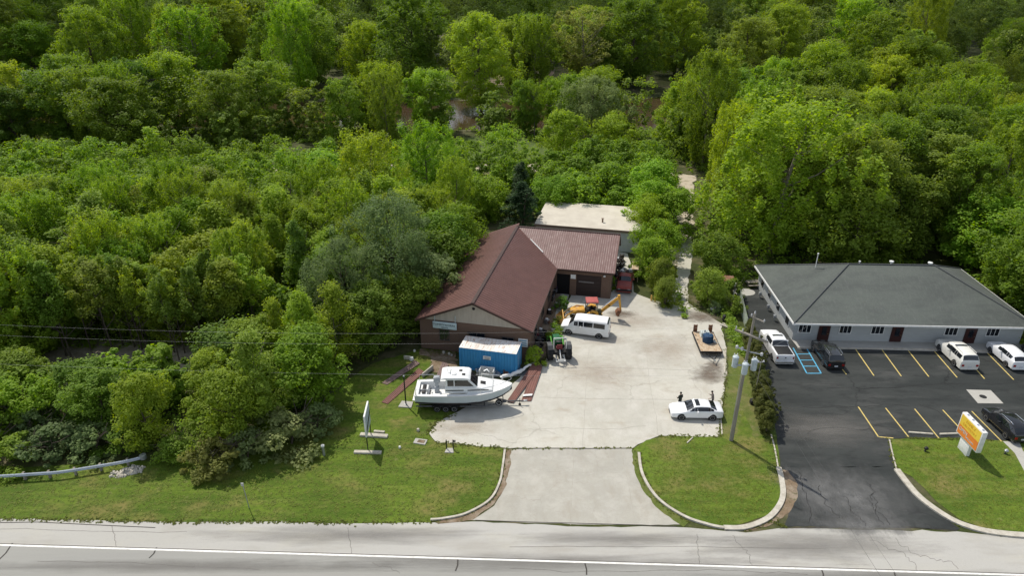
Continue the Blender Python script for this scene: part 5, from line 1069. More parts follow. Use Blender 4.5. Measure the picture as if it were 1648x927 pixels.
for s in (1, -1):
    w_ = wheel(bh, -.05, 1.0*s, .70, .42, s, M_cyp); w_.name = 'rear_wheel'
    for k in range(18):
        pass
    w_ = wheel(bh, 2.05, .82*s, .42, .26, s, M_cyp); w_.name = 'front_wheel'
    m = MB(); m.tube([(-1.15, .35*s, .75), (-1.35, 1.1*s, .55), (-1.40, 1.30*s, .1)], .08, 6); m.box((-1.40, 1.32*s, .05), (.4, .35, .08)); m.build('stabiliser', M_cyp, bh)
def beam(mb, a, b, w0, w1, t):
    a = Vector(a); b = Vector(b); d = (b-a).normalized(); n = Vector((0, 1, 0)); u = d.cross(n).normalized()
    P_ = [a+u*w0/2, b+u*w1/2, b-u*w1/2, a-u*w0/2]; mb.add([p+n*t/2 for p in P_]+[p-n*t/2 for p in P_], [(0, 1, 2, 3), (7, 6, 5, 4), (0, 4, 5, 1), (1, 5, 6, 2), (2, 6, 7, 3), (3, 7, 4, 0)])
m = MB(); m.box((-1.1, 0, .85), (.35, .9, .8)); m.build('swing_frame', M_olive, bh, bevel=.03)
m = MB(); beam(m, (-1.15, 0, 1.0), (-2.2, 0, 1.95), .30, .34, .22); beam(m, (-2.1, 0, 1.85), (-3.35, 0, 3.05), .34, .22, .22); bm_ = m.build('boom', M_cy, bh)
m = MB(); m.tube([(-1.3, 0, 1.55), (-2.9, 0, 2.98)], .055, 8); m.build('boom_ram', M_chrome, bm_)
m = MB(); beam(m, (-3.2, 0, 3.25), (-3.55, 0, 1.25), .30, .18, .2); m.build('dipper_stick', M_cy, bh)
m = MB(); m.prism([(-3.6, 1.35), (-3.2, 1.40), (-2.95, 1.05), (-3.0, .70), (-3.25, .55), (-3.30, .60), (-3.08, .78), (-3.05, 1.02), (-3.25, 1.28), (-3.55, 1.25)], -.38, .38, 'y')
for s in (1, -1): m.prism([(-3.6, 1.30), (-3.2, 1.38), (-2.95, 1.05), (-3.0, .70), (-3.25, .57)], .37*s-.015, .37*s+.015, 'y')
for y in (-.3, -.1, .1, .3): m.box((-3.36, y, .55), (.16, .07, .04))
m.build('digging_bucket', M_rusty, bh)
# ------------------------------------------------------------ green tractor
M_green = mat('tractor_green', (.022, .16, .055), (.015, .08, .035), 2, rough=.45); M_fend = mat('dark_grey_fender', (.05, .055, .055), (.10, .10, .10), 4, rough=.5); M_lime = mat('bright_green_paint', (.12, .38, .06), None, 2, rough=.4)
c = G(900, 583); tr_ = empty('tractor', 'green tractor with big lugged rear tyres and white linkage, left of the white van', 'tractor', (c.x, c.y+.7, 0), pi/2+.10); tr_.scale = (1.22, 1.22, 1.22)
# local: front = +x (away from the camera)
for s in (1, -1):
    m = MB(); r_, w_ = .72, .44
    m.lathe([(r_*.55, -w_/2), (r_*.9, -w_/2), (r_*.94, -w_*.4), (r_*.94, w_*.4), (r_*.9, w_/2), (r_*.55, w_/2)], (0, .82*s, r_), 'y', 28)
    for k in range(22):
        a = k*2*pi/22; m.box((cos(a)*r_*.965, .82*s+(.1 if k % 2 else -.1), r_+sin(a)*r_*.965), (.05, w_*.55, .09), 0, 0, -a)
    wo = m.build('rear_wheel', M_tyre, tr_); m = MB(); m.lathe([(r_*.56, w_*.40*s), (r_*.56, w_*.50*s), (r_*.3, w_*.3*s), (.1, w_*.32*s)], (0, .82*s, r_), 'y', 18); m.build('rim', M_rimd, wo)
    m = MB(); m.prism([(-.55, 1.28), (-.3, 1.55), (.35, 1.55), (.62, 1.15), (.56, 1.1), (.3, 1.46), (-.27, 1.46), (-.5, 1.22)], .62*s, 1.05*s, 'y'); m.build('fender', M_fend, tr_)
    m = MB(); m.tube([(-.35, .55*s, 1.2), (-.35, .55*s, 2.3)], .04, 6); m.build('roll_bar_post', M_whitep, tr_)
    w2 = wheel(tr_, 1.85, .62*s, .42, .26, s, M_whitep); w2.name = 'front_wheel'
    m = MB(); m.tube([(-.2, .34*s, .6), (-1.05, .38*s, .38)], .045, 6); m.build('lift_arm', M_whitep, tr_)
    m = MB(); m.tube([(.7, .50*s, 1.0), (1.6, .52*s, 1.35), (2.75, .55*s, .6)], .065, 6); m.build('loader_arm', M_lime, tr_)
m = MB(); m.tube([(-.35, -.55, 2.3), (-.35, .55, 2.3)], .04, 6); m.build('roll_bar_top', M_whitep, tr_)
m = MB(); m.box((.9, 0, .75), (2.6, .42, .45)); m.box((0, 0, .72), (.6, 1.4, .25)); m.build('chassis', M_plast, tr_, bevel=.03)
m = MB(); m.prism([(.75, .95), (2.2, .92), (2.25, 1.2), (2.1, 1.34), (.75, 1.5)], -.30, .30, 'y'); m.build('hood', M_green, tr_, bevel=.05)
m = MB(); m.box((.0, 0, 1.12), (.45, .5, .12)); m.box((-.22, 0, 1.35), (.1, .5, .42)); m.build('seat', mat('red_seat', (.16, .03, .035), None, 4), tr_, bevel=.04)
m = MB(); m.tube([(.55, 0, 1.35), (.42, 0, 1.55)], .03, 6); m.lathe([(.17, 0), (.2, .015), (.17, .03)], (.40, 0, 1.55)); m.build('steering_wheel', M_plast, tr_)
m = MB(); m.tube([(-1.05, -.42, .38), (-1.05, .42, .38)], .05, 6); m.tube([(-.3, 0, 1.1), (-1.02, 0, .62)], .04, 6); m.box((-1.1, 0, .5), (.06, .5, .22)); m.build('drawbar', M_whitep, tr_)
m = MB(); m.box((2.9, 0, .42), (.12, 1.3, .5)); m.box((3.05, 0, .2), (.4, 1.3, .05)); m.build('loader_bucket', M_lime, tr_)
# ------------------------------------------------------------ flatbed trailer with blue bundle
M_wood = mat('weathered_deck_boards', (.52, .44, .32), (.34, .22, .13), 2, rough=.9, stretch=(4, 1, 1)); M_tarp = mat('blue_plastic', (.010, .040, .095), (.014, .055, .12), 2, rough=.5)
a = G(1128, 565, .62); b = G(1162, 566, .62); wd = (b-a).length; tc_ = (a+b)/2
ft = empty('flatbed_trailer', 'low flatbed trailer with tan plank deck and a black drawbar, right side of the lot', 'trailer', (tc_.x, tc_.y, 0), radians(-1.5))
m = MB(); m.box((0, 2.1, .58), (wd, 4.2, .08)); m.build('deck', M_wood, ft)
m = MB()
for s in (1, -1): m.box((s*(wd/2+.04), 2.1, .52), (.08, 4.3, .20))
m.box((0, -.06, .52), (wd+.16, .08, .24)); m.box((0, 4.26, .52), (wd+.16, .08, .2)); m.tube([(-.8, 0, .48), (0, -1.5, .46)], .05, 6); m.tube([(.8, 0, .48), (0, -1.5, .46)], .05, 6); m.tube([(-.95, 0, .35), (-.95, -.4, .35), (.95, -.4, .35), (.95, 0, .35)], .04, 6)
m.build('frame', M_black, ft)
m = MB(); m.tube([(0, -1.35, .0), (0, -1.35, .75)], .035, 6); m.box((0, -1.62, .48), (.12, .25, .1)); m.build('coupler_jack', M_met, ft)
for s in (1, -1):
    for y in (2.5, 3.4):
        w_ = wheel(ft, s*(wd/2-.18), y, .32, .2, 1, M_rimd)
        w_.data = w_.data.copy(); w_.matrix_basis = Matrix.Translation((s*(wd/2-.18), y, 0)) @ Matrix.Rotation(-s*pi/2, 4, 'Z') @ Matrix.Translation((-s*(wd/2-.18), -y, 0))
    m = MB(); m.box((s*(wd/2-.28), 4.35, 1.0), (.42, .06, .9)); m.tube([(s*(wd/2-.48), 4.34, .6), (s*(wd/2-.48), 4.4, 1.5)], .03, 6); m.tube([(s*(wd/2-.08), 4.34, .6), (s*(wd/2-.08), 4.4, 1.5)], .03, 6); m.build('ramp', M_rusty, ft)
o = empty('tarped_engine', 'dark blue covered drum standing in the middle of the flatbed trailer deck', 'covered drum', ft.matrix_basis @ Vector((.05, 2.1, .62)), .2)
m = MB(); m.lathe([(.60, 0), (.62, .15), (.60, .75), (.52, .86), (.2, .92), (.05, .93)], (0, 0, 0), 'z', 8); m.build('cover', M_tarp, o); m = MB(); m.tube([(0, 0, .8), (.2, 0, .95), (.4, 0, .72)], .03, 6); m.build('rope_loop', M_whitep, o)
o.name = 'covered_drum'
o = empty('machine_housing', 'pale grey finned machine on the trailer deck behind the blue drum', 'machine', ft.matrix_basis @ Vector((0, 3.35, .62)), 0.0)
m = MB(); [m.box((x, 0, .28), (.12, .7, .55)) for x in (-.4, -.2, 0, .2, .4)]; m.box((0, 0, .06), (1.0, .8, .12)); m.build('fins', M_greyw, o); m = MB(); m.lathe([(.1, .5), (.1, .7)], (0, 0, 0)); m.build('spout', M_met, o)
o = empty('scrap_bracket', 'small dark bracket lying beside the blue drum on the trailer', 'scrap part', ft.matrix_basis @ Vector((.72, 1.8, .62)), .5); m = MB(); m.box((0, 0, .12), (.3, .4, .24)); m.tube([(0, -.2, .1), (.1, -.5, .25)], .05, 6); m.build('bracket', M_met, o, bevel=.02)
# ------------------------------------------------------------ boat and its trailer
M_hull = mat('pale_hull', (.50, .56, .58), (.44, .50, .52), .6, rough=.35, coat=.3); M_bott = mat('black_bottom_paint', (.022, .024, .028), (.04, .03, .03), 2, rough=.7)
M_deck = mat('boat_white_gelcoat', (.78, .79, .78), (.70, .71, .70), 1.2, rough=.4)
bx, by = -9.15, 55.15
boat = empty('cabin_boat', 'white cabin motorboat with dark windows standing on a triple-axle trailer', 'boat', (bx, by, .62), 0)
ST = [(0, .42, 1.30, 1.22, 1.35), (1.2, .36, 1.31, 1.28, 1.42), (3, .30, 1.33, 1.30, 1.46), (4.8, .28, 1.38, 1.26, 1.46), (6.2, .30, 1.46, 1.05, 1.38), (7.3, .40, 1.56, .72, 1.14), (8.2, .62, 1.66, .38, .76), (8.9, 1.0, 1.76, .10, .30), (9.15, 1.5, 1.80, .02, .05)]
def hullrow(x, ch, sh, wc, ws, part):
    kz = -.02+max(0, (x-6.5)/2.65)**2*1.2; kz = min(kz, ch-.01)
    if part == 'b': return [(x, 0, kz), (x, wc, ch), (x, wc+(ws-wc)*.22, ch+(sh-ch)*.20)]
    return [(x, wc+(ws-wc)*.22, ch+(sh-ch)*.20), (x, wc+(ws-wc)*.6, ch+(sh-ch)*.5), (x, ws, sh)]
for part, nm, mm in (('b', 'bottom', M_bott), ('s', 'hull', M_hull)):
    V = []; F = []
    for sgn in (1, -1):
        o0 = len(V); 
        for q in ST: V += [(x, y*sgn, z) for x, y, z in hullrow(*q, part)]
        for i in range(len(ST)-1):
            for j in range(2): F.append((o0+i*3+j, o0+i*3+j+1, o0+i*3+4+j, o0+i*3+3+j))
    n3 = len(ST)*3
    F.append((0, 1, 2, n3+2, n3+1, n3)) if part == 'b' else F.append((0, 1, 2, n3+2, n3+1, n3))
    mb = MB(); mb.add(V, F, True); ho = mb.build(nm, mm, boat, angle=40)
m = MB()
for s in (1, -1): m.tube([(q[0], q[4]*s, q[2]) for q in ST], .045, 6)
m.tube([(0, -1.35, 1.30), (0, 1.35, 1.30)], .05, 6); m.build('rub_rail', M_whitep, boat)
# decks
m = MB(); V = []
fs = [q for q in ST if q[0] >= 4.8]
V = [(q[0], q[4]*.97*s, q[2]+.01) for s in (1, -1) for q in fs]; n = len(fs)
m.add(V, [(i, i+1, n+i+1, n+i) for i in range(n-1)])
for s in (1, -1):                     # side decks
    qs = [q for q in ST if q[0] <= 4.8]
    m.add([(q[0], q[4]*.97*s, q[2]+.01) for q in qs]+[(q[0], (q[4]-.32)*s, q[2]+.01) for q in qs], [(i, i+1, len(qs)+i+1, len(qs)+i) for i in range(len(qs)-1)])
    m.add([(q[0], (q[4]-.32)*s, q[2]+.01) for q in qs]+[(q[0], (q[4]-.34)*s, .62) for q in qs], [(i, i+1, len(qs)+i+1, len(qs)+i) for i in range(len(qs)-1)])
m.box((2.4, 0, .60), (4.9, 2.3, .06)); m.box((.16, 0, .98), (.3, 2.3, .70)); m.box((.75, .5, .85), (.7, .8, .5)); m.box((.75, -.6, .82), (.6, .7, .42)); m.box((1.9, -.85, .85), (.8, .4, .5))
m.build('deck', M_deck, boat)
m = MB(); m.prism([(2.85, 1.33), (6.35, 1.40), (7.35, 1.62), (7.35, 1.72), (6.1, 1.98), (5.75, 2.02), (2.85, 1.98)], -.98, .98, 'y'); m.build('cabin_trunk', M_deck, boat, bevel=.07)
m = MB(); m.prism([(2.85, 1.95), (5.95, 1.95), (5.10, 2.86), (2.95, 2.86)], -.88, .88, 'y'); m.build('cabin_house', M_deck, boat, bevel=.06)
m = MB(); m.prism([(2.45, 2.86), (5.30, 2.84), (5.05, 3.02), (4.5, 3.08), (2.9, 3.08), (2.5, 2.98)], -1.0, 1.0, 'y'); m.build('cabin_roof', M_deck, boat, bevel=.06)
for s in (1, -1):
    for P_ in ([(3.1, 2.1), (3.68, 2.1), (3.68, 2.74), (3.1, 2.74)], [(3.78, 2.1), (5.55, 2.1), (4.98, 2.74), (3.78, 2.74)]):
        m = MB(); m.prism(P_, .87*s, .90*s, 'y'); m.build('side_window', M_carglass, boat)
    m = MB(); m.prism([(2.9, 1.62), (4.6, 1.64), (4.6, 1.74), (2.9, 1.72)], .975*s, 1.0*s, 'y'); m.prism([(5.0, 1.64), (7.0, 1.74), (6.9, 1.82), (5.0, 1.75)], .975*s, 1.0*s, 'y'); m.build('trim_stripe', M_plast, boat)
dx_ = Vector((-.85, 0, .91)).normalized(); nn_ = Vector((.91, 0, .85)).normalized(); c0 = Vector((5.95, 0, 1.98))
for s in (-1, 0, 1):
    a_ = c0+dx_*.10+nn_*.012; b_ = c0+dx_*1.08+nn_*.012; yy = s*.56
    m = MB(); m.slab([a_+Vector((0, yy-.25, 0)), a_+Vector((0, yy+.25, 0)), b_+Vector((0, yy+.25, 0)), b_+Vector((0, yy-.25, 0))], nn_, .02); m.build('windshield_pane', M_carglass, boat)
for (x, y, z) in ((6.4, 0, 1.93), (4.3, .3, 3.09), (4.6, -.35, 3.085)):
    m = MB(); m.box((x, y, z), (.5 if z < 2.5 else .3, .5 if z < 2.5 else .3, .05), 0, 0, .18 if z < 2.5 else 0); m.build('hatch', M_plast, boat, bevel=.01)
m = MB(); m.box((3.3, .2, 3.2), (.08, .9, .08)); m.tube([(3.1, 0, 3.05), (3.1, 0, 3.5)], .03, 6); m.lathe([(.22, 0), (.25, .06), (.1, .16)], (3.7, -.3, 3.08)); m.build('roof_gear', M_whitep, boat)
m = MB()     # bow rail
rl_ = [(4.9, 1.30, 1.45), (5.0, 1.30, 1.95), (6.2, 1.22, 2.05), (7.3, 1.0, 2.15), (8.2, .66, 2.28), (9.0, .22, 2.4), (9.1, 0, 2.42)]
for s in (1, -1):
    m.tube([(x, y*s, z) for x, y, z in rl_], .022, 6)
    for x, y, z, zb in ((6.2, 1.22, 2.05, 1.46), (7.3, 1.0, 2.15, 1.56), (8.2, .66, 2.28, 1.66)): m.tube([(x, y*s, z), (x, y*s, zb)], .018, 5)
m.build('bow_rail', M_chrome, boat)
m = MB()
for s in (1, -1): m.tube([(.15, 1.25*s, 1.3), (.2, 1.25*s, 2.0), (1.6, 1.28*s, 2.0), (1.7, 1.3*s, 1.32)], .022, 6)
m.tube([(.1, -1.25, 1.3), (.1, -1.2, 2.3)], .03, 6); m.build('stern_rail', M_chrome, boat)
m = MB(); m.box((1.95, .35, .95), (.42, .46, .7)); m.box((1.95, .35, 1.55), (.3, .34, .6)); m.box((1.98, .35, 2.08), (.62, .52, .52)); m.box((1.98, .35, 2.36), (.5, .42, .08)); mo = m.build('outboard_motor', mat('grey_engine_cowl', (.34, .37, .40), None, 3, rough=.4), boat, bevel=.07)
m = MB(); m.box((.75, .1, 1.14), (.35, 1.4, .08)); m.box((1.35, -.1, 1.0), (.12, 1.1, .1)); m.build('cockpit_seat', M_plast, boat, bevel=.02)
m = MB(); m.box((-.14, 0, .52), (.28, 1.9, .08)); m.build('swim_platform', M_whitep, boat, bevel=.02)
bt = empty('boat_trailer', 'triple-axle boat trailer with long galvanised tongue under the cabin boat', 'trailer', (bx, by, 0), 0)
m = MB()
for s in (1, -1):
    m.tube([(.0, .85*s, .42), (6.6, .85*s, .42), (8.6, .12*s, .42)], .07, 6); m.box((3.0, .62*s, .60), (5.6, .16, .1))
for x in (.4, 2.0, 3.6, 5.2, 6.5): m.box((x, 0, .40), (.10, 1.75, .09))
m.tube([(8.2, 0, .42), (10.35, 0, .44)], .07, 6); m.tube([(8.3, 0, .45), (8.25, 0, 1.25)], .05, 6); m.build('frame', mat('dark_galvanised', (.16, .16, .16), (.10, .10, .10), 3, rough=.6, metal=.3), bt)
m = MB(); m.box((8.32, 0, 1.3), (.3, .3, .14)); m.box((10.45, 0, .48), (.35, .16, .12)); m.build('coupler', M_met, bt, bevel=.01)
m = MB(); m.tube([(9.9, -.14, .15), (9.9, -.14, .85)], .035, 6); m.lathe([(.04, -.05), (.13, -.04), (.13, .04), (.04, .05)], (9.9, -.14, .13), 'y', 14); m.build('jack_wheel', M_black, bt)
for s in (1, -1):
    for x in (2.05, 2.86, 3.67): wheel(bt, x, 1.16*s, .34, .22, s, M_rim)
    m = MB(); m.prism([(1.55, .62), (1.7, .80), (4.0, .80), (4.2, .62), (4.15, .6), (3.95, .76), (1.75, .76), (1.6, .6)], 1.02*s, 1.30*s, 'y'); m.build('fender', M_black, bt)
sw_ = wheel(bt, 7.9, -.62, .34, .2, -1, M_whitep); sw_.location = (0, 0, .35); sw_.name = 'spare_wheel'
# ------------------------------------------------------------ utility pole and lines
M_pole = mat('weathered_pole_wood', (.30, .27, .23), (.20, .18, .15), 2, rough=.9, stretch=(3, 3, .3)); M_can = mat('transformer_grey', (.50, .56, .58), (.42, .48, .50), 2, rough=.45); M_porc = mat('porcelain', (.55, .55, .56), None, 3, rough=.25)
b_ = G(1177, 709); up = empty('utility_pole', 'tall wooden utility pole with three grey transformers on the grass strip', 'utility pole', (b_.x, b_.y, 0))
PH = 12.9; ln = Vector((.12, 0, 0))
m = MB(); m.tube([(0, 0, -.2), (.05, 0, 6), (.14, 0, PH)], .165, 12, .10); m.build('shaft', M_pole, up)
for k, off_ in enumerate((-.16, .16)):
    m = MB(); c = Vector((.10, off_*.7, 10.9-.1*k)); d = Vector((1.75, -1.85, 0)).normalized(); m.box(c+Vector((d.y*off_*-.6, d.x*off_*.6, 0))*0, (2.9, .10, .13), atan2(d.y, d.x)) if k == 0 else m.box((.02, -.18, 10.9), (2.9, .10, .13), atan2(d.y, d.x))
    m.build('crossarm', M_pole, up)
for t in (-1.35, -.75, .75, 1.35):
    p = Vector((.06, -.09, 11.0))+d*t; m = MB(); m.lathe([(.05, 0), (.06, .05), (.035, .08), (.06, .13), (.03, .17), (.05, .2), (.01, .26)], tuple(p), 'z', 10); m.build('insulator', M_porc, up)
m = MB(); m.box((.3, -.35, 12.55), (1.25, .09, .11), atan2(-1, .75)); m.build('top_arm', M_pole, up)
for p in ((.13, 0, 12.9), (-.05, .15, 12.6), (.65, -.85, 12.6)): m = MB(); m.lathe([(.05, 0), (.07, .05), (.04, .09), (.07, .14), (.01, .25)], p, 'z', 10); m.build('insulator', M_porc, up)
m = MB(); m.tube([(.1, 0, 9.3), (-.75, .35, 9.5)], .045, 6); m.tube([(.1, 0, 9.3), (1.15, -.35, 9.2)], .045, 6); m.build('brace', M_met, up)
for p in ((-.75, .35, 9.5), (-.35, .2, 9.42), (1.15, -.35, 9.2)): m = MB(); m.lathe([(.09, -.12), (.12, -.05), (.12, .12), (.05, .2)], p, 'z', 10); m.build('fuse_cutout', M_porc, up)
for (x, y) in ((-.72, .28), (-.12, -.52), (.72, -.22)):
    m = MB(); z = 7.35+(.05 if y < -.4 else .25); m.lathe([(.21, 0), (.25, .05), (.25, .92), (.27, .94), (.27, 1.0), (.19, 1.1), (.08, 1.13)], (x, y, z), 'z', 18)
    t_ = m.build('transformer', M_can, up); m = MB(); [m.lathe([(.05, 0), (.06, .08), (.03, .12), (.05, .2)], (x+a, y+.1, z+1.05), 'z', 8) for a in (-.12, .12)]; m.build('bushing', M_porc, t_)
m = MB(); m.box((0, -.1, 8.0), (1.4, .08, .12)); m.box((0, -.2, 8.4), (.2, .3, .1)); m.build('bracket', M_met, up)
for s_, zz in ((-.06, 2.2),): m = MB(); m.tube([(-.2, -.05, 0), (-.16, -.05, 7.5)], .03, 6); m.build('conduit', M_met, up)
M_wire = mat('power_wire', (.42, .42, .42), None, 3, rough=.5); M_wired = mat('dark_wire', (.06, .06, .06), None, 3, rough=.6)
def wire(a, b, sag, r, m_, lab, grp=None):
    a = Vector(a); b = Vector(b); P_ = [a.lerp(b, t/24)-Vector((0, 0, sag*4*(t/24)*(1-t/24))) for t in range(25)]
    mb = MB(); mb.tube(P_, r, 5); return tag(mb.build('power_line', m_, None), lab, 'power line', grp)
U = Vector((u_r.x, u_r.y, 0)); W0 = Vector((b_.x, b_.y, 0))
wire(W0+Vector((-.9, .9, 11.25)), W0-U*78+Vector((0, .9, 10.6)), 1.2, .0035, M_wire, 'uppermost thin wire crossing in front of the workshop wall to the left', 'wires from the utility pole')
wire(W0+Vector((.5, -.6, 11.25)), W0-U*78+Vector((0, -.8, 10.6)), 1.3, .0035, M_wire, 'second thin wire crossing the blue container roof to the left', 'wires from the utility pole')
wire(W0+Vector((0, -.1, 7.0)), W0-U*78+Vector((0, 0, 6.9)), .7, .004, M_wire, 'lowest wire running left across the front trees', 'wires from the utility pole')
wire(W0+Vector((1.0, -1.1, 11.25)), W0+U*70+Vector((0, -1, 10.8)), 1.2, .0035, M_wire, 'thin wire running right across the car park from the pole', 'wires from the utility pole')
wire(W0+Vector((.05, -.2, 8.6)), W0+Vector((1.7, -48, 9.5)), .8, .008, M_wired, 'dark wire dropping from the pole across the grass and the road')
wire(W0+Vector((.7, -.4, 8.4)), W0+Vector((3.2, -48, 9.5)), .8, .006, M_wired, 'thinner dark wire beside the other one crossing the road')
wire(W0+Vector((.2, .1, 9.0)), off.matrix_basis @ Vector((2.0, .2, 2.9)), .6, .006, M_wire, 'service wire sagging from the pole to the office roof corner')
# second slender post
g = G(1212, 650); o = empty('service_post', 'thin dark post with a black base box standing between the pole and the hedge', 'service post', (g.x, g.y, 0))
m = MB(); m.tube([(0, 0, 0), (.03, 0, 5.0)], .05, 8, .035); m.build('post', M_pole, o); m = MB(); m.box((0, 0, .22), (.62, .5, .45)); m.lathe([(.2, .45), (.26, .5), (.15, .62)], (0, 0, 0)); m.build('base', M_plast, o, bevel=.03)
m = MB(); m.tube([(-.25, 0, 4.7), (.3, 0, 4.75)], .03, 6); m.lathe([(.06, 0), (.1, .06), (.04, .2)], (-.22, 0, 4.7)); m.lathe([(.06, 0), (.1, .06), (.04, .2)], (.26, 0, 4.75)); m.build('top_fitting', M_porc, o)
# ------------------------------------------------------------ orange and yellow sign
M_or = mat('orange_panel', (.78, .25, .045), (.72, .22, .04), 1, rough=.4); M_ye = mat('yellow_panel', (.83, .62, .07), (.80, .52, .06), 1, rough=.4); M_or2 = mat('orange_ink', (.70, .36, .03), None, 3)
g = G(1554, 735.5); sg = empty('roadside_sign', 'orange and yellow box sign on a white pedestal in the right-hand lawn', 'sign', (g.x+.16, g.y+.65, 0), radians(0))
m = MB(); m.box((0, 0, .62), (.30, 1.25, 1.24)); m.build('pedestal', M_whitep, sg, bevel=.01)
m = MB(); m.box((0, -.15, 2.26), (.42, 2.95, 2.1)); m.build('cabinet', M_whitep, sg, bevel=.02)
m = MB(); m.box((-.215, -.15, 2.70), (.02, 2.72, 1.0)); m.build('yellow_panel', M_ye, sg); m = MB(); m.box((-.215, -.15, 1.76), (.02, 2.72, .86)); m.build('orange_panel', M_or, sg)
R_ = (pi/2, 0, -pi/2)
text_obj('sign_lettering', 'FAMILY', .40, M_or2, sg, (-.228, -.15, 2.90), R_); text_obj('sign_lettering', 'DENTISTRY', .36, M_or2, sg, (-.228, -.15, 2.50), R_); text_obj('sign_lettering', 'OPEN', .44, M_sign, sg, (-.228, .5, 1.86), R_)
text_obj('sign_lettering', 'WELCOME', .22, M_sign, sg, (-.228, -.5, 1.60), R_)
for y in (-1.1, -.4, .3, 1.0): m = MB(); m.lathe([(.09, 0), (.09, .07), (.04, .10)], (0, -.15+y, 3.31), 'z', 10); m.build('top_cap', mat('grey_cap', (.35, .38, .45), None, 3), sg)
for (px, py, lb) in ((1488.5, 727, 'small ground spotlight left of the orange sign'), (1617, 731, 'small round ground spotlight right of the orange sign, by the path')):
    g = G(px, py); o = empty('ground_spotlight', lb, 'spotlight', (g.x, g.y, 0), .4)
    m = MB(); m.lathe([(.10, 0), (.10, .06), (.04, .08), (.04, .22)], (0, 0, 0), 'z', 10); m.build('stand', M_plast, o); m = MB(); m.lathe([(.08, -.12), (.15, 0), (.17, .14), (.15, .15)], (0, 0, .32), 'x', 14); m.build('lamp_head', M_met if px > 1600 else M_plast, o)
for (a, b, lb) in (((1462, 697.5), (1501, 700.5), 'white wheel stop at the lower edge of the car park, nearer the drive'), ((1512, 700.5), (1544, 699.5), 'white wheel stop hidden partly by the orange sign')):
    A_ = G(*a); B_ = G(*b); m = MB(); c = (A_+B_)/2; dd = B_-A_; m.box((c.x, c.y, .10), (dd.length, .18, .15), atan2(dd.y, dd.x)); o = m.build('wheel_stop', M_kerb, None, bevel=.03); tag(o, lb, 'wheel stop', 'wheel stops in the lower bays')
# ------------------------------------------------------------ left sign on two legs
g1 = G(592.4, 726); g2 = G(597.5, 702); o = empty('panel_sign', 'tall grey-white panel sign on two thin dark legs in the left lawn', 'sign', (g1.x, g1.y, 0), atan2(g2.y-g1.y, g2.x-g1.x)-pi/2)
LL = (g2-g1).length
m = MB(); m.box((0, LL/2, 2.65), (.14, LL+.25, 2.2)); p_ = m.build('panel', M_whitep, o, bevel=.01)
m = MB(); m.box((.075, LL/2, 2.65), (.015, LL+.05, 2.0)); m.build('face', mat('blue_grey_sign_face', (.40, .46, .50), (.34, .40, .44), 2, rough=.5), p_)
m = MB(); m.prism([(-.02, 1.85), (LL+.02, 2.55), (LL+.02, 2.95), (-.02, 2.25)], .083, .095, 'x'); m.build('black_stripe', M_black, p_)
for y in (0, LL): m = MB(); m.tube([(0, y, 0), (0, y, 1.6)], .045, 6); m.build('leg', M_black, o)
def cbar(px0, py0, px1, py1, w, h, lb, nm='concrete_footing', m_=None):
    A_ = G(px0, py0); B_ = G(px1, py1); m = MB(); c = (A_+B_)/2; dd = B_-A_; m.box((c.x, c.y, h/2), (dd.length, w, h), atan2(dd.y, dd.x)); return tag(m.build(nm, m_ or M_kerb, None, bevel=.02), lb, nm.split('_')[-1] if nm != 'concrete_footing' else 'footing')
cbar(570, 729, 614, 730, .34, .18, 'long pale concrete footing under the near leg of the grey-white panel sign'); cbar(580, 701, 624, 704, .42, .2, 'long concrete footing under the far leg of the grey-white panel sign'); cbar(602, 695.5, 619, 697, .25, .16, 'short concrete footing just behind the far leg of the panel sign')
# ------------------------------------------------------------ post on a pad beside the boat, bollards etc.
def pad(name, pts, h, lab, cat, m_=None):
    P_ = GP(*pts); mb = MB(); mb.prism([(p.x, p.y) for p in P_], .0, h, 'z'); return tag(mb.build(name, m_ or M_walk, None), lab, cat)
pad('concrete_pad', [(641, 656), (662, 657.5), (665, 648), (647, 646.5)], .10, 'square concrete pad under the tall black post left of the boat', 'concrete pad')
g = G(653.5, 652.5); o = empty('black_post', 'tall thin black post on a concrete pad left of the boat', 'post', (g.x, g.y, .10)); m = MB(); m.tube([(0, 0, 0), (0, 0, 3.2)], .065, 8); m.build('shaft', M_black, o); m = MB(); m.lathe([(.14, 0), (.14, .05), (.06, .06)], (0, 0, 0)); m.lathe([(.08, 3.2), (.10, 3.24), (.05, 3.32)], (0, 0, 0)); m.build('cap', M_met, o)
pad('concrete_pad', [(665, 714), (684, 717), (688, 709), (669, 706.5)], .08, 'low pale concrete slab with brown soil on it, in the grass below the boat', 'concrete pad')
pad('soil_patch', [(671, 713), (682, 715), (685, 710.5), (674, 709)], .10, 'patch of brown soil on the pale slab in the grass', 'soil patch', M_dirt)
pad('concrete_pad', [(715.5, 729.5), (730, 730), (729, 722.5), (719, 722.5)], .08, 'small concrete pad under the two short black bollards', 'concrete pad')
for px, lb in ((718.8, 'left-hand short black bollard'), (729.6, 'right-hand short black bollard with a tap')):
    g = G(px, 723.5); o = empty('bollard', lb+' at the lower left lot corner', 'bollard', (g.x, g.y, .08), 0, 'short black bollards'); m = MB(); m.tube([(0, 0, 0), (0, 0, .95)], .05, 8); m.build('shaft', M_black, o)
    if px > 725: m = MB(); m.box((.14, 0, .82), (.18, .14, .14)); m.build('tap', M_black, o, bevel=.02)
g = G(521.5, 733); o = empty('pedestal_box', 'small grey utility pedestal with a white cap in the lawn beside the flowering shrub', 'utility pedestal', (g.x, g.y, 0)); m = MB(); m.tube([(0, 0, 0), (0, 0, .95)], .12, 10); m.build('housing', M_met, o); m = MB(); m.lathe([(.14, .95), (.15, 1.08), (.06, 1.16)], (0, 0, 0)); m.build('cap', M_whitep, o)
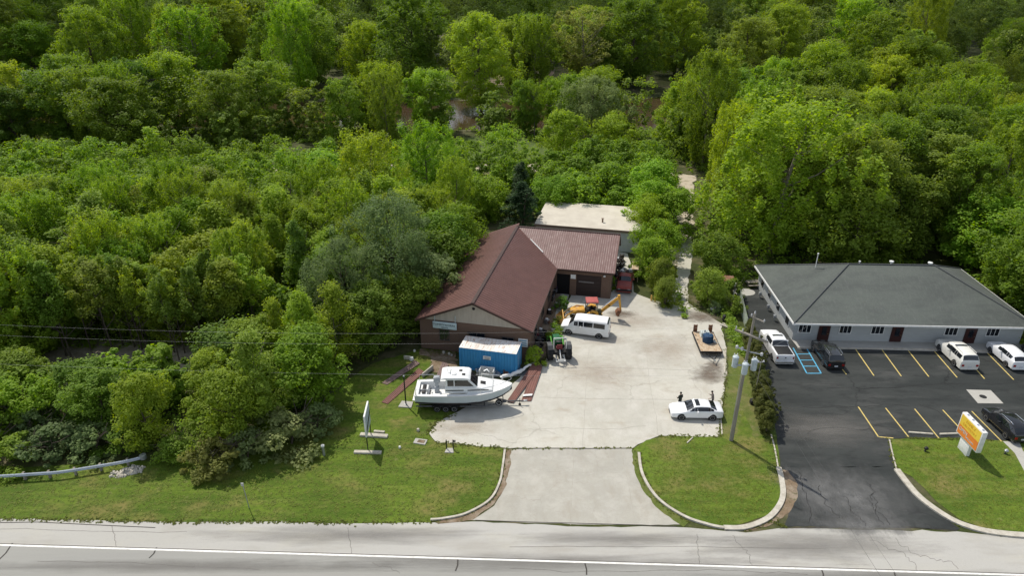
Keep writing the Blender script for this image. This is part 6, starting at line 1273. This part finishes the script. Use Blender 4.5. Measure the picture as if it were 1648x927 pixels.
g = G(401, 818); o = empty('marker_post', 'thin grey marker post alone in the left lawn near the road', 'marker post', (g.x, g.y, 0)); m = MB(); m.tube([(0, 0, 0), (-.12, .02, 2.5)], .035, 6); m.build('post', M_met, o); m = MB(); m.box((-.12, -.03, 2.4), (.22, .03, .3)); m.build('plate', M_met, o)
g = G(392, 823); 
for (px, py, s_, lb) in ((643.5, 721.5, .22, 'small white post cap in the grass left of the pale slab'), (673, 694, .28, 'white stone standing in the grass below the boat stern'), (725, 675, .2, 'small pale stone at the edge of the grass under the boat'), (662.5, 580, .42, 'white upright tank in the grass left of the workshop'), (667, 566, .25, 'small white bucket in the shade left of the workshop wall'),
        (714, 569, .3, 'pale stone against the workshop wall, left of three'), (723, 571, .28, 'pale stone against the workshop wall, middle of three'), (727, 573, .22, 'pale stone against the workshop wall, nearest the container')):
    g = G(px, py); m = MB(); r2 = random.Random(int(px)); m.lathe([(s_*.5, 0), (s_*.6, s_*.3), (s_*.45, s_*.9), (s_*.2, s_*1.05)], (g.x, g.y, 0), 'z', 7); tag(m.build('stone' if 'stone' in lb else 'tank' if 'tank' in lb else 'bucket' if 'bucket' in lb else 'post_cap', M_kerb if 'stone' in lb else M_whitep, None), lb, 'stone' if 'stone' in lb else 'tank' if 'tank' in lb else 'bucket' if 'bucket' in lb else 'marker')
cbar(650, 578.5, 661, 579.5, .07, .5, 'pale rail fixed beside the white tank left of the workshop', 'pale_rail', M_kerb)
# ------------------------------------------------------------ guardrail
gp = smooth_path([G(-160, 783), G(-60, 777), G(0, 776), G(64, 772), G(102, 769), G(153, 761), G(199, 753), G(229, 746)], 5)
gr = empty('guardrail', 'galvanised guardrail curving away behind the left lawn', 'guardrail', (0, 0, 0))
m = MB(); prof = [(0, .42), (.06, .47), (.06, .52), (0, .57), (.06, .62), (.06, .67), (0, .72)]; V = []; n = len(gp)
for i, p in enumerate(gp):
    a = gp[max(i-1, 0)]; b = gp[min(i+1, n-1)]; t = (b-a).normalized(); nn = Vector((t.y, -t.x, 0))
    for q, z in prof: V.append(p+nn*q+Vector((0, 0, z)))
    for q, z in prof[::-1]: V.append(p+nn*(q-.02)+Vector((0, 0, z)))
k = len(prof)*2
F = [(i*k+j, i*k+(j+1) % k, (i+1)*k+(j+1) % k, (i+1)*k+j) for i in range(n-1) for j in range(k)]
m.add(V, F); m.build('rail_beam', mat('galvanised_rail', (.50, .55, .62), (.44, .48, .54), 1.5, rough=.35, metal=.4), gr)
acc = 0; last = gp[0]
for p in gp:
    acc += (p-last).length; last = p
    if acc > 1.9:
        acc = 0; m = MB(); m.box((p.x-.02, p.y+.14, .36), (.16, .2, .76)); m.build('post', M_pole, gr)
m = MB(); p = gp[-1]; m.lathe([(.05, .36), (.28, .40), (.28, .74), (.05, .78)], (p.x+.1, p.y+.18, 0), 'z', 12); m.build('end_terminal', M_met, gr)
rs = random.Random(3); mb = MB()
for i in range(150):
    t = rs.random(); q = G(186+38*t+rs.uniform(-9, 9), 766-11*t+rs.uniform(-5, 5)); s_ = rs.uniform(.08, .22); mb.box((q.x, q.y, s_*.3), (s_*1.5, s_, s_*.8), rs.uniform(0, 3), rs.uniform(-.4, .4), rs.uniform(-.4, .4), .7)
tag(mb.build('broken_stones', M_kerb, None), 'loose heap of broken pale stones below the guardrail end', 'stone heap', None, 'stuff')
# ------------------------------------------------------------ brown metal strips on the ground
M_strip = mat('rusty_brown_sheet', (.21, .095, .075), (.15, .075, .060), 1.2, rough=.7, stretch=(1, .4, 1)); M_strip2 = mat('grey_brown_sheet', (.24, .17, .15), (.16, .11, .10), 1.5, rough=.8)
def strip(pts, lab, z0=.05, z1=.05, m_=None, ribs=4, grp='long metal roofing sheets lying on the ground'):
    P_ = GP(*pts); a, b, c, d = P_; a.z = b.z = z0; c.z = d.z = z1          # a,b near end; c,d far end
    e_ = empty('roofing_sheet', lab, 'metal sheet', (0, 0, 0), 0, grp); m = MB(); nn = Vector((0, 0, 1)); m.slab([a, b, c, d], nn, .035); m.build('sheet', m_ or M_strip, e_)
    m = MB()
    for k in range(ribs):
        t = (k+.5)/ribs; p = a.lerp(b, t)+nn*.01; q = d.lerp(c, t)+nn*.01; m.tube([p, q], .022, 4)
    m.build('ribs', m_ or M_strip, e_); return e_
strip([(815.5, 648), (826.5, 650), (872, 590), (857, 589)], 'long rusty brown sheet sloping past the boat bow, left one of the pair', .14, .30)
strip([(838.5, 647), (855, 646.5), (873, 593), (861, 590)], 'shorter rusty brown sheet with a white patch, right one of the pair', .09, .22)
P_ = GP((841, 641), (856, 640), (857, 637), (843, 638)); mb = MB(); mb.prism([(p.x, p.y) for p in P_], .20, .24, 'z'); tag(mb.build('white_board', M_whitep, None), 'short white board lying across the lower end of the right brown sheet', 'board')
strip([(614, 648), (624, 651), (683, 600), (674, 594)], 'long purple-brown sheet in the grass left of the boat', .06, .12, M_strip)
strip([(614.5, 617), (623, 620), (676, 586), (668, 581)], 'shorter grey-brown sheet in the grass farther behind the boat', .06, .10, M_strip2)
strip([(700, 612), (712, 614), (722, 588), (712, 585)], 'grey-brown sheet leaning in the dirt between the boat and the container', .08, .2, M_strip2, 3)
cbar(680, 608, 697, 594, .14, .5, 'pale plank propped behind the boat stern', 'pale_plank', M_kerb)
# white tarpaulin and gutter pieces between the bow and the container
g = empty('crumpled_tarp', 'crumpled white tarpaulin strip running from the bow to the brown sheets', 'tarpaulin', (0, 0, 0)); m = MB(); rs2 = random.Random(8); prev = None
for (px, py, w_) in ((806, 613, .5), (814, 611, .45), (822, 609, .42), (830, 606, .5), (836, 603, .55), (842, 600, .35), (848, 596, .3), (854, 592, .26)):
    q = G(px, py); q.z = .35+rs2.uniform(-.05, .12)
    if prev: m.tube([prev[0], (prev[0]+q)/2+Vector((0, 0, .08)), q], prev[1]*.42, 7, w_*.42)
    prev = (q, w_)
m.build('cloth', M_whitep, g)
P_ = GP((832, 605), (845, 607), (850, 598), (834, 590)); mb = MB(); mb.prism([(p.x, p.y) for p in P_], .03, .09, 'z'); tag(mb.build('grey_mat', mat('dark_grey_sheet', (.10, .11, .115), (.07, .08, .08), 2), None), 'flat dark grey mat on the ground right of the blue container', 'mat')
g = G(784, 604); o = empty('crate', 'open pale crate of parts between the boat cabin and the blue container', 'crate', (g.x, g.y-.3, 0), -.2)
m = MB(); m.box((0, 0, .06), (1.5, .9, .12)); [m.box((x, 0, .5), (.06, .9, .9)) for x in (-.72, .72)]; m.box((0, .42, .5), (1.4, .06, .9)); m.box((0, -.42, .35), (1.4, .06, .5)); m.build('box', M_whitep, o)
m = MB(); m.tube([(-.3, 0, .6), (0, .1, .75), (.3, -.1, .6)], .16, 8); m.build('hose_coil', M_met, o)
for (px, py, lb, m_) in ((800, 606, 'dark engine part lying at the foot of the container, right of the crate', M_alu), (770, 600, 'low metal frame on the ground behind the boat cabin', M_met), (815, 603, 'rusty drum lid leaning on the lower container edge', M_rusty)):
    g = G(px, py); o = empty('scrap_part', lb, 'scrap part', (g.x, g.y, 0), rnd.uniform(0, 2)); m = MB(); m.box((0, 0, .18), (.7, .45, .34)); m.tube([(-.4, .2, .1), (0, .25, .55), (.4, .2, .1)], .06, 6); m.build('casting', m_, o, bevel=.03)
# ------------------------------------------------------------ scrap by the workshop walls
def moto(lab, px, py, rz, m_):
    g = G(px, py); o = empty('motorcycle', lab, 'motorcycle', (g.x, g.y, 0), rz)
    for x in (-.65, .7): m = MB(); m.lathe([(.20, -.05), (.30, -.05), (.32, 0), (.30, .05), (.20, .05)], (x, 0, .32), 'y', 16); m.build('wheel', M_tyre, o)
    m = MB(); m.box((-.05, 0, .45), (.5, .3, .35)); m.tube([(.7, 0, .32), (.45, 0, 1.0)], .035, 6); m.tube([(-.65, .1, .32), (0, .1, .4)], .04, 6); m.build('engine_frame', M_alu, o)
    m = MB(); m.box((.15, 0, .82), (.5, .28, .24)); m.build('fuel_tank', m_, o, bevel=.06); m = MB(); m.box((-.38, 0, .78), (.6, .26, .12)); m.build('seat', M_plast, o, bevel=.04)
    m = MB(); m.tube([(.42, -.38, 1.05), (.47, 0, 1.0), (.42, .38, 1.05)], .025, 6); m.build('handlebar', M_met, o); return o
M_mar = mat('maroon_tank', (.12, .015, .025), None, 3, rough=.3); M_pur = mat('purple_tank', (.06, .02, .10), None, 3, rough=.3)
moto('motorcycle with pale tank at the front right corner of the workshop, farthest of three', 871, 540, 2.6, M_whitep); moto('maroon motorcycle at the front right corner of the workshop, middle of three', 866, 549, 2.9, M_mar); moto('dark motorcycle with white fender nearest the yellow-green shrub', 864, 558, 2.5, M_black)
moto('purple motorcycle parked outside the dark workshop doorway', 895, 472, 1.2, M_pur); moto('black motorcycle beside the purple one along the workshop side wall', 890, 481, 1.4, M_black)
rs3 = random.Random(21)
heap = empty('scrap_heap', 'tall dark heap of scrap metal and engines in the gap right of the wing roof', 'scrap heap', (G(994, 440).x, G(994, 440).y, 0)); tag(heap, kind='stuff')
m = MB(); m2 = MB()
for k in range(110):
    x = rs3.uniform(-.9, 1.3); y = rs3.uniform(-2.6, 4.5); z = rs3.uniform(.1, 1.5)*(1-abs(x-.1)/2.2); s_ = rs3.uniform(.2, .65); (m if rs3.random() < .75 else m2).box((x, y, z), (s_, s_*rs3.uniform(.3, 1), s_*rs3.uniform(.3, .9)), rs3.uniform(0, 3), rs3.uniform(-.6, .6), rs3.uniform(-.6, .6), rs3.uniform(.5, 1))
    if rs3.random() < .3: a = Vector((x, y, z)); m2.tube([a, a+Vector((rs3.uniform(-.5, .5), rs3.uniform(-.5, .5), rs3.uniform(.1, .6)))], .035, 5)
m.build('dark_scrap', mat('greasy_black_metal', (.03, .028, .03), (.06, .045, .035), 4, rough=.6), heap); m2.build('pale_scrap', M_alu, heap)
for o_ in heap.children: o_['kind'] = 'stuff'
g = G(1021, 447); o = empty('tool_cabinet', 'tall tan cabinet with dark shelves at the right rear of the red pickup', 'cabinet', (g.x, g.y, 0), -.2); m = MB(); m.box((.42, 0, .9), (.08, 2.6, 1.8)); m.box((0, 0, 1.8), (.9, 2.6, .07)); m.box((0, 1.28, .9), (.8, .06, 1.75)); m.build('carcass', M_wood, o); m = MB(); m.box((0, 0, .9), (.8, 2.4, .05)); m.build('shelf', M_dark, o)
for i, (px, py, lb) in enumerate(((887, 566, 'dark engine on the strip between the workshop and the green tractor'), (880, 520, 'engine block against the workshop side wall, halfway along'), (884, 505, 'smaller engine against the workshop side wall, farther back'), (895, 494, 'pale engine part beside the dark leafy plant'))):
    g = G(px, py); engine(lb, (g.x, g.y, 0), i*.9, .8, M_alu if i % 2 else mat('greasy_black_metal', (.03, .03, .03)))
# right-hand junk by the bushes
M_ors = mat('orange_rusty_sheet', (.26, .10, .05), (.34, .21, .15), 1.4, rough=.8)
g = G(1165, 472); o = empty('rusty_tank', 'rusty orange sheet roof on a small lean-to in the bushes right of the track', 'lean-to', (g.x, g.y, 0), -.2); o.name = 'lean_to_shed'
m = MB(); m.box((0, 0, 2.1), (1.9, 1.3, .06), 0, .15); [m.box((0, -.6+k*.2, 2.14-(.6-k*.2)*.15), (1.9, .03, .05), 0, .15) for k in range(7)]; m.build('roof', M_ors, o)
for x in (-.85, .85):
    for y in (-.55, .55): m = MB(); m.box((x, y, 1.0), (.1, .1, 2.0)); m.build('post', M_pole, o)
m = MB(); m.box((0, .58, 1.0), (1.7, .05, 1.9)); m.build('back_wall', M_rusty, o)
for i, (px, py, lb, m_) in enumerate(((1147, 499, 'white pump part in the junk under the olive tree', M_whitep), (1156, 502, 'pale grey motor in the junk right of the white pump', M_alu), (1165, 516, 'dark winch on the dirt behind the flatbed trailer', M_plast), (1172, 525, 'pink-white plank pile at the right rear of the flatbed trailer', M_kerb), (1127, 478, 'rusty drum at the foot of the olive tree by the track', M_rusty))):
    g = G(px, py); o = empty('junk_part' if 'drum' not in lb else 'rusty_drum', lb, 'scrap part' if 'drum' not in lb else 'drum', (g.x, g.y, 0), i*.7)
    m = MB()
    if 'drum' in lb: m.lathe([(.29, 0), (.30, .3), (.29, .6), (.30, .88), (.27, .88)], (0, 0, 0)); m.build('barrel', m_, o)
    elif 'plank' in lb: [m.box((0, k*.16, .06+.05*(k % 2)), (1.5, .13, .05), .05*k) for k in range(4)]; m.build('planks', m_, o)
    else: m.box((0, 0, .22), (.55, .4, .4)); m.lathe([(.18, -.3), (.2, -.1), (.2, .2), (.1, .3)], (.1, 0, .5), 'x', 12); m.build('casing', m_, o, bevel=.03)
for px, py, lb in ((1133, 486, 'pale yellow traffic post left of the junk, nearer one'), (1139, 488, 'pale yellow traffic post left of the junk, farther right')):
    g = G(px-76, py-4) if False else G(px-85, py-2); m = MB(); m.lathe([(.11, 0), (.11, .7), (.05, .8)], (g.x, g.y, 0), 'z', 10); tag(m.build('yellow_post', M_cyp, None), lb.replace('left of the junk', 'at the top right of the lot'), 'post', 'pale yellow posts')
# fence beside the drive
f_ = empty('slat_fence', 'pale slatted fence along the left side of the asphalt drive', 'fence', (0, 0, 0)); A_ = G(1186, 476); B_ = G(1200, 535); dd = (B_-A_); n_ = int(dd.length/2.2)
for k in range(n_+1): p = A_+dd*(k/n_); m = MB(); m.tube([(p.x, p.y, 0), (p.x, p.y, 1.9)], .04, 6); m.build('post', M_met, f_)
m = MB(); nsl = int(dd.length/.17)
for k in range(nsl): p = A_+dd*((k+.5)/nsl); m.box((p.x, p.y, .95), (.11, .02, 1.7), atan2(dd.y, dd.x))
for z in (.3, 1.6): c = (A_+B_)/2; m.box((c.x+.03, c.y, z), (dd.length, .03, .05), atan2(dd.y, dd.x))
m.build('slats', mat('pale_slats', (.45, .50, .42), (.34, .38, .30), 2), f_)
g = G(1179.5, 482); m = MB(); m.tube([(g.x, g.y, 0), (g.x, g.y, 2.3)], .09, 8); tag(m.build('white_post', M_whitep, None), 'white upright post at the far end of the slatted fence', 'post')
g = G(1228, 470); o = empty('picnic_table', 'dark weathered table in the shade behind the far left corner of the office', 'table', (G(1212, 461).x, G(1212, 461).y, 0), .1)
m = MB(); m.box((0, 0, .74), (1.8, .75, .05)); m.build('table_top', M_pole, o)
for s in (1, -1): m = MB(); m.box((0, .62*s, .44), (1.8, .25, .05)); m.build('bench', M_pole, o); m = MB(); m.box((.7*s, 0, .37), (.07, 1.3, .08)); m.box((.7*s, 0, .37), (.06, .08, .74)); m.build('leg', M_pole, o)
g = G(1111, 706); 
cbar(1105.5, 714, 1115, 705, .10, .10, 'thin pale stick lying at the top edge of the grass island', 'pale_stick', M_kerb)
for (px, py, lb) in ((916, 609, 'crack weeds'),): pass
# ------------------------------------------------------------ people
M_skin = mat('skin', (.42, .25, .18), None, 5, rough=.6); M_hair = mat('dark_hair', (.02, .015, .012), None, 5, rough=.8)
def person(label, loc, rz, jacket, trousers, arms, lean=0.0, turn=0.0, scale=1.0, step=.0):
    """faces +x; arms: list of two (shoulder->elbow->wrist offsets)"""
    root = empty('person', label, 'person', loc, rz); root.scale = (scale,)*3
    V = []; E = []; R = []
    def v(p, r, par=None):
        V.append(Vector(p)); R.append(r); i = len(V)-1
        if par is not None: E.append((par, i))
        return i
    L = lambda z: lean*max(0, z-.95)
    pel = v((0, 0, .96), (.15, .17)); wst = v((L(1.12), 0, 1.12), (.13, .155), pel); ch = v((L(1.34), 0, 1.34), (.14, .185), wst); nk0 = v((L(1.47), 0, 1.47), (.085, .12), ch); nk = v((L(1.56)+.01, 0, 1.56), (.052, .052), nk0)
    hd0 = v((L(1.64)+.02, 0, 1.63), (.085, .075), nk); hd1 = v((L(1.72)+.02, 0, 1.71), (.098, .08), hd0); hd2 = v((L(1.78)+.01, 0, 1.775), (.06, .055), hd1)
    nose = None
    for s in (1, -1):
        hip = v((0, .10*s, .90), (.105, .105), pel); kn = v((.04+step*s*.5, .115*s, .50), (.068, .068), hip); an = v((step*s, .12*s, .10), (.045, .045), kn); he = v((step*s, .12*s, .055), (.05, .045), an); v((step*s+.16, .135*s, .04), (.045, .035), he)
        sh = v((L(1.42), .18*s, 1.42), (.075, .075), ch); e1, w1 = arms[0 if s > 0 else 1]
        el = v((L(1.42)+e1[0], .18*s+e1[1]*s, 1.42+e1[2]), (.048, .048), sh); wr = v((L(1.42)+w1[0], .18*s+w1[1]*s, 1.42+w1[2]), (.032, .028), el)
        d = (V[wr]-V[el]).normalized(); side = Vector((0, 1, 0)) if abs(d.y) < .8 else Vector((1, 0, 0)); up_ = d.cross(side).normalized(); side = up_.cross(d).normalized()
        pm = v(V[wr]+d*.055, (.036, .018), wr)
        for k, ll in enumerate((.062, .074, .078, .07)):
            b0 = v(V[pm]+d*.035+side*(.010*(k*2-3)), (.009, .009), pm); b1 = v(V[b0]+d*ll*.55+up_*.008, (.0085, .0085), b0); v(V[b1]+d*ll*.4+up_*.022, (.007, .007), b1)
        t0 = v(V[wr]+d*.03+side*.034*-s, (.011, .011), wr); v(V[t0]+d*.04+side*.018*-s+up_*.01, (.009, .009), t0)
    me = bpy.data.meshes.new('body'); me.from_pydata([tuple(p) for p in V], E, []); o = bpy.data.objects.new('body_src', me); COL.objects.link(o)
    o.modifiers.new('s', 'SKIN'); me.skin_vertices or None
    for i, sv in enumerate(me.skin_vertices[0].data): sv.radius = R[i]; sv.use_root = (i == 0)
    ss = o.modifiers.new('d', 'SUBSURF'); ss.levels = 1; ss.render_levels = 1
    bpy.context.view_layer.update(); dg = bpy.context.evaluated_depsgraph_get(); me2 = bpy.data.meshes.new_from_object(o.evaluated_get(dg)); bpy.data.objects.remove(o)
    me2.name = 'body'; me2.materials.clear(); [me2.materials.append(q) for q in (M_skin, jacket, trousers, M_plast)]
    wrists = [Vector((0, 0, 0))]
    W = []
    for s in (1, -1): e1, w1 = arms[0 if s > 0 else 1]; W.append((Vector((L(1.42)+e1[0], .18*s+e1[1]*s, 1.42+e1[2])), Vector((L(1.42)+w1[0], .18*s+w1[1]*s, 1.42+w1[2]))))
    for p in me2.polygons:
        c = Vector(p.center); k = 1
        if c.z > 1.54 and abs(c.y) < .16: k = 0
        elif any((c-w).length < .12 and (c-w).dot((w-e).normalized()) > -.01 for e, w in W): k = 0
        elif c.z < .085: k = 3
        elif c.z < .93 and not any((c-w).length < .28 and abs(c.y) > .2 for e, w in W): k = 2
        p.material_index = k; p.use_smooth = True
    bo = link('body', me2, root)
    hx = L(1.72)+.02
    m = MB(); m.lathe([(.03, .075), (.085, .05), (.104, 0), (.10, -.05), (.08, -.09)][::-1], (hx-.018, 0, 1.745), 'z', 14); m.build('hair', M_hair, root)
    m = MB(); m.box((hx+.10, 0, 1.69), (.03, .026, .04)); m.build('nose', M_skin, root, bevel=.008)
    for s in (1, -1): m = MB(); m.lathe([(.012, -.004), (.012, .004)], (hx+.088, .032*s, 1.715), 'x', 8); m.build('eye', M_hair, root); m = MB(); m.box((hx, .083*s, 1.70), (.035, .02, .06)); m.build('ear', M_skin, root, bevel=.006)
    m = MB(); m.box((hx+.088, 0, 1.645), (.012, .05, .01)); m.build('mouth', mat('lips', (.30, .12, .10)), root)
    return root
g = G(1093, 660); person('person in a dark green-black jacket standing behind the hood of the white sedan', (G(1093, 656.5).x, G(1093, 656.5).y, 0), radians(120), mat('dark_jacket', (.022, .028, .020), None, 4, rough=.9), mat('dark_trousers', (.015, .015, .018), None, 4, rough=.9),
    [((.06, .10, -.28), (.26, -.02, -.34)), ((.02, .12, -.29), (.14, .06, -.50))])
person('person in a grey-brown jacket leaning forward behind the boot of the white sedan', (G(1145.5, 655).x, G(1145.5, 655).y, 0), radians(165), mat('grey_brown_jacket', (.20, .165, .145), (.16, .13, .115), 4, rough=.9), mat('black_trousers', (.012, .012, .014), None, 4, rough=.9),
    [((.05, .08, -.28), (.24, -.02, -.42)), ((.10, .08, -.26), (.26, -.05, -.12))], lean=.20, step=.1)
# ------------------------------------------------------------ cracks, joints, weeds along the paving
def wander(a, b, seed, amp=.25, n=14):
    r2 = random.Random(seed); A_ = G(*a); B_ = G(*b); d = B_-A_; nn = Vector((-d.y, d.x, 0)).normalized(); P_ = []; o2 = 0
    for k in range(n+1):
        o2 += r2.gauss(0, amp/2.5); o2 *= .85; P_.append(A_+d*(k/n)+nn*o2)
    return P_
mb = MB()
for k, (a, b, am) in enumerate((((1316, 782), (1352, 835), .5), ((1352, 800), (1400, 846), .5), ((1395, 795), (1432, 845), .6), ((1285, 760), (1300, 842), .4), ((1400, 780), (1402, 806), .4), ((1402, 806), (1436, 846), .3), ((1290, 655), (1460, 652), .4), ((1330, 625), (1640, 618), .5), ((1300, 700), (1420, 690), .5), ((1480, 650), (1560, 700), .5), ((1220, 520), (1262, 545), .3))):
    ribbon(mb, wander(a, b, k, am), .045, .015, .0255)
tag(mb.build('asphalt_cracks', mat('sealed_crack', (.018, .018, .018), None, 3), None), kind='structure')
mb = MB()
for k, (a, b, am) in enumerate((((820, 880), (1330, 884), .10), ((0, 852), (300, 857), .1), ((560, 850), (566, 893), .1), ((1120, 860), (1128, 912), .12), ((180, 846), (186, 882), .1), ((1400, 870), (1480, 918), .5), ((1440, 868), (1540, 921), .5), ((1180, 862), (1215, 915), .3), ((600, 905), (640, 927), .3), ((60, 905), (420, 916), .15), ((820, 915), (1300, 926), .2))):
    ribbon(mb, wander(a, b, 40+k, am, 22), .035, .004, .0150)
tag(mb.build('road_cracks', mat('grey_crack', (.22, .21, .19), (.13, .12, .11), 3), None), kind='structure')
mb = MB()
for k, (a, b, am) in enumerate((((948, 560), (936, 720), .08), ((1040, 560), (1058, 700), .1), ((868, 640), (1160, 645), .1), ((905, 592), (1168, 596), .1), ((850, 690), (1040, 688), .2), ((1104, 560), (1150, 690), .5), ((880, 760), (1030, 762), .05), ((924, 724), (918, 846), .05), ((1000, 724), (1022, 846), .06), ((700, 690), (830, 716), .5), ((916, 604), (900, 640), .4))):
    ribbon(mb, wander(a, b, 80+k, am, 22), .03, .006, .0195)
tag(mb.build('lot_joints', mat('lot_joint', (.30, .28, .24), (.40, .38, .33), .8), None), kind='structure')
rw = np.random.RandomState(77); C = []
def weeds(pts, n, spread):
    P_ = [G(*p) for p in pts]
    for _ in range(n):
        i_ = rw.randint(len(P_)-1); p = P_[i_].lerp(P_[i_+1], rw.rand()); C.append((p.x+rw.normal()*spread, p.y+rw.normal()*spread, .03))
weeds([(812, 724), (808, 760), (790, 806), (750, 828), (693, 839)], 170, .12); weeds([(1027, 728), (1034, 768), (1060, 806), (1110, 840)], 200, .16); weeds([(1241, 700), (1250, 745), (1258, 780)], 70, .10)
weeds([(700, 712), (812, 722)], 90, .15); weeds([(822, 723), (1017, 722)], 60, .08); weeds([(1060, 702), (1158, 703), (1163, 650), (1170, 600), (1168, 540)], 260, .14); weeds([(0, 836), (300, 841), (690, 842)], 420, .12)
weeds([(1431, 707), (1436, 735), (1444, 758)], 60, .1); weeds([(1462, 706), (1600, 709)], 90, .08); weeds([(1132, 503), (1108, 488), (1106, 462)], 120, .3); weeds([(885, 572), (868, 590), (842, 602)], 60, .2); weeds([(903, 500), (900, 545), (885, 575)], 160, .25); weeds([(690, 698), (702, 680), (735, 664)], 90, .2); weeds([(676, 563), (735, 568)], 120, .3)
weeds([(1265, 850), (1240, 838), (1200, 856)], 50, .1); weeds([(1470, 790), (1540, 846), (1620, 862)], 60, .08)
V_, ti_ = leaf_arrays(rw, np.array(C), rw.uniform(.05, .17, len(C)), 9, .055, .5, .4, up=.8); V_[:, 2] = np.maximum(V_[:, 2], .03)
me_ = quads_mesh('weeds', V_, ti_, np.full(len(ti_), .3)); me_.materials.append(leaf_mat('weed_leaves', (.13, .15, .03), (.07, .10, .02), stuff=True, k=1.5)); tag(link('weeds', me_), 'tufts of weeds growing along the kerbs and paving edges', 'weeds', None, 'stuff')
# patchy longer grass
C = []
for _ in range(3200):
    px_ = rw.uniform(0, 812); py_ = rw.uniform(700, 838)
    p = G(px_, py_)
    if inside((p.x, p.y), [gx(0, 757), gx(110, 752), gx(235, 745), gx(330, 752), gx(430, 716), gx(500, 690), gx(560, 640), gx(690, 660), gx(690, 712), gx(805, 726), gx(800, 775), gx(745, 822), gx(690, 838), gx(0, 832)]): C.append((p.x, p.y, .02))
for _ in range(1500):
    p = G(rw.uniform(1030, 1258), rw.uniform(710, 842))
    if inside((p.x, p.y), [gx(1036, 735), gx(1080, 708), gx(1245, 706), gx(1250, 770), gx(1235, 822), gx(1165, 845), gx(1065, 800)]): C.append((p.x, p.y, .02))
for _ in range(1300):
    p = G(rw.uniform(1436, 1648), rw.uniform(712, 858))
    if inside((p.x, p.y), [gx(1440, 712), gx(1610, 714), gx(1700, 820), gx(1700, 858), gx(1590, 850), gx(1510, 800), gx(1450, 755)]): C.append((p.x, p.y, .02))
V_, ti_ = leaf_arrays(rw, np.array(C), rw.uniform(.08, .30, len(C)), 8, .05, .15, .1, up=1.6); V_[:, 2] = np.clip(V_[:, 2], .03, .10)
me_ = quads_mesh('grass_tufts', V_, ti_, rw.rand(len(ti_))); me_.materials.append(leaf_mat('grass_tuft_leaves', (.150, .190, .026), (.085, .125, .014), stuff=True, k=1.15, trans=.3)); tag(link('grass_tufts', me_), 'tufts of longer grass scattered over the lawns', 'grass', None, 'stuff')
print('things', len([o for o in bpy.data.objects if o.parent is None]))
